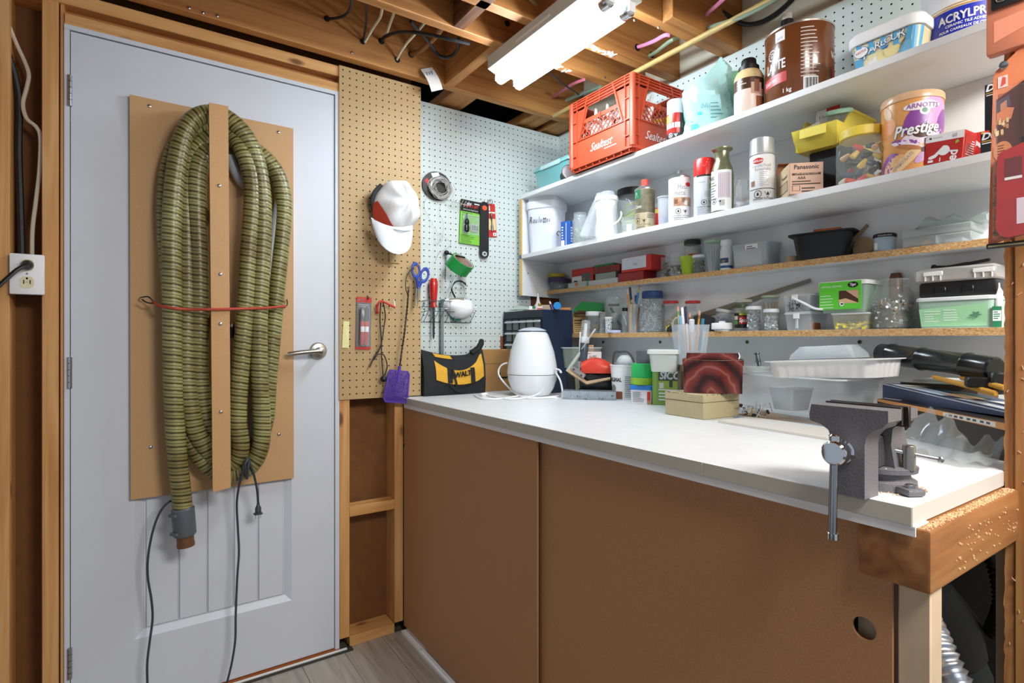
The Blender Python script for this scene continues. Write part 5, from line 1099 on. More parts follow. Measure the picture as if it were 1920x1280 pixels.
# red capped can
e, S = tC('spray_can', 'red capped white spray can beside the clear lacquer can', 'can', 1321, 1.512, z2)
ht = Hp(e, S, 300); r = 19.5
b = MB(S); b.lathe([(r*.95, 0), (r, 2), (r, ht*.70)], mat('#dfe4ee', .35), 22, (True, False)); b.build('body', e)
b = MB(S); b.lathe([(r*1.01, ht*.70), (r*.98, ht*.97), (r*.9, ht), (r*.3, ht)], mat('#cf2620', .3), 22)
for k in range(8): t = k/7*PI; b.cpatch(r*1.0, -.4+.1*k-.05, -.4+.1*k+.05, ht*.96-12*math.sin(t)-.8, ht*.96-12*math.sin(t)+.6, mat('#e8736a', .3), 1)
b.build('cap', e)
b = MB(S); q = r*1.01; b.cpatch(q, -.8, 1.4, ht*.675, ht*.71, INK, 8); b.quad(0, 0, 0, 0, 0, INK) if False else None
blob(b, .75, ht*.63, 6, 3.6, PRED, q*1.006, rr_=r); b.cpatch(q, .45, .95, ht*.46, ht*.55, mat('#88b04a', .4)); b.clines(q, -.6, .5, ht*.58, 1, 3, 1, GREYP); b.clines(q, .0, .9, ht*.42, 4, 3, .8, GREYP, 6); hazard(b, -.05, ht*.23, q*1.004, 5.4); b.ctext('EXTREME DANGER', .1, ht*.14, q*1.004, 4.2, LINE, .9); b.clines(q, -.7, .6, ht*.12, 4, 3, .9, GREYP, 3); b.build('printed_label', e)
# clear lacquer can
e, S = tC('spray_can', 'olive necked spray can with a barcode label', 'can', 1354, 1.506, z2)
ht = Hp(e, S, 280); r = 20.5; ol = mat('#8f9270', .2, .6)
b = MB(S); b.lathe([(r*.94, 0), (r, 2), (r, ht*.58), (r*.92, ht*.68), (r*.68, ht*.80), (r*.60, ht*.86), (r*.64, ht*.95), (r*.92, ht*.985), (r*.92, ht), (r*.7, ht)], ol, 24); b.build('body', e)
b = MB(S); q = r*1.01; b.cpatch(q, -1.2, .9, ht*.02, ht*.64, mat('#e9ebe9', .4), 12); b.cpatch(q*1.003, -.35, .75, ht*.21, ht*.60, mat('#cfc6cf', .5), 6)
for k in range(6): b.cpatch(q*1.005, -.3+k*.17, -.26+k*.17, ht*.23, ht*.58, mat('#b48d9a', .5), 1)
b.ctext('43S', -1.0, ht*.50, q*1.005, 9, INK, .8, fat=.03); b.clines(q*1.004, -1.15, -.5, ht*.46, 7, 5, 1.6, LINE, 8); hazard(b, -.75, ht*.16, q*1.006, 5.0); b.cpatch(q*1.004, -.25, .3, ht*.08, ht*.19, PWHITE)
for k in range(9): b.cpatch(q*1.007, -.2+k*.05, -.18+k*.05, ht*.09, ht*.18, INK, 1)
b.build('printed_label', e)
# bits and bags between the cans
e, S = tC('parts_bag', 'small clear bag of white parts between two spray cans', 'bag', 1392, 1.53, z2)
rr = random.Random(9); b = MB(S); R = []
for k in range(7):
    t = k/6; R.append([((19-9*t)*math.cos(a*PI/9)+rr.uniform(-1.5, 1.5), (14-7*t)*math.sin(a*PI/9)+rr.uniform(-1.5, 1.5), .5+58*t+(rr.uniform(-1.5, 1.5) if k else 0)) for a in range(18)])
b.loft(R, FILM); b.build('bag', e, sharp=20)
b = MB(S)
for i in range(16): b.M = S @ Matrix.Translation((rr.uniform(-11, 11), rr.uniform(-7, 7), rr.uniform(3, 24))) @ Matrix.Rotation(rr.uniform(0, 3), 4, 'X') @ Matrix.Rotation(rr.uniform(0, 3), 4, 'Y'); b.rbox(-4, 4, -2.5, 2.5, -3, 3, .8, rr.choice([PWHITE, GREYP, mat('#b98a6a', .6)]), 1)
b.build('parts', e, kind='stuff')
# silver capped fixative can
e, S = tC('spray_can', 'tall silver capped spray can with hazard symbols on its white label', 'can', 1429, 1.506, z2)
ht = Hp(e, S, 262); r = 22
b = MB(S); b.lathe([(r*.95, 0), (r, 2), (r, ht*.72), (r*.95, ht*.735)], mat('#dfe0e0', .3), 24, (True, True)); b.build('body', e)
b = MB(S); b.lathe([(r*1.0, ht*.735), (r*1.04, ht*.745), (r*1.0, ht*.78), (r*.96, ht*.985), (r*.85, ht), (r*.3, ht)], mat('#c3c8cb', .3, .5), 24); b.build('cap', e)
b = MB(S); q = r*1.01; blob(b, -.35, ht*.635, 10.5, 5.4, PRED, q*1.006, rr_=r); b.ctext('KRYLON', -.35, ht*.617, q*1.014, 5.2, PWHITE, 1, .1, fat=.03)
b.ctext('Durable Fixatif', -.05, ht*.54, q, 8, GREYP, .72); b.ctext('Retouchable', .05, ht*.485, q, 8, GREYP, .72); b.clines(q, -.2, .7, ht*.46, 8, 3.4, .8, GREYP, 7); b.cpatch(q, -1.2, 1.3, ht*.205, ht*.215, INK, 10); b.cpatch(q, -1.0, -.6, ht*.26, ht*.34, mat('#8a6248', .5)); hazard(b, -.35, ht*.13, q*1.004, 7.4); b.ctext('DANGER EXTREME', .1, ht*.045, q*1.004, 5, LINE, .9, fat=.02); b.build('printed_label', e)
# battery carton
e, w_, zf = tW('battery_carton', 'open beige battery carton with torn flap beside the tall silver capped can', 'carton', 1.535, 1457, 1528, z2, rz=.80)
ht = pX(1500, 308, 1.49).z-z2; w_ = .084; dd = .125; e.location = (1.488, pX(1512, VC, 1.488).y, z2)
cd1, cd2 = mat('#c9b08c', .7), mat('#d8b29c', .7)
b = MB(); t = .0008; b.box(-w_/2, w_/2, 0, t, 0, ht, cd2); b.box(-w_/2, w_/2, dd-t, dd, 0, ht, cd1); b.box(-w_/2, -w_/2+t, 0, dd, 0, ht, cd1); b.box(w_/2-t, w_/2, 0, dd, 0, ht, cd1); b.box(-w_/2, w_/2, 0, dd, 0, t, cd1); b.build('carton', e)
b = MB(); R = []
for k in range(7): q = k/6; R.append([(-w_/2, dd*.5-dd*.5*q+.0, ht+.045*math.sin(q*1.6)), (w_/2-.004, dd*.5-dd*.5*q, ht+.030*math.sin(q*1.6)+.004), (w_/2-.004, dd*.5-dd*.5*q+.001, ht+.030*math.sin(q*1.6)+.006), (-w_/2, dd*.5-dd*.5*q+.001, ht+.045*math.sin(q*1.6)+.002)])
b = MB(); R = [[(x, dd+.001-.07*math.sin(q*1.3)*0-q*.03, ht+.03*math.sin(q*2.0)) for x in (-w_/2, w_/2)]+[(x, dd-q*.03+.002, ht+.03*math.sin(q*2.0)+.001) for x in (w_/2, -w_/2)] for q in [k/6 for k in range(7)]]
b.loft(R, mat('#a8714e', .7)); b.build('torn_flap', e)
b = MB(); dk = mat('#4a4038', .7); b.text('Panasonic', 0, ht*.80, -.0004, .016, dk, 1, fat=.03); b.quad(-.036, .036, ht*.60, ht*.67, -.0003, dk); b.text('UM-4NPA/100H', 0, ht*.61, -.0006, .009, cd2, .95); b.text('AAA', -.012, ht*.47, -.0004, .011, dk, .9, fat=.03); b.lines(-.036, .040, ht*.42, -.0004, 2, .007, .003, dk); b.quad(-.036, -.016, ht*.10, ht*.27, -.0003, dk); b.quad(-.0345, -.0175, ht*.11, ht*.26, -.0005, cd2); b.lines(-.012, .038, ht*.20, -.0004, 2, .008, .0035, dk, 4)
x = -w_/2-.0004; b.add([(x, y, z) for y, z in ((.015, ht*.16), (.09, ht*.16), (.09, ht*.5), (.015, ht*.5))], [(0, 1, 2, 3)], dk)
for k in range(9): y0 = .018+k*.0078; b.add([(x-.0003, y, z) for y, z in ((y0, ht*.19), (y0+.0055, ht*.19), (y0+.0055, ht*.47), (y0, ht*.47))], [(0, 1, 2, 3)], cd1)
b.M = Matrix.Translation((x, dd/2, 0)) @ Matrix.Rotation(-PI/2, 4, 'Z'); b.text('Panasonic', .02, ht*.62, -.0002, .012, dk, 1, fat=.02); b.build('print', e)
e, w_, zf = tW('black_box', 'plain black box under the yellow bin', 'box', 1.57, 1538, 1582, z2)
ht = zf(1555, 279); b = MB(); b.rbox(-w_/2-.03, w_/2+.02, 0, .13, 0, ht, .0015, mat('#1f2126', .5), 1); b.build('carton', e)
zbin = z2+ht+.001
# yellow stacking bin
e, w_, zf = tW('stacking_bin', 'yellow open fronted stacking bin resting on the black box', 'bin', 1.535, 1489, 1574, zbin, ry=.03)
ym = mat('#e0cf52', .45); w_ = w_; hf, hb, dd = .055, .098, .19; t = .003
b = MB()
out = [(0, 0), (dd, 0), (dd, hb), (.055, hb), (.022, hf), (-.018, hf), (0, .012)]
for sg in (-1, 1): b.loft([[(sg*(w_/2-.004 if z < .02 else w_/2), y, z) for y, z in out], [(sg*(w_/2-t-.004 if z < .02 else w_/2-t), y, z) for y, z in out]], ym)
b.loft([[(-w_/2, -.018, hf), (w_/2, -.018, hf), (w_/2, -.015, hf), (-w_/2, -.015, hf)], [(-w_/2+.003, -.010, .028), (w_/2-.003, -.010, .028), (w_/2-.003, -.007, .028), (-w_/2+.003, -.007, .028)], [(-w_/2+.004, .010, .0), (w_/2-.004, .010, 0), (w_/2-.004, .013, 0.003), (-w_/2+.004, .013, .003)]], ym)
b.box(-w_/2+.004, w_/2-.004, .010, dd, 0, t, ym); b.box(-w_/2, w_/2, dd-t, dd, 0, hb, ym)
for sg in (-1, 1): b.box(min(sg*w_/2, sg*(w_/2+.006)), max(sg*w_/2, sg*(w_/2+.006)), .055, dd, hb-.006, hb, ym)
b.rbox(-w_*.30, w_*.28, -.0205, -.016, .028, hf-.002, .001, ym, 1); b.build('bin', e)
Mb = Matrix.Translation(e.location) @ Matrix.Rotation(-PI/2, 4, 'Z')
e2 = thing('printed_card', 'white printed card standing in the yellow bin', 'card', Mb @ Vector((-.002, .05, .006)), -PI/2, None, -.12)
b = MB(); b.box(-.03, .035, 0, .001, 0, .118, PAPER); b.quad(-.002, .035, .105, .118, -.0004, PRED); b.text('1.5', -.014, .092, -.0004, .014, INK, .9); b.quad(-.02, -.016, .012, .04, -.0004, mat('#6a5a3a', .6)); b.quad(-.006, .03, .02, .07, -.0004, mat('#d9b98a', .6)); b.build('card', e2)
e2 = thing('snack_jar', 'small clear jar with mint green lid tilted in the yellow bin', 'jar', Mb @ Vector((.030, .062, .008)), -PI/2, None, .25, .1)
b = MB(); b.lathe([(.020, 0), (.026, .07), (.028, .085)], GLASS, 18, (True, False)); b.build('jar', e2); b = MB(); b.lathe([(.034, .083), (.035, .086), (.035, .092), (.03, .095)], mat('#a9dccb', .4), 20); b.build('lid', e2)
b = MB(); b.sphere((.004, -.004, .045), .016, mat('#c9483c', .5), 10); b.sphere((0, .004, .022), .014, mat('#d9b060', .5), 10); b.build('contents', e2, kind='stuff')
e2 = thing('paper_stack', 'stack of white papers lying at the left of the yellow bin', 'papers', Mb @ Vector((-.034, .07, .060)), -PI/2+.1, None, 0, -.2)
b = MB()
for k in range(6): b.box(-.028, .028, -.05, .06, k*.0022, k*.0022+.0015, PAPER)
b.build('sheets', e2)
# jar of wire nuts
e, S = tC('wire_nut_jar', 'square clear jar with yellow lid holding coloured wire nuts', 'jar', 1617, 1.535, z2, rz=-.10)
ht = Hp(e, S, 262); w_ = 80
b = MB(S); b.stack([(rrect(w_*.92, w_*.9, 14, 5), 0), (rrect(w_, w_, 16, 5), 5), (rrect(w_, w_, 16, 5), ht*.30), (rrect(w_*.97, w_*.97, 16, 5), ht*.33), (rrect(w_, w_, 16, 5), ht*.36), (rrect(w_, w_, 16, 5), ht*.86), (rrect(w_*.86, w_*.86, 30, 5), ht*.97), (rrect(w_*.84, w_*.84, 30, 5), ht)], GLASS, (True, False)); b.build('jar', e, sharp=60)
b = MB(S); b.lathe([(36, ht-1), (38, ht+.5), (38, ht+15), (36, ht+17), (20, ht+17)], mat('#e4c94a', .4), 32); b.build('lid', e)
rr = random.Random(15); k_ = S[0][0]; Mj = Matrix.Translation(e.location) @ Matrix.Rotation(e.rotation_euler.z, 4, 'Z')
WN = {}
for nm, c_ in (('red', '#cf3a2e'), ('yellow', '#dcb84e'), ('tan', '#d9a878'), ('white', '#e6ddc9'), ('black', '#1c2026'), ('blue', '#3b4f66')):
    b = MB(); b.lathe([(.0055, -.012), (.0075, -.010), (.0072, -.002), (.0045, .012), (.003, .013)], mat(c_, .4), 10); WN[nm] = b.build('shell')
lay = [(-28, -26, 7, 'white'), (-16, -30, 6, 'red'), (2, -31, 6, 'red'), (16, -28, 8, 'yellow'), (28, -28, 7, 'tan'), (-30, 0, 7, 'tan'), (0, 0, 7, 'black'), (20, 2, 8, 'red'), (-14, 16, 7, 'yellow'), (28, 18, 7, 'blue'), (-2, -20, 22, 'blue'), (20, -24, 22, 'black'), (-24, -22, 20, 'blue'), (3, -31, 34, 'yellow'), (27, -30, 44, 'yellow'), (-12, -24, 40, 'black'), (14, -14, 38, 'blue'), (-8, -30, 54, 'yellow'), (-4, -28, 66, 'red'), (24, -30, 62, 'tan'), (33, -26, 60, 'yellow'), (8, -10, 54, 'black'), (-26, -12, 56, 'tan'), (14, -18, 68, 'blue'), (-20, 6, 34, 'red'), (4, 18, 40, 'white'), (26, 6, 36, 'blue')]
for x, y, z, nm in lay:
    t = thing('wire_nut', '%s wire nut %s the yellow lidded jar' % (nm, 'on the floor of' if z < 12 else 'in the middle of' if z < 50 else 'near the top of'), 'connector', Mj @ Vector((x*k_, y*k_, z*k_)), rr.uniform(0, 6), 'wire nuts in the yellow lidded jar, %s %s' % (nm, 'low' if z < 12 else 'middle' if z < 50 else 'high'), rr.uniform(-1.6, 1.6), rr.uniform(-1.2, 1.2)); piece(WN[nm], t, (0, 0, 0)).name = 'shell'
for o in WN.values(): bpy.data.objects.remove(o)
# biscuit tin
e, S = tC('biscuit_tin', 'tall round biscuit tin in orange and purple with white script', 'tin', 1710, 1.545, z2)
ht = Hp(e, S, 200); r = 48; om_ = mat('#dfa060', .3)
b = MB(S); b.lathe([(r*.985, 0), (r, 1.5), (r, ht)], om_, 40, (True, False)); b.build('body', e)
b = MB(S); b.lathe([(r*1.03, ht-1), (r*1.035, ht+.5), (r*1.035, ht+10), (r*1.01, ht+12), (r*.9, ht+11)], mat('#dcb48c', .3), 40); b.build('lid', e)
b = MB(S); q = r*1.004; pu_ = mat('#8a4ca0', .35); pl_ = mat('#c9a0d2', .4)
def sector(b, a0, a1, z0, z1, m, qq, n=10): b.cpatch(qq, a0, a1, z0, z1, m, n)
for a, zf_, ra, rz, mm, lv, tl_ in ((.75, .80, 34, 26, pl_, 1, .2), (.15, .70, 17, 30, pu_, 2, -.5), (1.15, .66, 13, 26, pu_, 3, -.4), (-.95, .66, 22, 17, mat('#dd8a3e', .4), 2, .5), (-.9, .88, 15, 8, mat('#e9c7a0', .4), 3, -1.0), (.42, .44, 38, 17, mat('#e9dced', .4), 4, .15), (.35, .53, 17, 12, mat('#4a2418', .5), 5, .1), (.1, .36, 40, 7, pu_, 3, -.3), (-.1, .35, 30, 5, mat('#efe4ef', .4), 4, -.35), (-.75, .12, 19, 24, pu_, 3, -.6), (-.6, .10, 16, 26, mat('#e6b57a', .4), 4, -.9), (-.25, .14, 42, 9, mat('#eccb9f', .4), 5, .75), (.5, .23, 26, 8, pl_, 4, .7), (.35, .88, 30, 8, mat('#f2ecf1', .4), 6, .05), (.40, .80, 8, 7, mat('#f2ecf1', .4), 6, 0), (.40, .81, 4.5, 4.5, mat('#6a9a8a', .5), 7, 0), (-.1, .33, 22, 4.2, mat('#b97a4c', .5), 7, -.28), (.36, .275, 4, 4.6, mat('#4a2a1a', .5), 8, 0), (.66, .10, 10, 7, mat('#c58a58', .5), 7, .3), (.58, .09, 5.5, 5, mat('#4a2a1a', .5), 8, 0), (.75, .22, 6, 5, mat('#4a2a1a', .5), 8, 0)):
    blob(b, a, ht*zf_, ra, rz, mm, q*(1+.0015*lv), 20, tl_)
b.ctext('ARNOTTS', .35, ht*.85, q*1.016, 12, mat('#9a6ab0', .5), .95, .1, fat=.02)
b.ctext('Prestige', .14, ht*.50, q*1.017, 29, mat('#4a2a3a', .5), .78, .28, rot=.06, fat=.05); b.ctext('Prestige', .14, ht*.50, q*1.022, 29, PWHITE, .78, .28, rot=.06, fat=.025)
b.ctext('CHOCOLATE', -.25, ht*.13, q*1.012, 8, GREYP, .9, 0, rot=.75); b.clines(q*1.002, -1.38, -1.22, ht*.7, 16, 5, 1, GREYP, 2); b.build('printed_label', e)
# LED bulb boxes
e = thing('bulb_box', 'red and white bulb box leaning in front of the biscuit tin', 'box', pX(1766, VC, 1.495)*1.0, -PI/2-.08, None, 0, .10)
e.location = (1.495, pX(1766, VC, 1.495).y, z2+.006); k = sX(1766, 1.495); ww, hh, dd = 62*k, 54*k, .06
b = MB(); rb = mat('#bb2a26', .4); b.rbox(-ww/2, ww/2, 0, dd, 0, hh, .0008, rb, 1); b.build('carton', e)
b = MB(); b.quad(-ww/2, ww/2, hh*.74, hh, -.0004, PWHITE); b.text('60', ww*.26, hh*.80, -.0008, .012, GREYP, .8); b.quad(-ww*.40, -ww*.34, hh*.84, hh*.90, -.0008, INK); b.lines(-ww*.3, ww*.1, hh*.88, -.0008, 1, .003, .001, GREYP)
bulb = [(.02+.17*math.cos(t)*.9, .40+.17*math.sin(t)) for t in [(-2.45+i*(4.2)/14) for i in range(15)]]+[(-.22, .30), (-.36, .24), (-.38, .17), (-.30, .14), (-.18, .19)]
b.poly([(x*ww, -.0008, z*hh) for x, z in bulb], PWHITE); b.text('led', ww*.36, hh*.14, -.0008, .026, PWHITE, .9, rot=PI/2*0+1.45, fat=.03); b.poly([(ww*.30, -.0008, hh*.56), (ww*.40, -.0008, hh*.62), (ww*.36, -.0008, hh*.70), (ww*.30, -.0008, hh*.66)], mat('#9ab83c', .5)); b.quad(-ww*.38, -ww*.24, hh*.04, hh*.12, -.0008, PWHITE); b.text('1', -ww*.06, hh*.04, -.0008, .012, PWHITE, fat=.04)
b.M = Matrix.Translation((ww/2+.0006, dd/2, 0)) @ Matrix.Rotation(PI/2, 4, 'Z'); b.quad(-dd*.4, dd*.45, hh*.1, hh*.9, 0, mat('#a0211f', .4))
for k_ in range(7): b.quad(-dd*.3+k_*.004, dd*.3, hh*.2+k_*.005, hh*.2+k_*.005+.0014, -.0004, PWHITE)
b.build('print', e)
e = thing('bulb_box', 'second red bulb box turned sideways at the right of the first', 'box', (1.545, pX(1818, VC, 1.545).y, z2), -PI/2+.25); k = sX(1818, 1.545); ww, hh, dd = 56*k, 58*k, .06
b = MB(); b.rbox(-ww/2, ww/2, 0, dd, 0, hh, .0008, rb, 1); b.build('carton', e)
b = MB(); b.quad(-ww/2, ww/2, 0, hh*.22, -.0004, PWHITE); b.poly([(ww*(x*-.9+.10), -.0008, hh*(.32+z*.9)) for x, z in bulb], mat('#d9d4dc', .4)); b.text('led', -ww*.40, hh*.9, -.0008, .022, PWHITE, .9, rot=-PI/2, fat=.03)
for k_ in range(8): b.quad(-ww*.30, ww*.05-k_*.001, hh*.30+k_*.0058, hh*.30+k_*.0058+.002, -.0006, PWHITE)
b.lines(-ww*.3, ww*.2, hh*.15, -.0008, 2, .006, .002, GREYP); b.quad(ww*.30, ww*.40, hh*.80, hh*.97, -.0008, mat('#c9a23c', .5)); b.build('print', e)
# black packs at the shelf end
for X0, u0, u1, v0, v1, lb in ((1.50, 1838, 1880, 252, 297, 'lower black pack with white and gold lettering at the end of the second shelf'), (1.56, 1846, 1890, 160, 245, 'upper black pack with white lettering hanging at the end of the second shelf')):
    a = pX(u0, v0, X0); c_ = pX(u1, v1, X0)
    e = thing('blade_pack', lb, 'pack', (X0, a.y, c_.z if v0 < 200 else z2), -PI/2); hh = a.z-(c_.z if v0 < 200 else z2); ww = min(a.y-c_.y, .06)
    b = MB(); b.rbox(0, ww, 0, .02, 0, hh, .001, mat('#20242a', .4), 1); b.build('carton', e)
    b = MB(); b.text('Du', .014, hh*(.72 if v0 > 200 else .86), -.0006, .02, PWHITE, 1, .25, fat=.04); b.quad(.002, .03, hh*(.62 if v0 > 200 else .81), hh*(.66 if v0 > 200 else .825), -.0006, GOLD); b.quad(.003, .028, hh*(.53 if v0 > 200 else .77), hh*(.57 if v0 > 200 else .785), -.0006, PWHITE); b.quad(.016, .03, hh*.05, hh*.14, -.0006, mat('#c03a66', .5)); b.build('print', e)
# ============================================================ THIRD SHELF (narrow, chipboard front)
z3, z4 = S3[1]+.0004, S4[1]+.0004
def tG(name, label, cat, u, v, z, r=0, group=None, rz=0, rx=0, ry=0):    # stands on height z, its nearest point under pixel (u, v)
    p = pZ(u, v, z); d = Vector((p.x, p.y, 0)); k = (p.x/ray(u).x)/FPX; p = p+d.normalized()*r*k
    e = thing(name, label, cat, p, face(p.x, p.y)+rz, group, rx, ry); return e, diag(k, k, k)
def jar(e, S, r, ht, lid=None, lh=6, neck=.8, glass=None, lid_r=None, n=22, name='jar'):
    b = MB(S); b.lathe([(r*.92, 0), (r, r*.12), (r, ht*.80 if neck < .99 else ht-lh), (r*neck, ht-lh)], glass or GLASS, n, (True, False)); b.build(name, e)
    if lid: q = lid_r or r*neck*1.06; MB(S).lathe([(q, ht-lh), (q*1.02, ht-lh+1), (q*1.02, ht-1.2), (q*.94, ht)], lid, n).build('lid', e)
def fill(e, S, r, h, n, kinds, seed=1, name='contents', size=3.0, L=6.0, rect=None, z0=1.5):
    rr = random.Random(seed); b = MB()
    for i in range(n):
        if rect: x, y = rr.uniform(-rect[0], rect[0]), rr.uniform(-rect[1], rect[1])
        else: a, q = rr.uniform(0, 6.3), r*math.sqrt(rr.random()); x, y = q*math.cos(a), q*math.sin(a)
        b.M = S @ Matrix.Translation((x, y, rr.uniform(z0, h))) @ Matrix.Rotation(rr.uniform(-1.7, 1.7), 4, 'X') @ Matrix.Rotation(rr.uniform(0, 3.1), 4, 'Z') @ Matrix.Rotation(rr.uniform(-1.2, 1.2), 4, 'Y')
        rr.choice(kinds)(b, size, L)
    return b.build(name, e, kind='stuff')
STB = mat('#c6cbd1', .3, .35); RUST = mat('#7a5a40', .5, .6); DKM = mat('#34302c', .45, .6); BRASS = mat('#c09a4a', .3, .9)
def nail(m): return lambda b, s, L: (b.rod((0, 0, -L), (0, 0, L), s*.16, m, 5), b.lathe([(s*.45, L), (s*.4, L+s*.15)], m, 6))
def nut(m): return lambda b, s, L: b.lathe([(s, -s*.4), (s, s*.4)], m, 6)
def washer(m): return lambda b, s, L: b.ring(s, s*.35, m, 10, 5)
def chip(m): return lambda b, s, L: b.rbox(-s, s, -s*.6, s*.6, -s*.4, s*.4, s*.15, m, 1)
def plug_(m): return lambda b, s, L: b.lathe([(s*.55, -L), (s*.7, -L*.3), (s*.45, L)], m, 7)
# tub with purple lid, yellow lidded one on it
e, S = tC('small_tub', 'clear tub with a purple lid at the left end of the third shelf', 'tub', 1049, 1.690, z3)
ht = Hp(e, S, 523); MB(S).lathe([(16, 0), (18, ht-6)], CLEAR, 22, (True, False)).build('tub', e); MB(S).lathe([(20, ht-7), (20.5, ht-6), (20.5, ht), (18, ht+.5)], mat('#4a3562', .5), 22).build('lid', e)
fill(e, S, 13, ht*.5, 30, [chip(DKM), nut(STB), chip(mat('#3f5a4a', .5))], 3, size=2.6)
zt = z3+(ht+.8)*S[2][2]
e, S = tC('small_tub', 'shallow tub with a yellow lid topping the purple lidded tub', 'tub', 1044, 1.690, zt)
MB(S).lathe([(13, 0), (14.5, 5)], CLEAR, 20, (True, False)).build('tub', e); MB(S).lathe([(15.5, 2.5), (16, 3), (16, 8.5), (14, 9.5)], mat('#c9b02c', .5), 22).build('lid', e)
def cbox(nm, lb, cat, X0, u0, u1, v0, z, m, d=.07, v1=None, lidm=None, r=.0012, rz=0, open_top=False, part='carton'):
    e, w_, zf = tW(nm, lb, cat, X0, u0, u1, z, None, rz); h = zf((u0+u1)/2, v0)
    b = MB(); b.rbox(-w_/2, w_/2, 0, d, 0, h, r, m, 1); b.build(part, e); return e, w_, h
e, w_, h = cbox('parts_box', 'small clear parts box with an orange sticker on the third shelf', 'box', 1.655, 1065, 1099, 530, z3, mat('#d9e6dc', .3, alpha=.6), .05, part='box')
b = MB(); b.quad(-.012, .008, h*.3, h*.95, -.0006, mat('#d06a3a', .5)); b.rbox(-w_/2, w_/2, 0, .05, h, h+.003, .001, mat('#dfe9e2', .3, alpha=.7), 1); b.build('lid', e)
e, w_, h = cbox('red_carton', 'red carton with a grey picture window and white label on the third shelf', 'carton', 1.690, 1072, 1112, 503, z3, PRED, .045)
b = MB(); b.quad(-w_*.48, w_*.0, .002, h*.62, -.0005, PAPER); b.quad(-w_*.02, w_*.36, .002, h*.72, -.0006, mat('#5c6660', .5)); b.quad(w_*.04, w_*.14, h*.2, h*.5, -.0009, mat('#a8743c', .5)); b.lines(-w_*.4, -w_*.1, h*.4, -.0009, 2, .012, .005, INK); b.build('print', e)
e, w_, h = cbox('flat_case', 'flat clear compartment case on the third shelf under a grey tin', 'case', 1.655, 1103, 1157, 523, z3, mat('#e3e8e6', .35, alpha=.62), .075, part='case')
zt = z3+h+.0005
b = MB()
for k in range(5): b.box(-w_/2+w_*(k+.5)/5-.001, -w_/2+w_*(k+.5)/5+.001, .002, .073, .003, h-.002, mat('#e3e8e6', .35, alpha=.7))
b.build('dividers', e)
e, w_, h2 = cbox('grey_tin', 'small grey tin lying on the flat clear case', 'tin', 1.665, 1116, 1154, 511, zt, mat('#8d948c', .4, .4), .06, part='tin')
e, w_, h3 = cbox('speckled_carton', 'dark red speckled carton topped with a green pack, on the grey tin', 'carton', 1.672, 1112, 1162, 498, zt+h2+.0005, mat('#8a3226', .6, noise=.4, nscale=90), .055)
e, w_, h4 = cbox('green_pack', 'thin green pack lying on the dark red speckled carton', 'pack', 1.675, 1114, 1150, 495, zt+h2+h3+.001, mat('#1f7a3c', .5), .04, part='pack')
e, w_, h = cbox('red_carton', 'dark red carton lying under the red carton with the large white label', 'carton', 1.660, 1159, 1206, 510, z3, mat('#9a2426', .5), .075)
e, w_, h2 = cbox('red_carton', 'bright red carton with large white handwritten label on the third shelf', 'carton', 1.655, 1165, 1221, 480, z3+h+.0005, mat('#cc2f28', .45), .083)
b = MB(); b.quad(-w_*.48, w_*.34, h2*.18, h2*.97, -.0006, mat('#dfe1ea', .7)); b.text('Bolts', -w_*.02, h2*.42, -.001, .014, GREYP, .8, .2); b.build('handwritten_label', e)
e, w_, h = cbox('brass_piece', 'small brass fitting in front of the dark red carton', 'fitting', 1.652, 1203, 1219, 529, z3, BRASS, .02, part='fitting')
# jars mid third shelf
e, S = tC('clear_jar', 'clear jar of dark screws right of the red cartons', 'jar', 1249, 1.685, z3); ht = Hp(e, S, 482); jar(e, S, 9.5, ht, neck=1, lh=0); fill(e, S, 7, ht*.7, 45, [nail(DKM), nut(RUST)], 5, size=2.2, L=3)
e, S = tC('clear_tumbler', 'clear tumbler holding chrome and brown fittings on the third shelf', 'jar', 1268, 1.672, z3); ht = Hp(e, S, 475); MB(S).lathe([(10.5, 0), (12.5, ht)], CLEAR, 22, (True, False)).build('tumbler', e); fill(e, S, 8, ht*.5, 14, [nut(CHROME), washer(RUST), plug_(mat('#6b4030', .4)), nut(DKM)], 6, size=3.6, L=5, z0=4)
e, S = tC('lime_cup', 'lime green translucent cup on the third shelf', 'cup', 1293, 1.690, z3); ht = Hp(e, S, 481); MB(S).lathe([(14, 0), (18, ht)], mat('#b9d62a', .35, alpha=.8), 24, (True, False)).build('cup', e); MB(S).lathe([(8, 2), (10, ht*.55)], mat('#a87c3c', .6), 14).build('contents', e)
e, S = tC('dark_lid_jar', 'glass jar with dark green lid standing behind the lime cup', 'jar', 1298, 1.722, z3); ht = Hp(e, S, 451); jar(e, S, 15, ht, mat('#26301f', .4), 8, .92); MB(S).lathe([(14.2, ht*.45), (14.2, ht*.78)], mat('#d8d2c4', .5), 20, (False, False)).build('paper_label', e); MB(S).cpatch(15.2, -.5, .9, ht*.50, ht*.60, mat('#c9532c', .5)).build('red_band', e)
e, S = tC('white_lid_jar', 'clear jar of dark bits with white lid beside the lime cup', 'jar', 1311, 1.672, z3); ht = Hp(e, S, 478); jar(e, S, 12, ht, PWHITE, 5, .98); fill(e, S, 9.5, ht*.68, 50, [chip(DKM), nut(DKM), chip(mat('#4a3a34', .5))], 8, size=2.4)
e, S = tC('bolt_jar', 'tall clear jar of long bolts with mint lid on the third shelf', 'jar', 1335, 1.678, z3); ht = Hp(e, S, 451); jar(e, S, 13.5, ht, mat('#a9cfa8', .4), 4, 1.0)
b = MB(S); rr = random.Random(3)
for i in range(26):
    a, q = rr.uniform(0, 6.3), rr.uniform(2, 10.5); x, y = q*math.cos(a), q*math.sin(a); x2, y2 = x*.6, y*.6; h_ = ht*rr.uniform(.6, .82); b.rod((x2, y2, 1), (x, y, h_), 1.0, STB, 6)
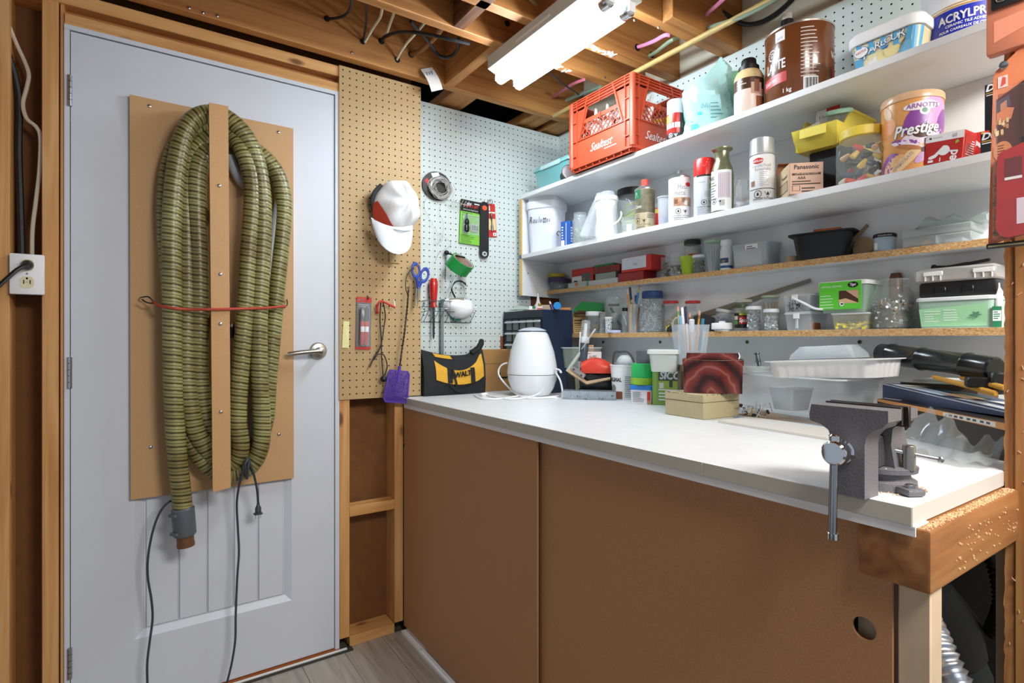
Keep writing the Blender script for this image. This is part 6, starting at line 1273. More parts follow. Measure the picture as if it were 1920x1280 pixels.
b.build('bolts', e, kind='stuff')
e, S = tC('white_bottle', 'white bottle with blue and gold label on the third shelf', 'bottle', 1362, 1.690, z3); ht = Hp(e, S, 450)
b = MB(S); b.lathe([(11.5, 0), (11.5, ht*.62), (9.5, ht*.72), (9.0, ht*.82)], PWHITE, 20); b.build('body', e); MB(S).lathe([(10.5, ht*.82), (10.5, ht-1), (9.5, ht)], PWHITE, 20).build('cap', e)
b = MB(S); b.cpatch(11.65, -1.3, 1.2, ht*.08, ht*.16, mat('#2a5f9a', .4)); b.cpatch(11.65, -1.3, .3, ht*.24, ht*.40, mat('#2a4f7a', .4)); b.ctext('op', -.5, ht*.27, 11.8, 8, GOLD, .9, .2, fat=.03); b.build('printed_label', e)
e, w_, zf = tW('clear_tub', 'cloudy clear tub with folded papers and a price sticker on the third shelf', 'tub', 1.655, 1370, 1440, z3); h = zf(1405, 458); dd = .083
b = MB(Matrix.Translation((0, dd/2, 0))); b.stack([(rrect(w_*.92, dd*.9, .012), 0), (rrect(w_, dd, .014), h)], FROST, (True, False)); b.build('tub', e)
b = MB(Matrix.Translation((0, dd/2, 0))); b.stack([(rrect(w_*1.03, dd*1.03, .014), h), (rrect(w_*1.03, dd*1.03, .014), h+.004)], FROST); b.build('lid', e)
b = MB(); b.box(-w_*.42, w_*.30, .008, .012, .004, h*.78, mat('#cfd0cc', .7)); b.box(-w_*.38, w_*.42, .02, .06, .004, h*.5, mat('#6a6f70', .6)); b.box(-w_*.3, w_*.35, .018, .022, h*.3, h*.86, PAPER); b.build('papers', e)
b = MB(); b.quad(-w_*.1, w_*.24, h*.78, h*1.0, -.0008, PAPER); b.lines(-w_*.06, w_*.2, h*.92, -.001, 2, .006, .003, LINE); b.build('price_sticker', e)
e, S = tC('tan_roll', 'small tan roll standing behind the black tub', 'roll', 1486, 1.695, z3); MB(S).lathe([(11, 0), (11, 13)], mat('#c9ad86', .7), 18).build('roll', e)
# black tub, angled
e, S = tC('black_tub', 'black plastic tub with coloured oval emblem on the third shelf', 'tub', 1545, 1.690, z3, rz=-.25); ht = Hp(e, S, 440)
b = MB(S); b.stack([(rrect(82, 50, 10), 0), (rrect(98, 60, 12), ht), (rrect(98, 60, 12), ht+.1), (rrect(94, 56, 11), ht), (rrect(80, 48, 10), 3)], mat('#14171a', .35), (True, True)); b.build('tub', e)
b = MB(S); b.loft([[(x, y, ht-1.5) for x, y in rrect(112, 70, 12)], [(x, y, ht+1.5) for x, y in rrect(112, 70, 12)], [(x, y, ht+1.5) for x, y in rrect(95, 57, 11)], [(x, y, ht-1.5) for x, y in rrect(95, 57, 11)]], BLACK, closed=True); b.build('rim', e)
b = MB(S @ Matrix.Translation((46, 0, 0)) @ Matrix.Rotation(PI/2, 4, 'Z'))
for a, c_ in ((PI/2+.2, '#4a4a6a'), (PI/2+2.2, '#2a6a5a'), (PI/2+4.3, '#4a5a8a')):
    cx, cz = -6+7*math.cos(a), ht*.55+7*math.sin(a); b.poly([(cx+7*math.cos(t)*math.cos(a)-4*math.sin(t)*math.sin(a), -1.6, cz+7*math.cos(t)*math.sin(a)+4*math.sin(t)*math.cos(a)) for t in [i*PI/8 for i in range(16)]], mat(c_, .4))
b.build('emblem', e)
Mt = Matrix.Translation(e.location) @ Matrix.Rotation(e.rotation_euler.z, 4, 'Z')
e2 = thing('orange_block', 'worn orange block standing in the black tub', 'block', Mt @ Vector((.003, .008, .012)), e.rotation_euler.z+.15); k = S[0][0]
b = MB(diag(k, k, k)); b.rbox(-20, 26, -6, 8, 0, ht+4, 1.5, mat('#cf6a2c', .6, noise=.25, nscale=30), 1); b.build('block', e2)
e2 = thing('wood_stick', 'flat wooden stick poking out of the black tub', 'stick', Mt @ Vector((.036, .012, .010)), e.rotation_euler.z, None, 0, .75)
b = MB(diag(k, k, k)); b.rbox(-3, 3, -1.5, 1.5, 0, ht+22, .6, mat('#8a6a48', .7), 1); b.build('stick', e2)
e = thing('wood_disc', 'thin round wooden disc leaning on the back panel', 'disc', (1.722, pX(1618, VC, 1.722).y, z3+.001), -PI/2, None, math.radians(-10)); k = sX(1618, 1.72)
b = MB(Matrix.Translation((0, 0, .028)) @ Matrix.Rotation(PI/2, 4, 'X')); b.lathe([(.028, 0), (.028, .004)], mat('#b99a74', .6), 32); b.build('disc', e)
e, S = tC('paint_pot', 'small blue grey pot with black lid on the third shelf', 'jar', 1659, 1.678, z3); ht = Hp(e, S, 439); jar(e, S, 17.5, ht, BLACK, 7, 1.0, mat('#a9bccb', .35))
b = MB(S); b.cpatch(17.8, -1.2, -.7, 3, 16, PWHITE); b.ctext('COLOUR PASTE', 0, ht-5.6, 18.9, 3.6, PWHITE, .9); b.build('printed_label', e)
e, w_, zf = tW('organizer_box', 'long cloudy compartment box on the right of the third shelf', 'box', 1.652, 1692, 1822, z3); h = zf(1750, 424); dd = .087
FR2 = mat('#d6dedf', .4, alpha=.36)
b = MB(); b.rbox(-w_/2, w_/2, 0, dd, 0, h*.52, .003, FR2, 1); b.build('tray', e); b = MB(); b.rbox(-w_/2-.001, w_/2+.001, -.001, dd, h*.53, h, .003, FR2, 1); b.build('lid', e)
b = MB(); b.box(-.001, .001, .002, dd-.002, .003, h*.5, FROST); b.build('divider', e)
b = MB(); b.rbox(-w_*.42, -w_*.12, .02, .06, .003, h*.2, .002, GREYP, 1); b.rbox(-w_*.25, -w_*.15, .018, .04, h*.12, h*.38, .003, mat('#c9a24a', .5), 1); b.rbox(w_*.08, w_*.34, .02, .06, .003, h*.30, .002, mat('#a9b8bd', .5), 1); b.rbox(-w_*.46, -w_*.38, .02, .05, .003, h*.25, .002, mat('#b08d70', .6), 1); b.build('contents', e, kind='stuff')
e, w_, zf = tW('bubble_wrap', 'sheet of bubble wrap folded on the cloudy compartment box', 'wrap', 1.665, 1722, 1850, z3+h+.0008)
b = MB(); rr = random.Random(4); R = []
for k in range(13):
    x = -w_/2+w_*k/12; hh = .020+.008*math.sin(k*1.3)+.006*math.sin(k*.5); R.append([(x, .0+rr.uniform(-.002, .002), 0), (x, -.004, hh*.6), (x, .02, hh), (x, .055, hh*.8), (x, .068, 0)])
b.loft(R, mat('#b9cdca', .25, alpha=.5)); b.build('sheet', e, sharp=25)
b = MB(); b.loft([[(-w_*.62, .004, .000), (-w_*.45, .002, .006), (-w_*.28, .004, .001)], [(-w_*.62, .03, .000), (-w_*.45, .03, .008), (-w_*.28, .03, .001)]], mat('#5b5346', .6), (True, True)); b.build('torn_edge', e)

# ============================================================ FOURTH SHELF (chipboard front, at eye level)
e, S = tC('battery_carton', 'narrow beige battery carton with printed text behind the pump bottle', 'carton', 1088, 1.685, z4, rz=-.12); ht = Hp(e, S, 588)
b = MB(S); b.rbox(-12, 13, -11, 11, 0, ht, .4, mat('#c9a565', .65), 1); b.build('carton', e)
b = MB(S); dk = mat('#4a3a24', .7); b.text('Panasonic', 0, ht*.80, -11.2, 4.6, dk, .95, fat=.03); b.quad(-10, 10, ht*.62, ht*.68, -11.1, dk); b.quad(-10, 2, ht*.48, ht*.53, -11.1, dk); b.lines(-10, 11, ht*.42, -11.1, 4, 3.6, 1.2, dk); b.build('print', e)
zt = z4+ht*S[2][2]+.0005
e, S = tC('green_tray', 'folded green plastic tray lying on the battery carton', 'tray', 1105, 1.69, zt, rz=-.1)
b = MB(S); b.loft([[(-30, y, 2), (-26, y, 8), (-12, y, 21), (26, y, 18), (28, y, 4), (0, y, 2)] for y in (-14, -4, 12)], mat('#148a3c', .4)); b.build('tray', e, sharp=20)
b = MB(S); b.loft([[(-28, y, 0), (-18, y, 5), (-6, y, 3), (27, y, 2), (27, y, .2), (-6, y, .2)] for y in (-15, 12)], mat('#5a3a26', .7)); b.build('brown_paper', e)
e, S = tC('white_lid_jar', 'squat clear jar with white lid beside the battery carton', 'jar', 1114, 1.662, z4); ht = Hp(e, S, 584); jar(e, S, 15.5, ht, PWHITE, 8, .96); fill(e, S, 11, ht*.5, 14, [chip(mat('#5a4a38', .6)), washer(mat('#8a6a4a', .5))], 4, size=3)
e, S = tC('ribbed_tube', 'grey stack of thin rings beside the squat white lidded jar', 'rings', 1131, 1.665, z4); ht = Hp(e, S, 585)
b = MB(S)
for k in range(17): b.lathe([(6.6, k*ht/17), (7.2, k*ht/17+.4), (7.2, k*ht/17+ht/17-.6), (6.6, k*ht/17+ht/17)], mat('#9aa39c', .4), 16)
b.build('rings', e, kind='stuff')
e, S = tC('speckled_tube', 'white tube with black speckles on the fourth shelf', 'tube', 1141, 1.645, z4); ht = Hp(e, S, 594); MB(S).lathe([(6, 0), (6.6, ht-3)], mat('#e3e6ea', .4), 18).build('tube', e); MB(S).lathe([(7.4, ht-3), (7.6, ht-2), (7.4, ht)], PWHITE, 18).build('lid', e)
b = MB(S); rr = random.Random(2)
for i in range(70): a, z = rr.uniform(-1.5, 1.5), rr.uniform(1, ht-5); b.cpatch(6.75, a-.09, a+.09, z, z+1.1, INK, 1)
b.build('speckles', e, kind='stuff')
e, S = tC('big_jar', 'large dusty glass jar of oddments behind the speckled tube', 'jar', 1153, 1.70, z4); ht = Hp(e, S, 556); jar(e, S, 18, ht, None, 2, .92)
b = MB(S); b.lathe([(15, 1), (15, ht*.12)], DKM, 16); b.lathe([(14, ht*.14), (14, ht*.22)], mat('#6a6c66', .5), 16); b.rod((-8, 0, ht*.7), (10, 3, ht*.2), 2.2, DKM, 8); b.sphere((0, -2, ht*.45), 8, mat('#c3cfcc', .3), 12); b.rbox(-12, 8, -3, 3, ht*.74, ht*.80, 1, DKM, 1); b.build('oddments', e, kind='stuff')
e, S = tC('small_vial', 'small glass vial with dark cap beside the pencil cup', 'bottle', 1172, 1.655, z4); ht = Hp(e, S, 577); jar(e, S, 6.5, ht, DKM, 6, .8); MB(S).rod((-3, 0, ht*.72), (3, 0, ht*.3), .7, PWHITE, 6).build('swab', e)
e, S = tC('blue_paper', 'folded white and blue paper lying flat at the shelf edge', 'paper', 1152, 1.637, z4); MB(S).rbox(-12, 12, -3, 6, 0, 5, .8, mat('#b9bde0', .6), 1).build('paper', e)
# cup of pencils
e, S = tC('pencil_cup', 'clear cup of pencils on the fourth shelf left of the nail jar', 'cup', 1187, 1.660, z4); ht = Hp(e, S, 571); MB(S).lathe([(9, 0), (10.5, ht-1), (11.3, ht-1), (11.3, ht), (10.2, ht)], mat('#dfe0dc', .3, alpha=.35), 20, (True, False)).build('cup', e)
def pencil(nm, lb, cat, base, tip, r, m, end='erase', grp=None, tipm=None):
    d = Vector(tip)-Vector(base); L = d.length; q = d.to_track_quat('Z', 'Y'); t = bpy.data.objects.new(nm, None); COL.objects.link(t); t.empty_display_size = .02; t.location = base; t.rotation_euler = q.to_euler(); t['label'] = lb; t['category'] = cat
    if grp: t['group'] = grp
    if end == 'erase':
        MB().lathe([(r*.3, 0), (r, L*.06), (r, L*.86)], m, 6).build('shaft', t); MB().lathe([(r*1.05, L*.86), (r*1.05, L*.92)], tipm or BRASS, 10).build('ferrule', t); MB().lathe([(r, L*.92), (r*.95, L), (r*.6, L+.001)], mat('#dba08c', .6), 10).build('eraser', t)
    elif end == 'point':
        MB().lathe([(r, 0), (r, L*.90)], m, 6).build('shaft', t); MB().lathe([(r, L*.90), (r*.3, L*.98), (r*.1, L)], mat('#d6b07c', .6), 6).build('point', t)
    else:
        MB().lathe([(r*.4, 0), (r, L*.05), (r, L*.72)], m, 12).build('barrel', t); MB().lathe([(r*1.12, L*.70), (r*1.12, L*.98), (r*.8, L)], tipm or m, 12).build('cap', t)
    return t
def incup(e, S, dx0, dy0, u, v, extra=0): 
    b0 = (Matrix.Translation(e.location) @ Matrix.Rotation(e.rotation_euler.z, 4, 'Z')) @ (S @ Vector((dx0, dy0, 1.5))); p = e.location; d = math.hypot(p.x, p.y)+extra; g = ray(u, v); h_ = math.hypot(g.x, g.y); tp_ = Vector((0, 0, EYE))+g*(d/h_)
    return b0, tp_
for dx, dy, u, v, r, c_, en, lb, tm in ((-4, 0, 1176, 543, .0036, '#d08a4a', 'point', 'orange pencil at the left of the clear shelf cup', None), (2, 3, 1181, 538, .0042, '#1b2024', 'pen', 'black pen in the clear shelf cup', None), (5, 2, 1192, 553, .0042, '#27306a', 'pen', 'dark blue pen in the clear shelf cup', None), (-5, -3, 1184, 562, .0036, '#d9b24a', 'erase', 'yellow pencil with green ferrule in the clear shelf cup', mat('#6a8a3a', .4)), (0, -5, 1198, 536, .0040, '#2f7fa8', 'erase', 'tall blue pencil in the clear shelf cup', mat('#a9b03a', .4)), (4, -4, 1190, 566, .0036, '#e0b860', 'erase', 'short yellow pencil in the clear shelf cup', None), (6, 0, 1199, 572, .0036, '#cf8440', 'point', 'dull orange pencil at the right of the clear shelf cup', None)):
    b0, tp_ = incup(e, S, dx, dy, u, v); pencil('pencil' if en != 'pen' else 'pen', lb, 'pencil' if en != 'pen' else 'pen', b0, tp_, r, mat(c_, .45), en, None, tm)
# nail jar
e, S = tC('nail_jar', 'big glass jar full of bright roofing nails with dark blue lid', 'jar', 1223, 1.687, z4); ht = Hp(e, S, 546)
b = MB(S); b.lathe([(21, 0), (23, 2), (23, ht*.66), (21, ht*.76), (17, ht*.84)], GLASS, 26, (True, False)); b.build('jar', e); MB(S).lathe([(18.5, ht*.83), (19, ht*.84), (19, ht*.98), (17.5, ht)], mat('#1e3f72', .45), 26).build('lid', e)
MB(S).lathe([(18.5, 1), (20, 3), (20, ht*.62), (16, ht*.72)], mat('#7d838b', .5), 18).build('nail_core', e)
rr = random.Random(21); b = MB()
for i in range(330):
    a, z = rr.uniform(0, 6.3), rr.uniform(3, ht*.74); q = 20.5 if z < ht*.64 else 17.5; b.M = S @ Matrix.Translation((q*math.cos(a), q*math.sin(a), z)) @ Matrix.Rotation(a, 4, 'Z') @ Matrix.Rotation(rr.uniform(0, 6.3), 4, 'X'); L = rr.uniform(4, 6.5); b.rod((0, 0, -L), (0, 0, L), .55, STB, 4); b.lathe([(1.7, L), (1.5, L+.5)], STB, 6)
b.build('nails', e, kind='stuff')
for u, lb, sd in ((1258, 'left of two clear jars with red lids, holding nuts and rings', 1), (1299, 'right of two clear jars with red lids, behind the black pad', 2)):
    e, S = tC('red_lid_jar', lb, 'jar', u, 1.70, z4); ht = Hp(e, S, 564); jar(e, S, 13, ht, mat('#b92f2c', .4), 5, 1.0, lid_r=13.6)
    if sd == 1: fill(e, S, 10, ht*.45, 16, [washer(mat('#d6c9a8', .5)), nut(STB), washer(BRASS)], 4, size=3.4)
    else: fill(e, S, 10, ht*.3, 20, [nut(DKM), washer(STB)], 4, size=2.8)
e, S = tC('white_mug', 'cream mug whose rim shows behind the pencil pot', 'mug', 1274, 1.655, z4); ht = Hp(e, S, 592)
b = MB(S); b.ring(10, 2.0, mat('#b9b8a4', .4), 20, 8, c=(0, 0, 0)); b.M = S @ Matrix.Translation((0, 0, 12)) @ Matrix.Rotation(PI/2, 4, 'X'); b2 = MB(S @ Matrix.Translation((0, 0, 15)) @ Matrix.Rotation(PI/2, 4, 'X')); b2.ring(12, 2.2, mat('#b9b8a4', .4), 24, 8); b2.build('ring', e)
e, S = tC('utility_knife', 'black utility knife with yellow edge lying on the fourth shelf', 'knife', 1266, 1.640, z4); b = MB(S); b.rbox(-16, 14, -3, 3, 0, 12, 2.5, mat('#23282a', .5), 2); b.build('body', e); b = MB(S); b.tube([(-16.5, -3, 3), (-15, -3, 9), (-10, -3, 12)], 1, mat('#c9c03a', .5), 6); b.build('yellow_edge', e)
e, S = tC('black_pad', 'black rounded sanding pad behind the pencil pot', 'pad', 1326, 1.69, z4); ht = Hp(e, S, 588); b = MB(S); b.loft([[(-26, y, 0), (24, y, 0), (23, y, ht*.5), (10, y, ht*.8), (-6, y, ht), (-24, y, ht*.86)] for y in (-10, 10)], mat('#23282b', .4)); b.build('pad', e)
e, S = tC('clear_cup', 'tilted clear cup with white lid and blue contents on the white cap', 'cup', 1352, 1.69, z4+.017, ry=.22); b = MB(S); b.lathe([(12.5, 0), (15, 28)], CLEAR, 22, (True, False)); b.build('cup', e); MB(S).lathe([(16, 27), (16.5, 29), (15.5, 32), (10, 32.5)], mat('#d3d6d8', .5), 22).build('lid', e); fill(e, S, 9, 17, 40, [chip(mat('#2a5a8a', .5))], 3, size=2.6)
e, S = tC('plastic_dish', 'wide white plastic cap lying at the front of the fourth shelf', 'cap', 1354, 1.653, z4); b = MB(S); b.lathe([(13, 0), (14.5, 3), (19, 4), (19, 14), (18, 15.5), (6, 15.5), (6, 18.5), (5, 19)], PWHITE, 26); b.build('cap', e)
# long dark strip leaning on the back panel
a, c_ = pX(1296, 598, 1.735), pX(1520, 526, 1.735)
e = thing('straightedge', 'long dark straightedge leaning across the back panel above the jars', 'ruler', a, -PI/2); i = local(e)
b = MB(i); b.loft([[q_+Vector((dx, 0, z*f)) for dx, z in ((-.002, -.010), (.0, -.010), (.0, .012), (-.002, .012))] for q_, f in ((a, 1), (c_, .55))], mat('#857e70', .5)); b.build('strip', e)
e, S = tC('spice_jar', 'spice jar with black and red label on the fourth shelf', 'jar', 1390, 1.668, z4); ht = Hp(e, S, 574); jar(e, S, 12.5, ht, None, 0, .9); MB(S).lathe([(11.8, ht*.93), (12, ht), (11, ht+3)], mat('#4a5530', .4), 20).build('cap', e)
b = MB(S); q = 12.7; b.cpatch(q, -1.4, 1.4, ht*.12, ht*.72, BLACK, 10); b.cpatch(q*1.01, -.35, 1.4, ht*.28, ht*.58, PRED, 8); b.ctext('Spice', .35, ht*.36, q*1.02, 10, PWHITE, .8, .15, fat=.03); b.cpatch(q*1.01, -.3, 1.2, ht*.63, ht*.71, mat('#c9c03a', .5)); b.cpatch(q*1.01, -1.2, -.5, ht*.45, ht*.60, mat('#d6d2c4', .5)); b.cpatch(q*1.01, -1.2, -.5, ht*.26, ht*.42, mat('#4a8a4a', .5)); b.build('printed_label', e)
e, S = tC('pickle_jar', 'jar with pale lid standing behind the spice jar', 'jar', 1395, 1.715, z4); ht = Hp(e, S, 562); jar(e, S, 14, ht, mat('#d6d8c6', .4), 5, .98); MB(S).lathe([(13, ht*.6), (13, ht*.7)], mat('#b9bd6a', .5), 20, (False, False)).build('yellow_band', e)
for u, v, lb, sd in ((1413, 574, 'left of two white lidded clear pots, full of grey clips', 1), (1446, 579, 'right of two white lidded clear pots, full of small screws', 2)):
    e, S = tC('parts_pot', lb, 'pot', u, 1.648, z4); ht = Hp(e, S, v); MB(S).lathe([(11.5, 0), (12.5, ht-7)], GLASS, 20, (True, False)).build('pot', e); MB(S).lathe([(13.6, ht-7), (14.2, ht-6), (13.6, ht-1), (12, ht)], mat('#dfe5e6', .4), 20).build('lid', e)
    fill(e, S, 10.4, ht*.78 if sd == 1 else ht*.66, 170, [chip(STB), nail(STB), chip(mat('#8a9096', .4, .6))] if sd == 1 else [nail(STB), nut(STB)], sd, size=2.4, L=3)
e, S = tC('stick_jar', 'jar of wooden sticks with mint lid behind the small pots', 'jar', 1445, 1.712, z4); ht = Hp(e, S, 554); jar(e, S, 15, ht, mat('#b4c4a4', .4), 4, 1.0)
b = MB(S); rr = random.Random(4)
for i in range(9): a = rr.uniform(0, 6.3); b.rod((6*math.cos(a), 6*math.sin(a), 1), (12*math.cos(a+.5), 12*math.sin(a+.5), ht*.82), 1.1, mat('#b08a54', .6), 5)
b.build('sticks', e, kind='stuff')
# latch boxes
def latchbox(lb, X0, u0, u1, v0, z, d, sticker=None):
    e, w_, zf = tW('latch_box', lb, 'box', X0, u0, u1, z); h = zf((u0+u1)/2, v0)
    b = MB(Matrix.Translation((0, d/2, 0))); b.stack([(rrect(w_*.90, d*.88, .006), 0), (rrect(w_*.98, d*.97, .007), h*.88)], mat('#d8dfe2', .3, alpha=.42), (True, False)); b.build('box', e)
    b = MB(Matrix.Translation((0, d/2, 0))); b.stack([(rrect(w_*1.03, d*1.02, .007), h*.86), (rrect(w_*1.03, d*1.02, .007), h*.93), (rrect(w_*.97, d*.96, .007), h)], mat('#e6ecee', .35, alpha=.75)); b.build('lid', e)
    b = MB(); b.rbox(-.010, .008, -.005, -.0005, h*.62, h*.90, .001, PWHITE, 1); b.box(-.003, -.001, -.003, .001, h*.1, h*.62, mat('#e6ecee', .35, alpha=.8)); b.box(.001, .003, -.003, .001, h*.1, h*.62, mat('#e6ecee', .35, alpha=.8)); b.build('latch', e)
    return e, w_, h
e, w_, h = latchbox('lower of two stacked clear latch boxes on the fourth shelf', 1.640, 1470, 1520, 584, z4, .10)
b = MB(); b.rbox(w_*.15, w_*.5, .02, .06, .003, h*.4, .003, mat('#8a4a24', .6), 1); b.build('contents', e, kind='stuff')
zt = z4+h+.0005
e, w_, h = latchbox('upper of two stacked clear latch boxes, full of grey screws, with a broken white handle', 1.640, 1466, 1518, 549, zt, .10)
fill(e, diag(.0014, .0014, .0014), 0, h*.5/.0014, 60, [nail(STB), nail(DKM)], 3, size=2.4, L=6, rect=(14, 1), z0=2); e.children[-1].location = (0, .03, 0)
b = MB(); b.tube([(-.006, -.008, h*.75), (.03, -.010, h*.42), (.062, -.006, h*.10), (.085, .0, h*.06)], .0035, PWHITE, 7, smooth=3); b.build('handle', e)
# green label box
e, w_, zf = tW('green_label_box', 'clear white lidded box with bright green printed label on the fourth shelf', 'box', 1.640, 1535, 1624, z4+.0475); h = zf(1580, 526); d = .095
b = MB(Matrix.Translation((0, d/2, 0))); b.stack([(rrect(w_*.90, d*.9, .01), 0), (rrect(w_, d, .01), h*.93)], mat('#b9d6c4', .3, alpha=.5), (True, False)); b.build('box', e); b = MB(Matrix.Translation((0, d/2, 0))); b.stack([(rrect(w_*1.06, d*1.04, .01), h*.86), (rrect(w_*1.06, d*1.04, .01), h*.97), (rrect(w_*1.0, d*1, .01), h)], mat('#eef2f2', .4, alpha=.9)); b.build('lid', e)
g2 = mat('#5fd03a', .45); b = MB(); yq = -.004; b.rbox(-w_*.47, w_*.42, yq, yq+.001, h*.10, h*.97, .0004, g2, 1); b.text('UNIVERSAL FASTENER', -w_*.20, h*.80, yq-.0005, .0075, PWHITE, .75); b.lines(-w_*.44, -w_*.10, h*.55, yq-.0005, 5, h*.095, .0016, PWHITE, 3)
b.poly([(w_*.25+w_*.11*math.cos(t), yq-.0004, h*.85+h*.09*math.sin(t)) for t in [i*PI/10 for i in range(20)]], INK); b.text('Tiger', w_*.25, h*.82, yq-.0008, .010, PWHITE, .75, .1, fat=.03); b.quad(-w_*.04, w_*.36, h*.28, h*.68, yq-.0004, mat('#4a2a1a', .5)); b.poly([(-w_*.04, yq-.0006, h*.28), (w_*.36, yq-.0006, h*.28), (w_*.1, yq-.0006, h*.44), (-w_*.04, yq-.0006, h*.40)], mat('#d9b48a', .5)); b.poly([(w_*.10, yq-.0007, h*.68), (w_*.36, yq-.0007, h*.68), (w_*.36, yq-.0007, h*.40)], mat('#cfa58c', .5)); b.poly([(w_*.02+.006*math.cos(t), yq-.0009, h*.26+.006*math.sin(t)) for t in [i*PI/8 for i in range(16)]], PWHITE); b.quad(w_*.0, w_*.05, h*.24, h*.29, yq-.0012, INK); b.build('label_card', e)
# yellow anchors box under it
e, w_, zf = tW('anchor_box', 'clear box of yellow wall plugs under the green label box', 'box', 1.638, 1558, 1626, z4); h = .046; d = .096
b = MB(Matrix.Translation((0, d/2, 0))); b.stack([(rrect(w_*.90, d*.88, .008), 0), (rrect(w_, d, .008), h*.9)], mat('#e2e0c8', .25, alpha=.32), (True, False)); b.stack([(rrect(w_*1.05, d*1.03, .008), h*.9), (rrect(w_*1.05, d*1.03, .008), h)], mat('#e6ecee', .35, alpha=.7)); b.build('box', e)
Me = Matrix.Translation(e.location) @ Matrix.Rotation(-PI/2, 4, 'Z'); rr = random.Random(6); b = MB(); yp_ = mat('#e6d84e', .45); b.lathe([(.0028, -.013), (.0036, -.004), (.0030, .011), (.0045, .012), (.0045, .0135)], yp_, 8); src = b.build('plug')
for i in range(14):
    x = -w_*.38+w_*.76*(i % 7)/6; y = .016+.02*(i//7)+rr.uniform(-.003, .003); t = thing('wall_plug', 'yellow wall plug in the clear box under the green label', 'plug', Me @ Vector((x, y, .006+.008*(i % 2)+.004*(i//7))), rr.uniform(0, 6), 'yellow wall plugs', PI/2+rr.uniform(-.4, .4), rr.uniform(-.4, .4)); piece(src, t, (0, 0, 0)).name = 'shell'
bpy.data.objects.remove(src)
# screw jar
e, S = tC('screw_jar', 'wide open glass jar half full of assorted screws on the fourth shelf', 'jar', 1674, 1.690, z4, rz=.2); ht = Hp(e, S, 524); w_ = 68
b = MB(S); b.stack([(rrect(60, 60, 16, 5), 0), (rrect(66, 66, 18, 5), 4), (rrect(70, 70, 18, 5), ht*.55), (rrect(64, 64, 20, 5), ht*.72), (rrect(54, 54, 26, 5), ht*.82), (circ(27, 24), ht*.86), (circ(28, 24), ht*.88), (circ(27, 24), ht*.92), (circ(28.5, 24), ht*.97), (circ(27.5, 24), ht)], GLASS, (True, False)) if False else b.lathe([(30, 0), (34, 4), (35, ht*.55), (32, ht*.72), (27, ht*.82), (27, ht*.86), (28.2, ht*.88), (27, ht*.92), (28.5, ht*.97), (27.5, ht)], GLASS, 28, (True, False)); b.build('jar', e)
SG, SB = mat('#b5aea2', .35, .4), mat('#8f785e', .4, .4)
def scr(m): return lambda b, s, L: (b.rod((0, 0, -L), (0, 0, L), s*.22, m, 5), b.lathe([(s*.25, L*.7), (s*.7, L), (s*.7, L+.6)], m, 7))
fill(e, S, 31, ht*.52, 330, [scr(SG), scr(SB), scr(STB), nut(STB), washer(SB)], 8, 'screws', 3.4, 9.0, z0=3)
MB(S).lathe([(26, 1.2), (30, 4), (30, ht*.30), (22, ht*.40)], mat('#6a6056', .5, .6), 18).build('screw_core', e)
e, S = tC('small_bottle', 'small brown bottle peeking above the screw jar', 'bottle', 1680, 1.727, z4); ht = Hp(e, S, 512); MB(S).lathe([(11, 0), (11, ht*.9), (8, ht)], mat('#6a4028', .4), 14).build('bottle', e)
# green box, black case, clear case
e, w_, zf = tW('green_box', 'long white lidded box with pale green label at the right of the fourth shelf', 'box', 1.636, 1718, 1862, z4); h = zf(1780, 556); d = .10
b = MB(Matrix.Translation((0, d/2, 0))); b.stack([(rrect(w_*.92, d*.88, .01), 0), (rrect(w_*.99, d*.96, .01), h*.9)], mat('#bfe0cc', .35, alpha=.75), (True, False)); b.build('box', e); b = MB(Matrix.Translation((0, d/2, 0))); b.stack([(rrect(w_*1.04, d*1.03, .012), h*.88), (rrect(w_*1.04, d*1.03, .012), h*.97), (rrect(w_*1.0, d*.98, .011), h)], mat('#e3e9ec', .35, alpha=.95)); b.build('lid', e)
b = MB(); yq = -.0015; b.poly([(-w_*.44, yq+.006, h*.05), (w_*.42, yq+.006, h*.05), (w_*.44, yq, h*.75), (-w_*.46, yq, h*.62)], mat('#a6dfae', .5)); b.lines(-w_*.38, -w_*.16, h*.55, yq-.001, 5, h*.08, .0014, PWHITE, 2); b.lines(-w_*.12, w_*.08, h*.58, yq-.001, 5, h*.08, .0014, PWHITE, 5); pz_ = [(.20, .38), (.26, .42), (.25, .50), (.30, .47), (.34, .50), (.33, .42), (.38, .40), (.32, .36), (.30, .28), (.27, .34)]; b.poly([(x*w_, yq-.001, z*h) for x, z in pz_], mat('#5a8a6a', .5)); b.build('label_card', e)
zt = z4+h+.0006
e, w_, zf = tW('black_case', 'black plastic tool case lying on the pale green box', 'case', 1.645, 1722, 1870, zt, ry=.0); h = max(.03, zf(1790, 527)); b = MB(); b.rbox(-w_/2, w_/2, 0, .09, 0, h, .006, mat('#17191b', .4), 2)
b.build('case', e); b = MB()
for x in (-.2, .15): b.rbox(x*w_-.012, x*w_+.012, -.004, .002, h*.2, h*.7, .002, mat('#0f1012', .4), 1)
b.build('latches', e, kind='stuff')
zt2 = zt+h+.0006
e, w_, zf = tW('clear_case', 'flat clear case with white latches topmost of the stack on the fourth shelf', 'case', 1.640, 1714, 1868, zt2); h = max(.02, zf(1790, 499)); b = MB(); b.rbox(-w_/2, w_/2, 0, .095, 0, h, .005, mat('#c9cbc9', .35, alpha=.55), 1); b.build('case', e)
for x in (-.25, .36):
    b = MB(); b.rbox(x*w_-.02, x*w_+.02, -.004, .001, h*.45, h*.75, .001, mat('#e6e9e9', .4), 1)
    for q in (-.016, 0, .016): b.box(x*w_+q-.001, x*w_+q+.001, -.004, .001, h*.1, h*.5, mat('#e6e9e9', .4))
    b.build('latch', e)
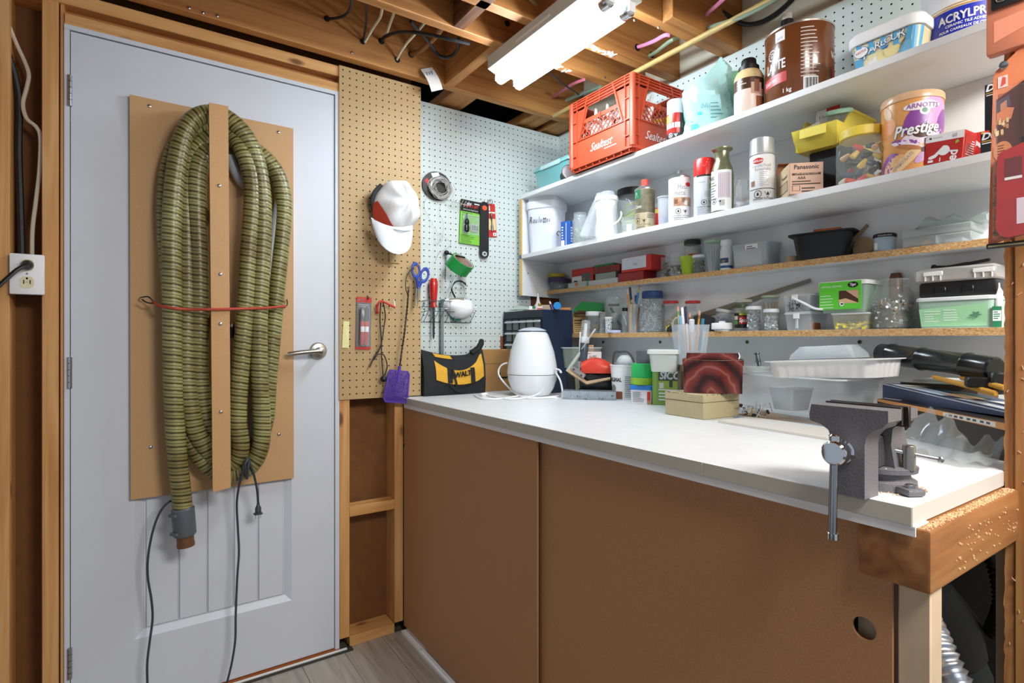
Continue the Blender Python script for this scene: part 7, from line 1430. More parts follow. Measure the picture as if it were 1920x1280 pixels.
MB().box(-w_*.45, w_*.45, .02, .08, .003, h*.5, mat('#a08070', .6)).build('contents', e)
e, S = tC('black_pliers', 'long black tool lying on the clear case under the third shelf', 'tool', 1800, 1.685, zt2+h+.0006, rz=-.6); b = MB(S); b.tube([(-50, 0, 6), (-42, 0, 5), (-20, 0, 3), (10, 0, 5), (50, 0, 8)], [6]*4+[4]*12+[3]*20, BLACK, 8, smooth=5); b.build('handle', e)
e, S = tC('glue_tube', 'white glue tube standing at the far right end of the fourth shelf', 'tube', 1873, 1.655, z4); ht = Hp(e, S, 530); MB(S).lathe([(5, 0), (6, ht*.8), (2, ht*.9), (1.5, ht)], PWHITE, 12).build('tube', e)
e, S = tC('green_packet', 'small green and white packet at the far right end of the fourth shelf', 'packet', 1868, 1.640, z4); ht = Hp(e, S, 574); b = MB(S); b.rbox(-6, 8, -3, 3, 0, ht, .5, mat('#1f7a50', .5), 1); b.quad(-5, 7, ht*.3, ht*.8, -3.1, PWHITE); b.lines(-4, 6, ht*.75, -3.2, 4, 4, 2, mat('#1f7a50', .5)); b.build('packet', e)
# ============================================================ ON THE WORKTOP
zc = CT+.0004
def tY(name, label, cat, Y0, u0, u1, z, group=None, rz=0):    # square to the door wall: local x to the right, y into the door wall
    a, c = pY(u0, VC, Y0).x, pY(u1, VC, Y0).x
    e = thing(name, label, cat, ((a+c)/2, Y0, z), rz, group); return e, c-a, (lambda u, v: pY(u, v, Y0).z-z)
# --- tool bag
e, w_, zf = tY('tool_bag', 'black and yellow canvas tool bag with carry straps at the left end of the worktop', 'bag', 2.02, 795, 910, zc); h = zf(850, 660)*1.06; dd = .12
bk = mat('#17191b', .8, bump=.3, bscale=300); yl_ = mat('#d9a32c', .75, bump=.3, bscale=300)
N = 16; R = []; rr = random.Random(4)
def bag_top(t): return h*(1.02-.10*t-.10*math.sin(PI*t)+.16*max(0, t-.85)/.15)
for i in range(N+1):
    t = i/N; x = -w_/2+w_*t; tp_ = bag_top(t); bul = .012*math.sin(PI*t)
    R.append([(x, .0-bul*.3, 0), (x, -.004-bul, tp_*.30), (x, .002-bul, tp_*.62), (x, .022, tp_*.90), (x, .05, tp_), (x, .085, tp_*.98), (x, dd, tp_*.7), (x, dd, 0)])
b = MB(); b.loft(R, bk); b.build('body', e, sharp=50)
def bagp(t, q, off=.0012):        # point on the front of the bag
    x = -w_/2+w_*t; tp_ = bag_top(t); bul = .012*math.sin(PI*t); prof = [(0, 0-bul*.3), (.30, -.004-bul), (.62, .002-bul), (.90, .022), (1, .05)]
    for (z0, y0), (z1_, y1) in zip(prof, prof[1:]):
        if q <= z1_: f = (q-z0)/(z1_-z0); return (x, y0+(y1-y0)*f-off, tp_*q)
    return (x, .05, tp_)
def strip(b, t0, t1, lo, hi, m, off=.0045, n=24, mrow=8):
    V = []; 
    for i in range(n+1):
        t = t0+(t1-t0)*i/n
        for j in range(mrow+1): q = lo(t)+(hi(t)-lo(t))*j/mrow; V.append(bagp(t, q, off))
    b.add(V, [(i*(mrow+1)+j, (i+1)*(mrow+1)+j, (i+1)*(mrow+1)+j+1, i*(mrow+1)+j+1) for i in range(n) for j in range(mrow)], m)
b = MB(); strip(b, .17, .96, lambda t: .40-.14*math.sin(PI*(t-.1)/.9)+.0, lambda t: .88-.26*max(0, math.sin(PI*(t-.12)/.8))**.8 if t > .12 else .88, yl_); b.build('yellow_panel', e)
b = MB(); strip(b, .20, .48, lambda t: .90, lambda t: .985, yl_, .004); b.build('yellow_trim', e)
b = MB()
for t0 in (.34, .72): strip(b, t0, t0+.075, lambda t: .30, lambda t: .68, bk, .0075, 3)
V = []
for i in range(15):
    f = i/14; t = .375+.37*f; dz = math.sin(PI*f); p0, p1 = bagp(t, .30-.17*dz, .009+.006*dz), bagp(t, .22-.17*dz, .009+.006*dz); V += [p0, p1]
b.add(V, [(2*i, 2*i+2, 2*i+3, 2*i+1) for i in range(14)], bk)
V = []
for i in range(9): f = i/8; t = .40+.06*f; p0, p1 = bagp(t, .66-.46*f, .012), bagp(t+.03, .66-.46*f, .012); V += [p0, p1]
b.add(V, [(2*i, 2*i+2, 2*i+3, 2*i+1) for i in range(8)], bk); b.build('strap', e)
b = MB(); b.tube([(w_*.36, .05, h*.90), (w_*.46, .045, h*.98), (w_*.53, .05, h*1.13), (w_*.56, .06, h*1.2)], [.016, .015, .013, .011, .010], bk, 8, smooth=1); b.build('end_strap', e)
b = MB(); b.text('EWALT', w_*.055, h*.40, -.0225, .030, BLACK, .95, .1, rot=.13, fat=.05); b.build('lettering', e)
# --- cardboard box behind
e, w_, zf = tY('cardboard_box', 'plain brown cardboard box between the tool bag and the white humidifier', 'box', 2.055, 903, 985, zc, rz=-.06); h = zf(940, 655)
cb1 = mat('#a87c48', .7, noise=.05, nscale=25); b = MB(); b.rbox(-w_/2, w_/2, 0, .095, 0, h, .001, cb1, 1); b.build('box', e)
b = MB(); b.box(w_*.14, w_*.26, -.0006, 0, .0, h, mat('#b99060', .25)); b.quad(-w_*.45, w_*.5, h*.66, h*.665, -.0009, mat('#5c3f20', .8)); b.quad(-w_*.12, w_*.08, h*.30, h*.34, -.0009, BLACK); b.quad(-w_*.12, -w_*.08, h*.30, h*.44, -.0009, BLACK); b.build('tape_seams', e)
# --- white humidifier
e, S = tG('humidifier', 'glossy white egg shaped humidifier on the worktop', 'humidifier', 998, 745, zc, r=44, rz=0)
ht = Hp(e, S, 622); gw = mat('#eef1f5', .12, coat=.5)
prof = [(30, 0), (34, 1.5), (42, 14), (47.5, 30), (49, 41)]; b = MB(S); b.lathe(prof, gw, 48, (True, True)); b.build('base', e)
prof = [(49.2, 42), (49.3, 46), (47.5, 62), (43, 85), (36, 106), (31, ht-4), (27.6, ht)]; b = MB(S); b.lathe(prof, gw, 48, (True, True)); b.build('tank', e)
b = MB(S); b.lathe([(25, ht), (25, ht+2.5)], mat('#6f757c', .4), 36); b.lathe([(27.5, ht+2.5), (27, ht+4), (16, ht+8), (4, ht+9.5)], mat('#c3cad4', .3), 36); b.build('nozzle', e)
b = MB(S); b.box(-49.5, -46.5, -5, 0, 36.5, 38.5, BLACK); b.build('notch', e)
i = local(e); b = MB(i); b.tube([pZ(905, 738, zc+.004), pZ(925, 743, zc+.004), pZ(960, 748, zc+.004), pZ(1005, 740, zc+.010), pZ(1030, 726, zc+.03)+Vector((-.05, -.05, .02)), pZ(1048, 705, zc+.05)+Vector((-.12, -.14, .03)), pX(1052, 698, 1.35), pX(1048, 693, 1.36), pX(1040, 694, 1.37), pX(1051, 715, 1.38), pX(1054, 745, 1.36), pZ(1035, 745, zc+.004), pZ(990, 746, zc+.004), pZ(968, 738, zc+.010), pX(950, 722, 1.25), pX(937, 706, 1.24), pX(935, 694, 1.25), pX(941, 684, 1.26), pX(951, 680, 1.28)], .0036, PWHITE, 8, smooth=8); cd1_ = b.build('cord', e)
b = MB(i @ Matrix.Translation(pZ(903, 738, zc+.010)) @ Matrix.Rotation(.5, 4, 'Z') @ Matrix.Rotation(-PI/2+.3, 4, 'Y')); b.lathe([(.004, .0), (.007, -.012), (.012, -.028), (.012, -.034)][::-1], PWHITE, 12); b.rod((.005, 0, -.048), (.005, 0, -.034), .0015, STEEL, 6); b.rod((-.005, 0, -.048), (-.005, 0, -.034), .0015, STEEL, 6); b.build('plug', cd1_)
b = MB(i); b.tube([pZ(890, 740, zc+.004), pZ(905, 747, zc+.004), pZ(940, 747, zc+.004), pZ(975, 742, zc+.0042), pZ(1010, 745, zc+.0045), pZ(1050, 742, zc+.0045)], .0032, PWHITE, 8, smooth=6); b.build('cord', e)
# --- small parts cabinet
e = thing('drawer_cabinet', 'navy steel cabinet of small clear drawers behind the humidifier', 'cabinet', (1.401, 1.993, zc), -PI/2); k = sX(1017, 1.401)
w_, h, dd = .294, .352, .162; nv = mat('#17263f', .38, noise=.05, nscale=20)
b = MB(); t = .0012
b.box(-w_/2, w_/2, .0, dd, h-t, h, nv); b.box(-w_/2, w_/2, 0, dd, 0, t, nv); b.box(-w_/2, -w_/2+t, 0, dd, t, h-t, nv); b.box(w_/2-t, w_/2, 0, dd, t, h-t, nv); b.box(-w_/2+t, w_/2-t, dd-t, dd, t, h-t, nv)
b.box(-w_/2+t, w_/2-t, .0, .004, h-.032, h-t, mat('#1c2633', .5)); fr = mat('#222b36', .5)
cx, cz = 5, 6; gw_, gh_ = (w_-.024)/cx, (h-.044)/cz
for i in range(cx+1): b.box(-w_/2+.010+i*gw_-.002, -w_/2+.014+i*gw_, .001, .06, .006, h-.034, fr)
for j in range(cz+1): b.box(-w_/2+t, w_/2-t, .001, .06, .006+j*gh_-.002, .010+j*gh_-.001, fr)
b.build('body', e)
dm = mat('#6f7a7c', .3, alpha=.95); dw, dh = gw_-.008, gh_-.012; b = MB()
b.box(0, dw, .004, .006, 0, dh, dm); b.box(0, dw, .006, .055, 0, .001, dm); b.box(0, .001, .006, .055, 0, dh*.8, dm); b.box(dw-.001, dw, .006, .055, 0, dh*.8, dm)
src = b.build('drawer', e); lipb = MB(); lipb.loft([[(-.001, -.006, dh-.002), (dw+.001, -.006, dh-.002), (dw+.001, .006, dh+.003), (-.001, .006, dh+.003)], [(-.001, -.006, dh-.008), (dw+.001, -.006, dh-.008), (dw+.001, .005, dh-.004), (-.001, .005, dh-.004)]], mat('#c9d2d5', .3, alpha=.98)); lip = lipb.build('pull', src)
src.location = (-w_/2+.016, 0, .012)
for i in range(cx):
    for j in range(cz):
        if i or j: d_ = piece(src, e, (-w_/2+.016+i*gw_, 0, .012+j*gh_)); piece(lip, d_, (0, 0, 0))
Mc2 = Matrix.Translation((1.401, 1.993, zc+h+.0005)) @ Matrix.Rotation(-PI/2, 4, 'Z')
def oncab(nm, lb, cat, u, v, X, rz=0, rx=0, ry=0): p = pX(u, v, X); e = thing(nm, lb, cat, (p.x, p.y, zc+h+.0006), face(p.x, p.y)+rz, None, rx, ry); k = (X/ray(u).x)/FPX; return e, diag(k, k, k)
e, S = oncab('plastic_bag', 'flat clear bag of parts lying on the left of the navy cabinet', 'bag', 978, 578, 1.45); rr = random.Random(5); b = MB(S); R = [[(-24+48*i/8, y, (1.5+9*math.sin(PI*i/8)*f)+rr.uniform(0, 1.2)) for y, f in ((-9, .2), (-3, 1), (4, .9), (9, .1))] for i in range(9)]; b.loft(R, mat('#c3d6ca', .3, alpha=.6)); b.build('bag', e, sharp=20)
e, S = oncab('glue_bottle', 'white glue bottle with pointed nozzle on the navy cabinet', 'bottle', 1009, 578, 1.50); b = MB(S); b.stack([(rrect(15, 9, 3), 0), (rrect(15, 9, 3), 10), (rrect(8, 7, 3), 16), (circ(3, 16), 20), (circ(1.2, 16), 34)], mat('#c9c9bf', .5)); b.build('bottle', e)
e, S = oncab('small_box', 'tiny red white and green box on the navy cabinet', 'box', 998, 578, 1.43); b = MB(S); b.rbox(-6, 6, -3, 3, 0, 8, .4, PWHITE, 1); b.quad(0, 6, 3, 8, -3.05, mat('#1f7a50', .5)); b.quad(-6, 6, 0, 1.5, -3.05, PRED); b.build('box', e)
e, S = oncab('gold_cap_bottle', 'tiny bottle with gold cap and red label on the navy cabinet', 'bottle', 1012, 578, 1.42); b = MB(S); b.rbox(-5, 5, -3, 3, 0, 6.5, .6, mat('#e3d6d0', .5), 1); b.quad(-5, 5, 1, 3, -3.05, PRED); b.build('bottle', e); MB(S).lathe([(3.2, 6.5), (3.4, 8), (3.2, 12)], BRASS, 14).build('cap', e)
e, S = oncab('tape_roll', 'shiny blue tape roll on the navy cabinet', 'tape', 1045, 578, 1.46); b = MB(S @ Matrix.Translation((0, 0, 6.5)) @ Matrix.Rotation(PI/2, 4, 'X')); b.lathe([(2.2, -5), (6.8, -5), (7.2, -4), (7.2, 4), (6.8, 5), (2.2, 5)], mat('#1f7fc0', .25), 24); b.build('roll', e)
e, S = oncab('purple_pen', 'purple glue pen leaning behind the blue tape roll', 'pen', 1037, 578, 1.52, ry=-.35); b = MB(S); b.lathe([(2.8, 0), (2.8, 14)], mat('#4a3560', .4), 12); b.build('barrel', e); MB(S).lathe([(1.8, 14), (1.2, 19)], PWHITE, 10).build('tip', e)
e, S = oncab('wood_stirrer', 'thin wooden strip lying behind the blue tape on the navy cabinet', 'stick', 1058, 578, 1.53); MB(S).rbox(-9, 12, -2, 2, 0, 5, .8, mat('#a8703c', .6), 1).build('strip', e)
e, S = oncab('card_box', 'plain beige box behind the glue bottle on the navy cabinet', 'box', 1018, 578, 1.54); MB(S).rbox(-16, 16, -2, 2, 0, 13, .5, mat('#a89a80', .7), 1).build('box', e)
# --- clear organiser, black case, tools in front of the back panel
e, S = tG('organizer_case', 'flat clear organizer case of small parts right of the humidifier', 'case', 1105, 750, zc, r=22, rz=-.12)
b = MB(S); b.rbox(-52, 52, -20, 22, 0, 16, 2, mat('#b7c6d0', .2, alpha=.36), 2); b.build('case', e); b = MB(S)
for x in (-35, -18, 0, 18, 35): b.box(x-.5, x+.5, -19, 21, 1.5, 14.5, mat('#cfdae0', .2, alpha=.6))
for y in (0,): b.box(-50, 50, y-.5, y+.5, 1.5, 14.5, mat('#cfdae0', .2, alpha=.6))
b.build('dividers', e); fill(e, S, 0, 8, 36, [nut(STB), chip(DKM), nail(STB)], 6, 'parts', 2.6, 3, rect=(46, 17))
zt = zc+16*S[2][2]+.0005
e2, S2_ = e, S
e, S = tC('black_case', 'black glossy case standing behind the clear organizer case', 'case', 1118, 1.52, zc); b = MB(S); b.rbox(-42, 42, -8, 16, 0, 44, 3, mat('#131617', .2), 2); b.build('case', e)
b = MB(S); b.poly([(-38, -8.2, 10), (-30, -8.2, 16), (-34, -8.2, 44), (-40, -8.2, 40)], mat('#8a8a70', .4)); b.poly([(-28, -8.2, 40), (-12, -8.2, 32), (10, -8.2, 36), (-10, -8.2, 42)], mat('#2f3a36', .3)); b.build('torn_label', e)
zt = zc+44*S[2][2]+.0005
e, S = tC('bench_sander', 'red plastic holder lying on the black case', 'tool', 1118, 1.50, zt); b = MB(S)
R = []
for i in range(9):
    t = i/8; x = -28+56*t; hh = 12+17*math.sin(PI*min(1, .15+t*.75)); R.append([(x, -10, 0), (x, -12, hh*.45), (x, -6, hh*.9), (x, 6, hh), (x, 12, hh*.6), (x, 12, 0)])
b.loft(R, mat('#d23c28', .35)); b.build('shell', e, sharp=50)
e, S = tC('sanding_block', 'wooden hand sanding board with metal clips leaning on the red holder', 'tool', 1102, 1.455, zc+.050, rx=-.25)
tanw = mat('#b79a7a', .6); b = MB(S); b.loft([[(x, y, z) for x, z in ((-38, 24), (-34, 30), (-2, 6), (42, 14), (42, 10), (-2, 0))] for y in (-6, 6)], tanw); b.build('board', e)
b = MB(S @ Matrix.Translation((-20, -8, 19)) @ Matrix.Rotation(.64, 4, 'Y')); b.rbox(-15, 15, -2, 3, 0, 9, 1, STEEL, 1); b.build('clip', e)
b = MB(S @ Matrix.Translation((-16, -9, 24))); b.rbox(-2, 2, -1, 1, 0, 18, .8, STEEL, 1); b.rbox(-4, 4, -1.5, 1, 16, 19, .8, STEEL, 1); b.build('lever', e)
for x, z in ((-26, 27), (-12, 16)): MB(S @ Matrix.Translation((x, -10.2, z)) @ Matrix.Rotation(PI/2, 4, 'X')).lathe([(1.8, 0), (1.4, 1)], BLACK, 10).build('screw', e)
e, S = tC('clear_bin', 'clear bin of oddments with a white price label behind the red holder', 'bin', 1088, 1.60, zc+.105, rz=.1); b = MB(S); b.stack([(rrect(62, 40, 4), 0), (rrect(72, 48, 5), 36), ], mat('#b7c4b4', .3, alpha=.40), (True, False)); b.build('bin', e); MB(S).loft([[(x, y, 36) for x, y in rrect(76, 52, 5)], [(x, y, 38) for x, y in rrect(76, 52, 5)], [(x, y, 38) for x, y in rrect(71, 47, 5)], [(x, y, 36) for x, y in rrect(71, 47, 5)]], FROST, closed=True).build('rim', e)
b = MB(S); b.quad(-3, 36, 14, 30, -25, mat('#efe0dc', .6)); b.text('6x90', 20, 18, -25.2, 8, INK, .8, .1); b.quad(5, 17, 26, 26.8, -25.2, INK); b.build('price_label', e); MB(S).rbox(4, 24, -8, 6, 6, 42, 1, mat('#d99a6a', .6), 1).build('contents', e)
MB(Matrix.Translation((0, 0, 0))).rbox(-.06, .06, -.03, .03, -.1048, -.001, .004, mat('#2a2d2c', .6), 1).build('stand', e)
e, S = tC('marker_pen', 'pale marker slanting across the left of the clear bin', 'pen', 1063, 1.52, zc+.090, ry=.62); b = MB(S); b.lathe([(3, 0), (3.6, 4), (3.6, 40), (2.4, 46)], mat('#c3cdbf', .4), 12); b.build('barrel', e); b = MB(S); b.lathe([(3, 44), (3, 60), (2, 61)], mat('#59626a', .4), 12); b.build('cap', e)
e, S = tC('pump_bottle', 'small pump bottle with clear cap standing in the clear bin', 'bottle', 1093, 1.575, zc+.135, ry=.08); ht = Hp(e, S, 600); b = MB(S); b.lathe([(8, 0), (8.5, ht*.42), (7, ht*.46)], mat('#4a5560', .3, alpha=.85), 16); b.build('bottle', e); b = MB(S); b.lathe([(8, ht*.44), (9, ht*.46), (9, ht*.58), (3.5, ht*.6), (3.2, ht*.92)], PWHITE, 16); b.build('pump', e); MB(S).lathe([(8.6, ht*.58), (8.6, ht*.97), (7, ht)], CLEAR, 16, (False, True)).build('cap', e)
for j, (u0, v0, u1, v1) in enumerate(((1090, 655, 1116, 617), (1086, 660, 1088, 622))):
    a, c_ = pX(u0, v0, 1.56), pX(u1, v1, 1.55); pencil('stir_stick', ('thin white stick leaning right out of the clear bin', 'thin white stick leaning upright out of the clear bin')[j], 'stick', a, c_, .0028, PWHITE, 'pen', None, PWHITE)
# --- white tub with lettering
e, S = tG('lettered_tub', 'white paper tub lettered in black and brown beside the red holder', 'tub', 1168, 750, zc, r=22); ht = Hp(e, S, 684); b = MB(S); b.lathe([(19, 0), (23.5, ht-3), (24.6, ht-2), (24.6, ht), (22, ht)], PWHITE, 32, (True, False)); b.build('tub', e)
b = MB(S); q0, q1 = 19.3, 23.2; b.ctext('ORIGINAL', -.85, ht*.52, 21.9, 11, INK, .62, fat=.03); b.cpatch(19.6, -1.3, -.05, ht*.02, ht*.24, mat('#8a4a26', .5), 8, r1=20.7); b.clines(22.3, .15, 1.2, ht*.82, 15, 3.4, 1.0, LINE, 5); blob(b, -1.0, ht*.33, 7, 7, mat('#8a8a80', .5), 21.0, rr_=21); b.clines(20.3, -1.1, -.7, ht*.18, 3, 4, 1.4, PWHITE, 5); b.build('printed_label', e)
Mt = Matrix.Translation(e.location); k = S[0][0]
e2 = thing('dome_jar', 'round topped clear jar with dark wire handle sitting in the lettered tub', 'jar', e.location+Vector((.004, .004, .06)), e.rotation_euler.z); b = MB(diag(k, k, k)); hz = ht-.06/k; b.sphere((3, 0, hz+4), 15, mat('#dfe6ea', .2, alpha=.7), 16); b.lathe([(14, -6), (15, hz+4)], mat('#dfe6ea', .2, alpha=.5), 16); b.build('jar', e2); b = MB(diag(k, k, k)); b.tube([(-19, 0, hz), (-16, 0, hz+22), (-6, 0, hz+24), (8, 0, hz+24), (17, 0, hz+14), (21, 0, hz+4)], 1.8, mat('#3a3f42', .5), 8, smooth=4); b.build('handle', e2)
# --- tape rolls
e, S = tG('blue_lid_tub', 'square white printed tub with blue lid under the tape rolls', 'tub', 1205, 758, zc, r=20, rz=-.18); ht = Hp(e, S, 722); b = MB(S); b.stack([(rrect(37, 34, 5, 4), 0), (rrect(41, 38, 6, 4), ht-8)], PWHITE); b.build('tub', e); b = MB(S); b.stack([(rrect(44, 41, 7, 4), ht-9), (rrect(44, 41, 7, 4), ht-1), (rrect(41, 38, 6, 4), ht)], mat('#2a7fd0', .4)); b.build('lid', e)
b = MB(S); b.lines(-15, 8, ht-13, -20.2, 9, 2.2, .8, LINE, 4); b.quad(12, 18, 8, ht-12, -20.0, PRED); b.quad(12, 18, 1, 8, -19.6, mat('#b98a5a', .5)); b.build('printed_label', e)
zt = zc+ht*S[2][2]+.0005; p0 = e.location.copy(); k = S[0][0]
def roll(nm, lb, z, r, hh, m, ri=.6, dx=0):
    e = thing(nm, lb, 'tape', (p0.x, p0.y+dx, z), face(p0.x, p0.y)); b = MB(diag(k, k, k)); n = 36
    b.loft([[(rr_*math.cos(2*PI*i/n), rr_*math.sin(2*PI*i/n), zz) for i in range(n)] for rr_, zz in ((r*ri, 0), (r-.4, 0), (r, .5), (r, hh-.5), (r-.4, hh), (r*ri, hh))], m, closed=True); b.build('tape', e); return z+hh*k+.0003
zt = roll('tape_roll', 'lime green tape roll between the blue lid and the bright green roll', zt, 22.5, 13, mat('#93c034', .4)); zt = roll('tape_roll', 'wide bright green tape roll on the worktop stack', zt, 21.5, 27, mat('#2cc466', .35)); zt = roll('tape_roll', 'grey tape roll topmost of the worktop stack', zt, 15.5, 24, mat('#5c6268', .4), .6, -.010)
# --- SICO paint box, white container, tins
e, S = tG('paint_carton', 'green paint carton with white lettering behind the beige metal box', 'carton', 1248, 760, zc, r=16, rz=-.10); ht = Hp(e, S, 694); sg = mat('#7fa04a', .45); b = MB(S); b.rbox(-23, 25, -14, 16, 0, ht, .6, sg, 1); b.build('carton', e)
b = MB(S); b.quad(-12, 25, ht*.70, ht*.97, -14.1, mat('#3a4a34', .5)); b.text('SICO', 9, ht*.75, -14.3, 20, PWHITE, .85, .15, fat=.04); b.quad(-12, 25, ht*.46, ht*.69, -14.1, mat('#94a83a', .5)); b.rbox(-10, -2, -14.4, -14, ht*.48, ht*.64, .2, mat('#d6d6cc', .5), 1); b.quad(8, 14, ht*.52, ht*.70, -14.2, mat('#2f3a2c', .5)); b.quad(-12, 25, ht*.43, ht*.455, -14.2, PWHITE); b.lines(-11, 6, ht*.36, -14.2, 3, 6, 2.4, PWHITE, 3); b.quad(-20, -15, ht*.2, ht*.9, -14.2, mat('#8ab04a', .5)); b.build('print', e)
zt = zc+ht*S[2][2]+.0006
e, S = tC('frosted_container', 'frosted white container with lid on the green paint carton', 'container', 1246, 1.43, zt, rz=-.25); ht = Hp(e, S, 655); fz = mat('#d6dedb', .4, alpha=.82); b = MB(S); b.stack([(rrect(44, 30, 6, 4), 0), (rrect(52, 36, 7, 4), ht-7)], fz); b.build('container', e); b = MB(S); b.stack([(rrect(58, 42, 8, 4), ht-8), (rrect(58, 42, 8, 4), ht-1), (rrect(54, 38, 7, 4), ht)], mat('#e6ece8', .4, alpha=.95)); b.build('lid', e)
# beige metal box
e = thing('metal_box', 'old beige metal box with hinged lid in the middle of the worktop', 'box', pZ(1319, 787, zc), 0); p = e.location
dl = (pZ(1247, 776, zc)-p); dr = (pZ(1372, 778, zc)-p); al = math.atan2(dl.y, dl.x); wl, wr = dl.length, dr.length
e.rotation_euler = (0, 0, al-PI/2); k = (p.x/ray(1319).x)/FPX; h = (787-740)*k; bg = mat('#b7ab86', .45, noise=.03, nscale=40)
# local: y along the left edge, x along the right edge
b = MB(); sk_ = 1; wr = max(wr, .10)
b.rbox(0, wr, 0, wl, 0, h*.66, .0015, bg, 1); b.build('body', e); b = MB(); b.rbox(-.001, wr+.001, -.001, wl+.001, h*.675, h, .002, bg, 1); b.build('lid', e)
rr = random.Random(3); b = MB()
for i in range(40): t = rr.random(); s_ = rr.uniform(.0006, .0018); y_ = rr.choice([0, 1]); b.at(0, 0, 0); b.box(t*wr-s_, t*wr+s_, -.0014, -.0009, h-.0015-s_, h-.001, DKM) if y_ else b.box(-.0014, -.0009, t*wl-s_, t*wl+s_, h-.0015-s_, h-.001, DKM)
b.build('chipped_paint', e, kind='stuff')
zt = zc+h+.0008
# red marbled tin
p1 = pZ(1278, 732, zt); 
e, S = tG('marbled_tin', 'dark red marbled tin resting on the beige metal box', 'tin', 1335, 737, zt, r=26, rz=.05); ht = Hp(e, S, 662)
mm = bpy.data.materials.new('red_marble'); mm.use_nodes = True; nt = mm.node_tree; bs = nt.nodes['Principled BSDF']; bs.inputs['Roughness'].default_value = .18; tc = nt.nodes.new('ShaderNodeTexCoord'); wv = nt.nodes.new('ShaderNodeTexWave'); wv.inputs['Scale'].default_value = 7; wv.wave_type = 'RINGS'; wv.rings_direction = 'Y'; wv.inputs['Distortion'].default_value = 6; wv.inputs['Detail'].default_value = 3; wv.inputs['Detail Scale'].default_value = 1.2
nt.links.new(tc.outputs['Object'], wv.inputs['Vector']); rp_ = ramp(nt, [(0, '#2c0f0d'), (.35, '#54201c'), (.65, '#68261f'), (.93, '#70302a'), (1, '#8c5048')]); nt.links.new(wv.outputs['Color'], rp_.inputs[0]); nt.links.new(rp_.outputs[0], bs.inputs['Base Color'])
b = MB(S); b.stack([(rrect(104, 54, 5, 3), 0), (rrect(106, 56, 5, 3), ht*.72)], mm); b.build('tin', e); b = MB(S); b.stack([(rrect(109, 58, 5, 3), ht*.70), (rrect(109, 58, 5, 3), ht*.84), (rrect(104, 54, 5, 3), ht*.86)], mm); b.stack([(rrect(96, 46, 9, 3), ht*.85), (rrect(94, 44, 9, 3), ht)], mm); b.build('lid', e)
b = MB(S); b.tube([(-50, -29.3, ht*.84), (0, -29.3, ht*.82), (54, -29.3, ht*.84)], .5, CHROME, 5); b.build('rim', e)
MB(S).tube([(46, -12, ht+.5), (47, -26, ht*.93), (45, -29, ht*.86)], 1.1, PWHITE, 6, smooth=4).build('string', e); zt2 = zt+ht*S[2][2]
# pencil pot standing behind
e, S = tC('pencil_pot', 'frosted square pot of pencils and pens behind the marbled tin', 'pot', 1294, 1.485, zc+.0, rz=.2); ht = Hp(e, S, 609); lo = Hp(e, S, 683)
fzp = mat('#d6e2ee', .4, alpha=.45); b = MB(S); b.stack([(rrect(46, 40, 5, 3), lo), (rrect(62, 52, 6, 3), ht)], fzp, (True, False)); b.build('pot', e); b = MB(S); b.box(-20, 20, -17, 17, 0, lo-.3, mat('#6a5a4a', .7)); b.build('stand', e)
b = MB(S); b.box(-3, 18, -4, 4, lo+2, lo+26, mat('#9aa6b4', .6)); b.build('eraser', e)
for dx, dy, u, v, r, c_, en, lb, tm in ((-14, 4, 1271, 575, .0034, '#d9c06a', 'erase', 'pale yellow pencil with green ferrule at the left of the frosted pot', mat('#6a9a5a', .4)), (-8, -4, 1279, 576, .0038, '#d9a58a', 'pen', 'white capped peach pen in the frosted pot', PWHITE), (-2, 2, 1285, 574, .0036, '#e6e6ea', 'pen', 'white pen with dark blue cap in the frosted pot', mat('#23284a', .4)), (2, 0, 1293, 587, .0035, '#d9a86a', 'erase', 'tan pencil in the middle of the frosted pot', BRASS), (8, -2, 1312, 583, .0035, '#dd9a3a', 'erase', 'orange pencil leaning right in the frosted pot', BRASS), (14, 2, 1318, 597, .0050, '#2a7f9a', 'pen', 'teal marker at the right of the frosted pot', None), (3, 6, 1297, 598, .0080, '#dfe3ea', 'pen', 'thick white marker in the frosted pot', None), (-12, -4, 1275, 592, .0046, '#6aa0c4', 'pen', 'light blue marker in the frosted pot', None)):
    b0 = (Matrix.Translation(e.location) @ Matrix.Rotation(e.rotation_euler.z, 4, 'Z')) @ (S @ Vector((dx, dy, lo+1))); d = math.hypot(e.location.x, e.location.y); g = ray(u, v); tp_ = Vector((0, 0, EYE))+g*(d/math.hypot(g.x, g.y)); pencil('pencil' if en == 'erase' else 'marker_pen', lb, 'pencil' if en == 'erase' else 'pen', b0, tp_, r, mat(c_, .45), en, None, tm)
# --- big clear storage tub
p = pZ(1376, 776, zc); q = pZ(1545, 803, zc); dq = q-p; ang = math.atan2(dq.y, dq.x); w_ = dq.length*1.12
e = thing('storage_tub', 'large cloudy storage tub full of hardware beside the beige box', 'tub', p, ang); k = (p.x/ray(1376).x)/FPX; h = (776-700)*k; dd = .16
cl = mat('#d3dde3', .2, alpha=.26); c0 = Matrix.Translation((w_/2-.004, dd/2, 0)); b = MB(c0); b.stack([(rrect(w_*.94, dd*.9, .016, 4), 0), (rrect(w_*1.02, dd, .02, 4), h*.74), (rrect(w_*1.05, dd*1.04, .02, 4), h*.75), (rrect(w_*1.08, dd*1.07, .022, 4), h)], cl, (True, False)); b.build('tub', e)
b = MB(c0); b.loft([[(x, y, h) for x, y in rrect(w_*1.12, dd*1.12, .024, 4)], [(x, y, h+.004) for x, y in rrect(w_*1.12, dd*1.12, .024, 4)], [(x, y, h+.004) for x, y in rrect(w_*1.06, dd*1.05, .02, 4)], [(x, y, h) for x, y in rrect(w_*1.06, dd*1.05, .02, 4)]], mat('#e3eaee', .3, alpha=.85), closed=True); b.build('rim', e)
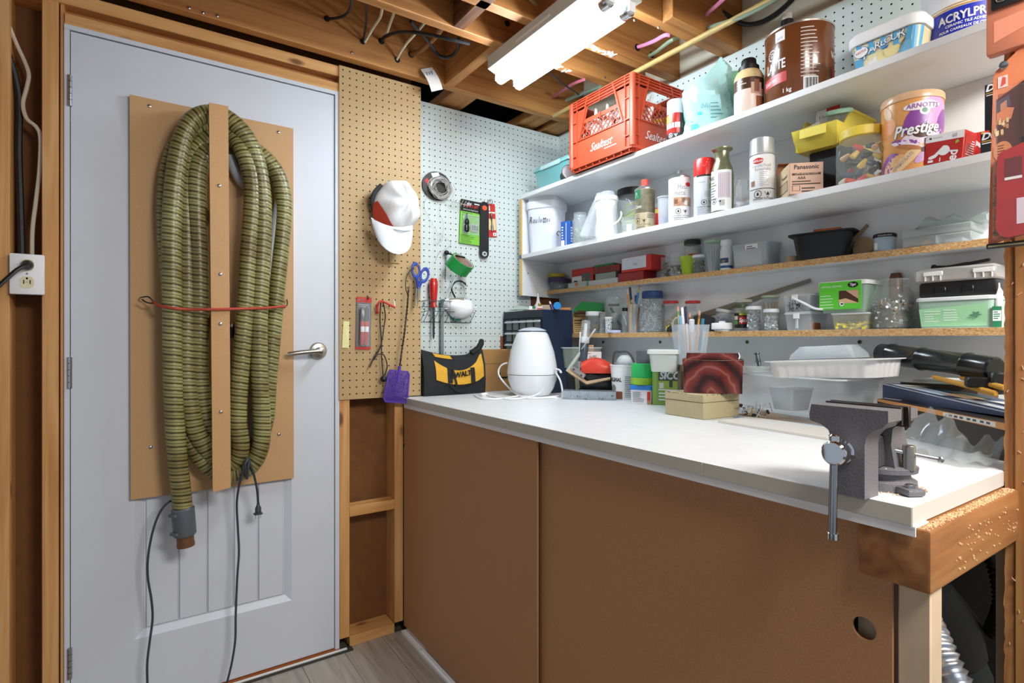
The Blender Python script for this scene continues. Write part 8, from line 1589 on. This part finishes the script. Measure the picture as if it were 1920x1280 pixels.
b = MB(); b.at(w_*.44, .065, .028).stack([(rrect(.062, .07, .008), 0), (rrect(.085, .085, .008), .062)], mat('#c3cdd4', .4)); b.build('grey_cup', e); b = MB(); b.at(w_*.76, .055, .004).lathe([(.036, 0), (.039, .078)], mat('#e6e9ec', .4), 24); b.build('white_cup', e)
fill(e, diag(1, 1, 1), 0, .034, 70, [nut(DKM), chip(GREYP), nail(STB), washer(mat('#c9b6a0', .5)), nail(mat('#9a7a60', .5)), chip(mat('#c9b98a', .5))], 4, 'hardware', .0062, .016, rect=(w_*.36, .045), z0=.010); e.children[-1].location = (w_*.48, .07, 0)
b = MB(); b.rbox(.01, w_*.97, .0, .12, -.0, .0025, .001, mat('#b08a5a', .6), 1); b.build('dusty_bottom', e)
Mtub = Matrix.Translation(e.location) @ Matrix.Rotation(ang, 4, 'Z'); ztub = zc+h+.0045
# foam tray on the tub
e = thing('foam_tray', 'white fluted foam tray lying across the storage tub', 'tray', Mtub @ Vector((w_*.80, .075, h+.004)), ang+.16, None, 0, -.055); W, D, Hh = .285, .165, .046
def flute(w, d, r, amp, n=120):
    P = rrect(w, d, r, 10); L = []; tot = 0
    out = []
    for i in range(len(P)):
        a, c_ = Vector(P[i]), Vector(P[(i+1) % len(P)]); m_ = max(1, int((c_-a).length/.004))
        for j in range(m_): out.append(a+(c_-a)*j/m_)
    return [(p_.x*(1+amp*math.sin(i*.9)), p_.y*(1+amp*math.sin(i*.9))) for i, p_ in enumerate(out)]
wf = mat('#e9eaea', .5); n_ = len(flute(W, D, .03, 0)); base = flute(W, D, .03, .011)
def sc(P, a, c_): return [(x*a, y*c_) for x, y in P]
fl0 = flute(W, D, .03, 0); b = MB(); b.stack([(sc(base, .92, .90), 0), (sc(base, .97, .96), Hh*.92), (sc(fl0, 1.06, 1.08), Hh*.94), (sc(fl0, 1.06, 1.08), Hh), (sc(fl0, .96, .95), Hh), (sc(base, .86, .84), .003)], wf, (True, True)); b.build('tray', e)
e2 = thing('clear_tray', 'upturned clear plastic tray lying in the white foam tray', 'tray', Mtub @ Vector((w_*.74, .085, h+.052)), ang+.2, None, 0, -.06)
b = MB(); b.stack([(rrect(.17, .10, .012, 4), 0), (rrect(.165, .095, .012, 4), .012), (rrect(.13, .07, .016, 4), .034)], mat('#d6e2ea', .12, alpha=.40), (False, True)); b.build('tray', e2); b = MB()
for x in (-.045, -.015, .015, .045): b.box(x-.0012, x+.0012, -.035, .035, .008, .034, mat('#dfe8ee', .12, alpha=.5))
b.build('ribs', e2)
# clear lid / glass clutter with grey tool left of the tray
e = thing('round_cover', 'round clear cover lying on the left end of the storage tub', 'lid', Mtub @ Vector((.035, .06, h+.005)), ang); b = MB(); b.lathe([(.036, 0), (.038, .004), (.038, .016), (.03, .018)], mat('#cfd8d6', .08, alpha=.4), 28); b.build('lid', e)
e = thing('pipe_fitting', 'grey metal pipe fitting standing on the round clear cover', 'fitting', Mtub @ Vector((.045, .055, h+.0235)), ang, None, 0, -.22); b = MB(); b.lathe([(.006, 0), (.006, .012), (.009, .013), (.0065, .020), (.005, .034), (.0075, .036), (.0075, .040)], mat('#5f686c', .35, .7), 14); b.build('body', e)
# blue strip, white board
p, q = pZ(1378, 782, zc), pZ(1562, 802, zc)
e = thing('blue_strip', 'pale blue plastic strip lying along the front of the storage tub', 'strip', p, math.atan2((q-p).y, (q-p).x)); L = (q-p).length; b = MB(); b.rbox(0, L, -.012, -.002, 0, .005, .002, mat('#8aa8c4', .4), 2); b.build('strip', e)
P4 = [pZ(1342, 791, zc), pZ(1548, 824, zc), pZ(1566, 806, zc), pZ(1400, 783, zc)]
e = thing('white_board', 'thin white offcut board lying flat on the worktop before the storage tub', 'board', P4[0], 0); i = local(e); off = Vector((-.004, -.010, 0)); b = MB(i); b.loft([[tuple(p_+off) for p_ in P4], [tuple(p_+off+Vector((0, 0, .0055))) for p_ in P4]], mat('#dcd9d2', .5)); b.build('board', e)
e = thing('orange_scrap', 'torn orange scrap on the end of the white offcut board', 'scrap', pZ(1552, 806, zc)+Vector((0, -.008, .006)), .3); b = MB(); b.loft([[(-.012, -.003, 0), (.010, -.006, 0), (.012, .006, 0), (-.002, .004, 0)], [(-.012, -.003, .001), (.010, -.006, .004), (.012, .006, .006), (-.002, .004, .002)]], mat('#d9603a', .6)); b.build('scrap', e)
# --- right end: stack of boxes, pipe, bag
def slanted(nm, lb, cat, A, B, depth, hA, hB, m):      # long box with front top edge A-B, running back into the wall
    u_ = (B-A).normalized(); n_ = Vector((-u_.y, u_.x, 0)).normalized()
    if n_.x < 0: n_ = -n_
    e = thing(nm, lb, cat, (A.x, A.y, A.z-hA), 0); i = local(e); D_ = n_*depth
    b = MB(i); b.loft([[A-Vector((0, 0, hA)), A+D_-Vector((0, 0, hA)), A+D_, A], [B-Vector((0, 0, hB)), B+D_-Vector((0, 0, hB)), B+D_, B]], m); b.build('carton', e); return e, i, D_
A, B = pX(1645, 747, 1.50), pX(1884, 793, 1.335)
e, i, D_ = slanted('flat_carton', 'black carton with an orange top edge under the blue carton at the right end', 'carton', A, B, .17, A.z-zc-.0004, B.z-zc-.0004, mat('#2b2622', .35))
o_ = Vector((-.0006, -.0006, 0)); dn = Vector((0, 0, -.011)); b = MB(i); b.poly([A+o_, B+o_, B+o_+dn*1.2, A+o_+dn*.6], mat('#d99a5a', .5)); o_ *= 2; P_ = A.lerp(B, .58); Q_ = A.lerp(B, .94); b.poly([P_+o_+dn*.15, Q_+o_+dn*.15, Q_+o_+dn, P_+o_+dn*.85], PAPER); o_ *= 1.3
for f in (.62, .66, .70, .75, .79, .84, .88): P_ = A.lerp(B, f); Q_ = A.lerp(B, f+.025); b.poly([P_+o_+dn*.35, Q_+o_+dn*.35, Q_+o_+dn*.75, P_+o_+dn*.75], LINE)
b.build('print', e)
A, B = pX(1655, 719, 1.535), pX(1886, 772, 1.40)
e, i, D_ = slanted('blue_carton', 'long glossy dark blue carton with printed top at the right of the worktop', 'carton', A, B, .12, A.z-.9935, B.z-.991, mat('#46577a', .3))
up_ = Vector((0, 0, .0008)); b = MB(i)
def tp(f, g): return A.lerp(B, f)+D_*g+up_
for f0, f1, g0, g1, c_ in ((.03, .2, .1, .5, '#cfd8e0'), (.05, .3, .55, .95, '#2f4a3c'), (.22, .5, .1, .45, '#b9cfe4'), (.35, .6, .5, .8, '#3a5648'), (.42, .62, .25, .6, '#d9b48a'), (.6, .95, .1, .3, '#c9d2dc'), (.7, .98, .5, .75, '#e3e6e8'), (.1, .16, .2, .8, '#e6e6de')): b.poly([tp(f0, g0), tp(f1, g0), tp(f1+.05, g1), tp(f0+.05, g1)], mat(c_, .4)); up_ = up_+Vector((0, 0, .0002))
o_ = Vector((-.0006, -.0006, 0)); b.poly([A+o_, B+o_, B+o_+Vector((0, 0, -.0016)), A+o_+Vector((0, 0, -.0016))], PWHITE); b.build('printed_top', e)
zt = 1.036
e, w_, zf = tW('papers', 'curled white papers lying behind the dark blue carton', 'papers', 1.57, 1685, 1830, zt); b = MB()
for k in range(5): b.box(-w_*.45+.01*k, w_*.40+.006*k, .0+.004*k, .10, k*.0022, k*.0022+.0014, mat(('#c9cfc4', '#dfe2df', '#b4bda8', '#dfe2df', '#e6e8e6')[k], .7))
b.build('sheets', e); MB().box(-w_*.5, w_*.5, .01, .15, zc-zt, -.0004, mat('#5a4a38', .8)).build('box_under', e)
for j, (u0, v0, u1, v1) in enumerate(((1748, 706, 1868, 738), (1800, 707, 1884, 727))):
    a, c_ = pX(u0, v0, 1.53), pX(u1, v1, 1.44); pencil('wood_rod', ('left yellow wooden rod on the dark blue carton', 'right yellow wooden rod on the dark blue carton')[j], 'stick', a, c_, .0055, mat('#c9932e', .5), 'pen', None, mat('#c9932e', .5))
a, c_ = pX(1652, 662, 1.655), pX(1868, 692, 1.50)
e = thing('black_pipe', 'long black ribbed plastic tube lying at the back right of the worktop', 'tube', a, 0); d = c_-a; i = local(e); b = MB(i @ Matrix.Translation(a) @ d.to_track_quat('Z', 'Y').to_matrix().to_4x4()); L = d.length; R0_ = .026
pr_ = [(R0_*.82, 0), (R0_, .004)]
for f in (.12, .42, .80): pr_ += [(R0_, L*f-.006), (R0_*1.10, L*f-.002), (R0_*1.10, L*f+.002), (R0_, L*f+.006)]
pr_ += [(R0_, L-.004), (R0_*.85, L)]
b.lathe(pr_, mat('#141a1c', .22), 26); b.build('tube', e)
e, w_, zf = tW('black_bracket', 'black angled plastic bracket lying on the papers at the right end', 'bracket', 1.46, 1815, 1885, zt+.004, rz=.5); b = MB(); b.rbox(-w_/2, w_/2, 0, .03, 0, .022, .003, BLACK, 1); b.rbox(w_*.1, w_*.5, -.01, .02, -.012, .034, .004, mat('#22282a', .4), 1); b.build('bracket', e)
e, w_, zf = tW('brown_box', 'open brown box behind the storage tub with a red tool', 'box', 1.52, 1560, 1660, zc); b = MB(); b.rbox(-w_/2, w_/2, 0, .12, 0, .052, .001, mat('#8a6440', .7), 1); b.build('box', e)
e, S = tC('red_tool', 'small red handled tool standing behind the white foam tray', 'tool', 1622, 1.42, zc, ry=.15); b = MB(S); b.rbox(-6, 6, -4, 4, 0, 52, 2.5, mat('#c93a34', .4), 2); b.build('handle', e)
# clear film bag at the right end
rr = random.Random(7); R = []; x0, x1 = pX(1695, VC, 1.32).y, .332; NT = 40
for k in range(NT+1):
    t = k/NT; y = x0+(x1-x0)*t; row = []
    for j in range(9):
        q = j/8; cr_ = .010*math.sin(9*t+5*q)+.007*math.sin(21*t-9*q)+.005*math.sin(37*t+4*q)+rr.uniform(-.0015, .0015)
        row.append((1.225+.10*q+.025*math.sin(6*t)*(1-q)+cr_*.5, y, zc+.0015+max(0, (.012+.055*q**1.3)*(.55+.45*math.sin(PI*min(1, .25+t)))+cr_*(.3+q))))
    R.append(row)
e = thing('film_bag', 'crumpled clear plastic bag at the right end of the worktop', 'bag', (1.27, (x0+x1)/2, zc), 0); i = local(e); b = MB(i); vs = [p_ for r_ in R for p_ in r_]; b.add(vs, [(k*9+j, k*9+j+1, (k+1)*9+j+1, (k+1)*9+j) for k in range(NT) for j in range(8)], mat('#aab4b8', .1, alpha=.42)); b.build('film', e, sharp=60)

# ============================================================ BENCH VISE
e = thing('bench_vise', 'grey cast iron bench vise bolted at the front right corner of the worktop', 'vise', (.955, .391, zc), -PI/2)
ci = mat('#77757a', .5, .3, bump=.5, bscale=350, name='cast_iron'); cd_ = mat('#4a484c', .55, .35, bump=.4, bscale=300)
b = MB(); b.lathe([(.046, 0), (.045, .012), (.038, .016), (.036, .024), (.046, .026), (.047, .033), (.040, .036)], ci, 36); b.build('swivel_base', e)
for a in (-.5, 2.1, -2.6):
    b = MB(Matrix.Rotation(a, 4, 'Z')); b.rbox(.036, .068, -.014, .014, 0, .011, .004, ci, 2); b.lathe([(.001, 0)]*1+[(.001, .001)], ci, 3) if False else None; b.at(0, 0, 0); b.M = Matrix.Rotation(a, 4, 'Z') @ Matrix.Translation((.056, 0, .011)); b.lathe([(.008, 0), (.008, .004), (.005, .005)], STEEL, 6); b.build('lug', e)
b = MB(); b.loft([[(-.030, -.030, .034), (.030, -.030, .034), (.030, .034, .034), (-.030, .034, .034)], [(-.026, -.034, .070), (.026, -.034, .070), (.026, .020, .070), (-.026, .020, .070)], [(-.030, -.038, .095), (.030, -.038, .095), (.030, .000, .095), (-.030, .000, .095)], [(-.052, -.040, .112), (.052, -.040, .112), (.052, -.012, .112), (-.052, -.012, .112)], [(-.052, -.040, .1255), (.052, -.040, .1255), (.052, -.012, .1255), (-.052, -.012, .1255)]], ci); b.build('fixed_jaw', e)
b = MB(); b.rbox(-.054, .054, -.0475, -.040, .100, .130, .0008, mat('#2d2826', .5, .4), 1); b.build('jaw_plate', e)
out = [(-.052, .1275), (.052, .1275), (.052, .112), (.044, .103), (.032, .097), (.025, .088), (.0225, .076), (.0225, .0), (-.0225, .0), (-.0225, .080), (-.027, .092), (-.038, .099), (-.054, .103), (-.055, .112)]
b = MB(); b.prism(out[::-1], -.108, -.066, ci); b.build('front_jaw', e)
b = MB(); b.rbox(-.052, .052, -.066, -.060, .104, .130, .0006, mat('#2d2826', .5, .4), 1); b.build('jaw_plate', e)
b = MB(); b.rbox(-.018, .018, -.066, .03, .036, .084, .003, cd_, 1); b.build('slide', e)
b = MB(Matrix.Translation((-.006, -.108, .064)) @ Matrix.Rotation(PI/2, 4, 'X')); b.lathe([(.017, 0), (.017, .004), (.012, .006), (.012, .012), (.0165, .013), (.0175, .016), (.0175, .028), (.015, .031), (.006, .0315)], CHROME, 28); b.build('screw_head', e)
b = MB(); b.rod((-.008, -.129, .084), (-.010, -.131, -.055), .0058, mat('#a9adb0', .18, 1.), 14); b.build('handle', e)
for z in (.084, -.055): b = MB(Matrix.Translation((-.008 if z > 0 else -.010, -.1295, z))); b.lathe([(.005, -.007), (.0078, -.005), (.0078, .004), (.005, .006)], CHROME, 14); b.build('handle_knob', e)
b = MB(Matrix.Translation((.040, -.010, .033))); b.lathe([(.0085, 0), (.0085, .034), (.0075, .036)], mat('#a9a59c', .25, .9), 16); b.build('lock_post', e)
b = MB(); b.rod((.022, -.020, .060), (.074, .006, .052), .003, STEEL, 10); b.sphere((.074, .006, .052), .0048, STEEL, 10); b.sphere((.022, -.020, .060), .0048, STEEL, 10); b.build('lock_bar', e)
rr = random.Random(11); b = MB()
for i in range(420):
    a, q = rr.uniform(0, 6.3), rr.uniform(.026, .057); z = .034 if q < .044 else .0005; b.at(q*math.cos(a), q*math.sin(a), z, rz=rr.uniform(0, 3)); s_ = rr.uniform(.0006, .0018); b.stack([(rrect(s_*2.2, s_*1.2, s_*.3, 1), 0), (rrect(s_, s_*.5, s_*.1, 1), s_*rr.uniform(.4, 1))], sm)
b.build('sawdust', e, kind='stuff')

# ============================================================ HANGING ON THE POST
XQ = 1.2335
e, S = tB('lighter_pack', 'orange carded gas lighter pack with red grip hanging on the post', 'pack', 1888, 290, 1.200); og = mat('#e2875c', .5)
hx, k = S[0][0], S[2][2]; top, bot = 170, -168
def tl(z): return -28-(170-z)*.014
b = MB(S); b.loft([[(-26, y, top-18), (-22, y, top-8), (40, y, top+32), (110, y, top+45), (110, y, bot+40), (-36, y, bot)] for y in (0, 2)], og); b.build('card', e)
b = MB(S); b.poly([(-20, -.3, 108), (30, -.3, 130), (100, -.3, 140), (100, -.3, -60), (20, -.3, -100), (-20, -.3, -110)], mat('#5a2a26', .5)); b.poly([(-20, -.5, 60), (8, -.5, 66), (14, -.5, 85), (-18, -.5, 95)], og); b.poly([(-28, -.5, -20), (-12, -.5, -12), (-8, -.5, -120), (-31, -.5, -140)], og)
b.poly([(-18, -.7, 104), (4, -.7, 112), (8, -.7, 92), (-18, -.7, 82)], mat('#5a5060', .5)); b.poly([(-12, -.8, 98), (0, -.8, 103), (0, -.8, 88), (-12, -.8, 84)], mat('#c98a6a', .5))
b.poly([(-8+18*math.cos(t), -.9, 8+18*math.sin(t)*1.05) for t in [i*PI/12 for i in range(24)]], mat('#d98c58', .5)); b.lines(-18, 2, 20, -1.1, 6, 5, 1.6, mat('#5a2a1a', .6), 4)
rr = random.Random(2)
for i in range(14): x, z = rr.uniform(-26, 0), rr.uniform(34, 62); b.quad(x, x+5, z, z+9, -1.0-i*.02, mat(rr.choice(['#e6c48a', '#c98a5a', '#f0ddb4']), .5))
b.quad(-17, 2, 128, 150, -.6, mat('#e9d2cc', .5)); b.poly([(-12, -.8, 130), (-2, -.8, 134), (-2, -.8, 146), (-8, -.8, 148)], mat('#d95a4a', .5))
b.M = S @ Matrix.Translation((-20, -1.2, -92)) @ Matrix.Rotation(-PI/2, 4, 'Y'); b.text('Gas Lighter / Briquet à gaz', 0, -6, 0, 17, INK, .62, fat=.10); b.text('Gas Lighter / Briquet à gaz', 0, -6, -.5, 17, mat('#f0d878', .5), .62, fat=.03); b.build('print', e)
b = MB(S); b.rbox(-38, 110, -6, 1, bot-6, bot+4, 1.5, mat('#2a2a28', .4), 1); b.quad(-34, 60, bot-3, bot, -6.2, mat('#b9a77a', .5)); b.build('card_foot', e)
rd = mat('#a82126', .25, noise=.12, nscale=30); b = MB(S); n = 8
P = [(0, -2), (0, -125), (8, -150), (60, -150), (60, 10), (24, 10), (8, 6)]
b.loft([[(x, y, z) for x, z in [(-12, -6), (-15, -138), (-8, -152), (8, -158), (80, -150), (80, 22), (20, 8), (-6, 2)]] for y in (-4, -16, -19)], rd); b.build('grip', e, sharp=50)
b = MB(S); b.quad(2, 34, -48, -12, -19.3, mat('#6a2428', .3)); b.quad(2, 34, -52, -47, -19.6, mat('#e6dede', .3)); b.quad(24, 60, -135, -88, -19.4, mat('#d9c6d0', .5)); b.build('grip_window', e)
b = MB(S); b.rbox(30, 60, -17, -4, 8, 24, 3, mat('#39393b', .2, .8), 2); b.build('guard', e); b = MB(S); b.rbox(38, 46, -14, -8, 24, 140, 2, mat('#b9b6ae', .25, .9), 1); b.build('barrel', e)
b = MB(S); b.rbox(-20, 100, -23, 0, -160, 120, 3, mat('#e6ecee', .06, alpha=.05), 1); b.build('blister', e)
p = pX(1896, 118, XQ); e = thing('nail', 'large nail driven into the post holding the orange lighter pack', 'nail', p, -PI/2); b = MB(Matrix.Rotation(PI/2+.35, 4, 'X')); b.lathe([(.0016, -.004), (.0016, .040)], mat('#6a4a3a', .5, .6), 10); b.lathe([(.0065, .040), (.0062, .042), (.004, .043)], STEEL, 14); b.build('nail', e)
e, S = tB('orange_case', 'pale orange plastic tool case with black latch hanging at the top of the post', 'case', 1890, 40, 1.205); pc = mat('#e28c6c', .4); b = MB(S); b.rbox(-38, 120, -14, 10, -58, 120, 4, pc, 2); b.build('case', e)
b = MB(S); b.loft([[(-22, -14.6, -38), (110, -14.6, -10), (110, -14.6, 8), (-22, -14.6, 2)], [(-22, -14.2, -38), (110, -14.2, -10), (110, -14.2, 8), (-22, -14.2, 2)]], mat('#e6967a', .4)); b.build('recess', e)
b = MB(S); b.rbox(-26, 100, -22, -14, 22, 100, 3, mat('#2a2c2e', .3), 2); b.build('latch', e); b = MB(S); b.tube([(-12, -23, 34), (-16, -23, 48), (-4, -23, 70), (40, -23, 80), (44, -23, 62), (28, -23, 44), (4, -23, 33), (-12, -23, 34)], 2.2, CHROME, 8, smooth=3); b.build('wire_bail', e)

# ============================================================ UNDER THE BENCH END
def flex(name, lb, pts, r0, r1, pitch, m):
    P = spline(pts, 14); acc = [0]
    for i in range(1, len(P)): acc.append(acc[-1]+(P[i]-P[i-1]).length)
    n = int(acc[-1]/pitch*4); Q = []; rs = []; j = 0
    for i in range(n+1):
        s_ = acc[-1]*i/n
        while j < len(acc)-2 and acc[j+1] < s_: j += 1
        Q.append(P[j].lerp(P[j+1], (s_-acc[j])/max(1e-9, acc[j+1]-acc[j]))); rs.append((r0, (r0+r1)/2, r1, (r0+r1)/2)[i % 4])
    e = thing(name, lb, 'hose', pts[0], 0); b = MB(local(e)); b.tube(Q, rs, m, 18); b.build('hose', e, sharp=80)
flex('metal_hose', 'silver flexible metal duct under the bench end', [pX(1726, 1150, 1.01), pX(1742, 1180, .99), pX(1762, 1225, .97), pX(1792, 1285, .96), pX(1830, 1350, .95)], .019, .024, .0105, mat('#b4bac4', .3, .9))
flex('black_hose', 'black corrugated hose hanging in the dark under the bench end', [pX(1848, 1020, 1.50), pX(1872, 1055, 1.48), pX(1886, 1110, 1.48), pX(1884, 1150, 1.48), pX(1868, 1190, 1.5)], .019, .024, .011, mat('#141a19', .35))
e = thing('shop_vacuum', 'dark teal shop vacuum standing in the dark under the bench end', 'vacuum', (1.44, .58, .0), -PI/2); b = MB(); b.lathe([(.17, .05), (.19, .08), (.19, .42), (.17, .47)], mat('#08171d', .8), 30); b.build('drum', e); b = MB(); b.lathe([(.18, .47), (.17, .53), (.12, .60), (.05, .62)], mat('#0c1012', .9), 30); b.build('motor_head', e); b = MB(); b.rbox(-.10, .10, -.196, -.188, .24, .36, .003, mat('#12434c', .4), 1); b.build('label_plate', e)  # drum and head coloured near black to paint in the shade down here
b = MB()
for a in (0.6, 2.2, 3.8, 5.4): b.at(.16*math.cos(a), .16*math.sin(a), .025).sphere((0, 0, 0), .025, BLACK, 10)
b.build('casters', e, kind='stuff')
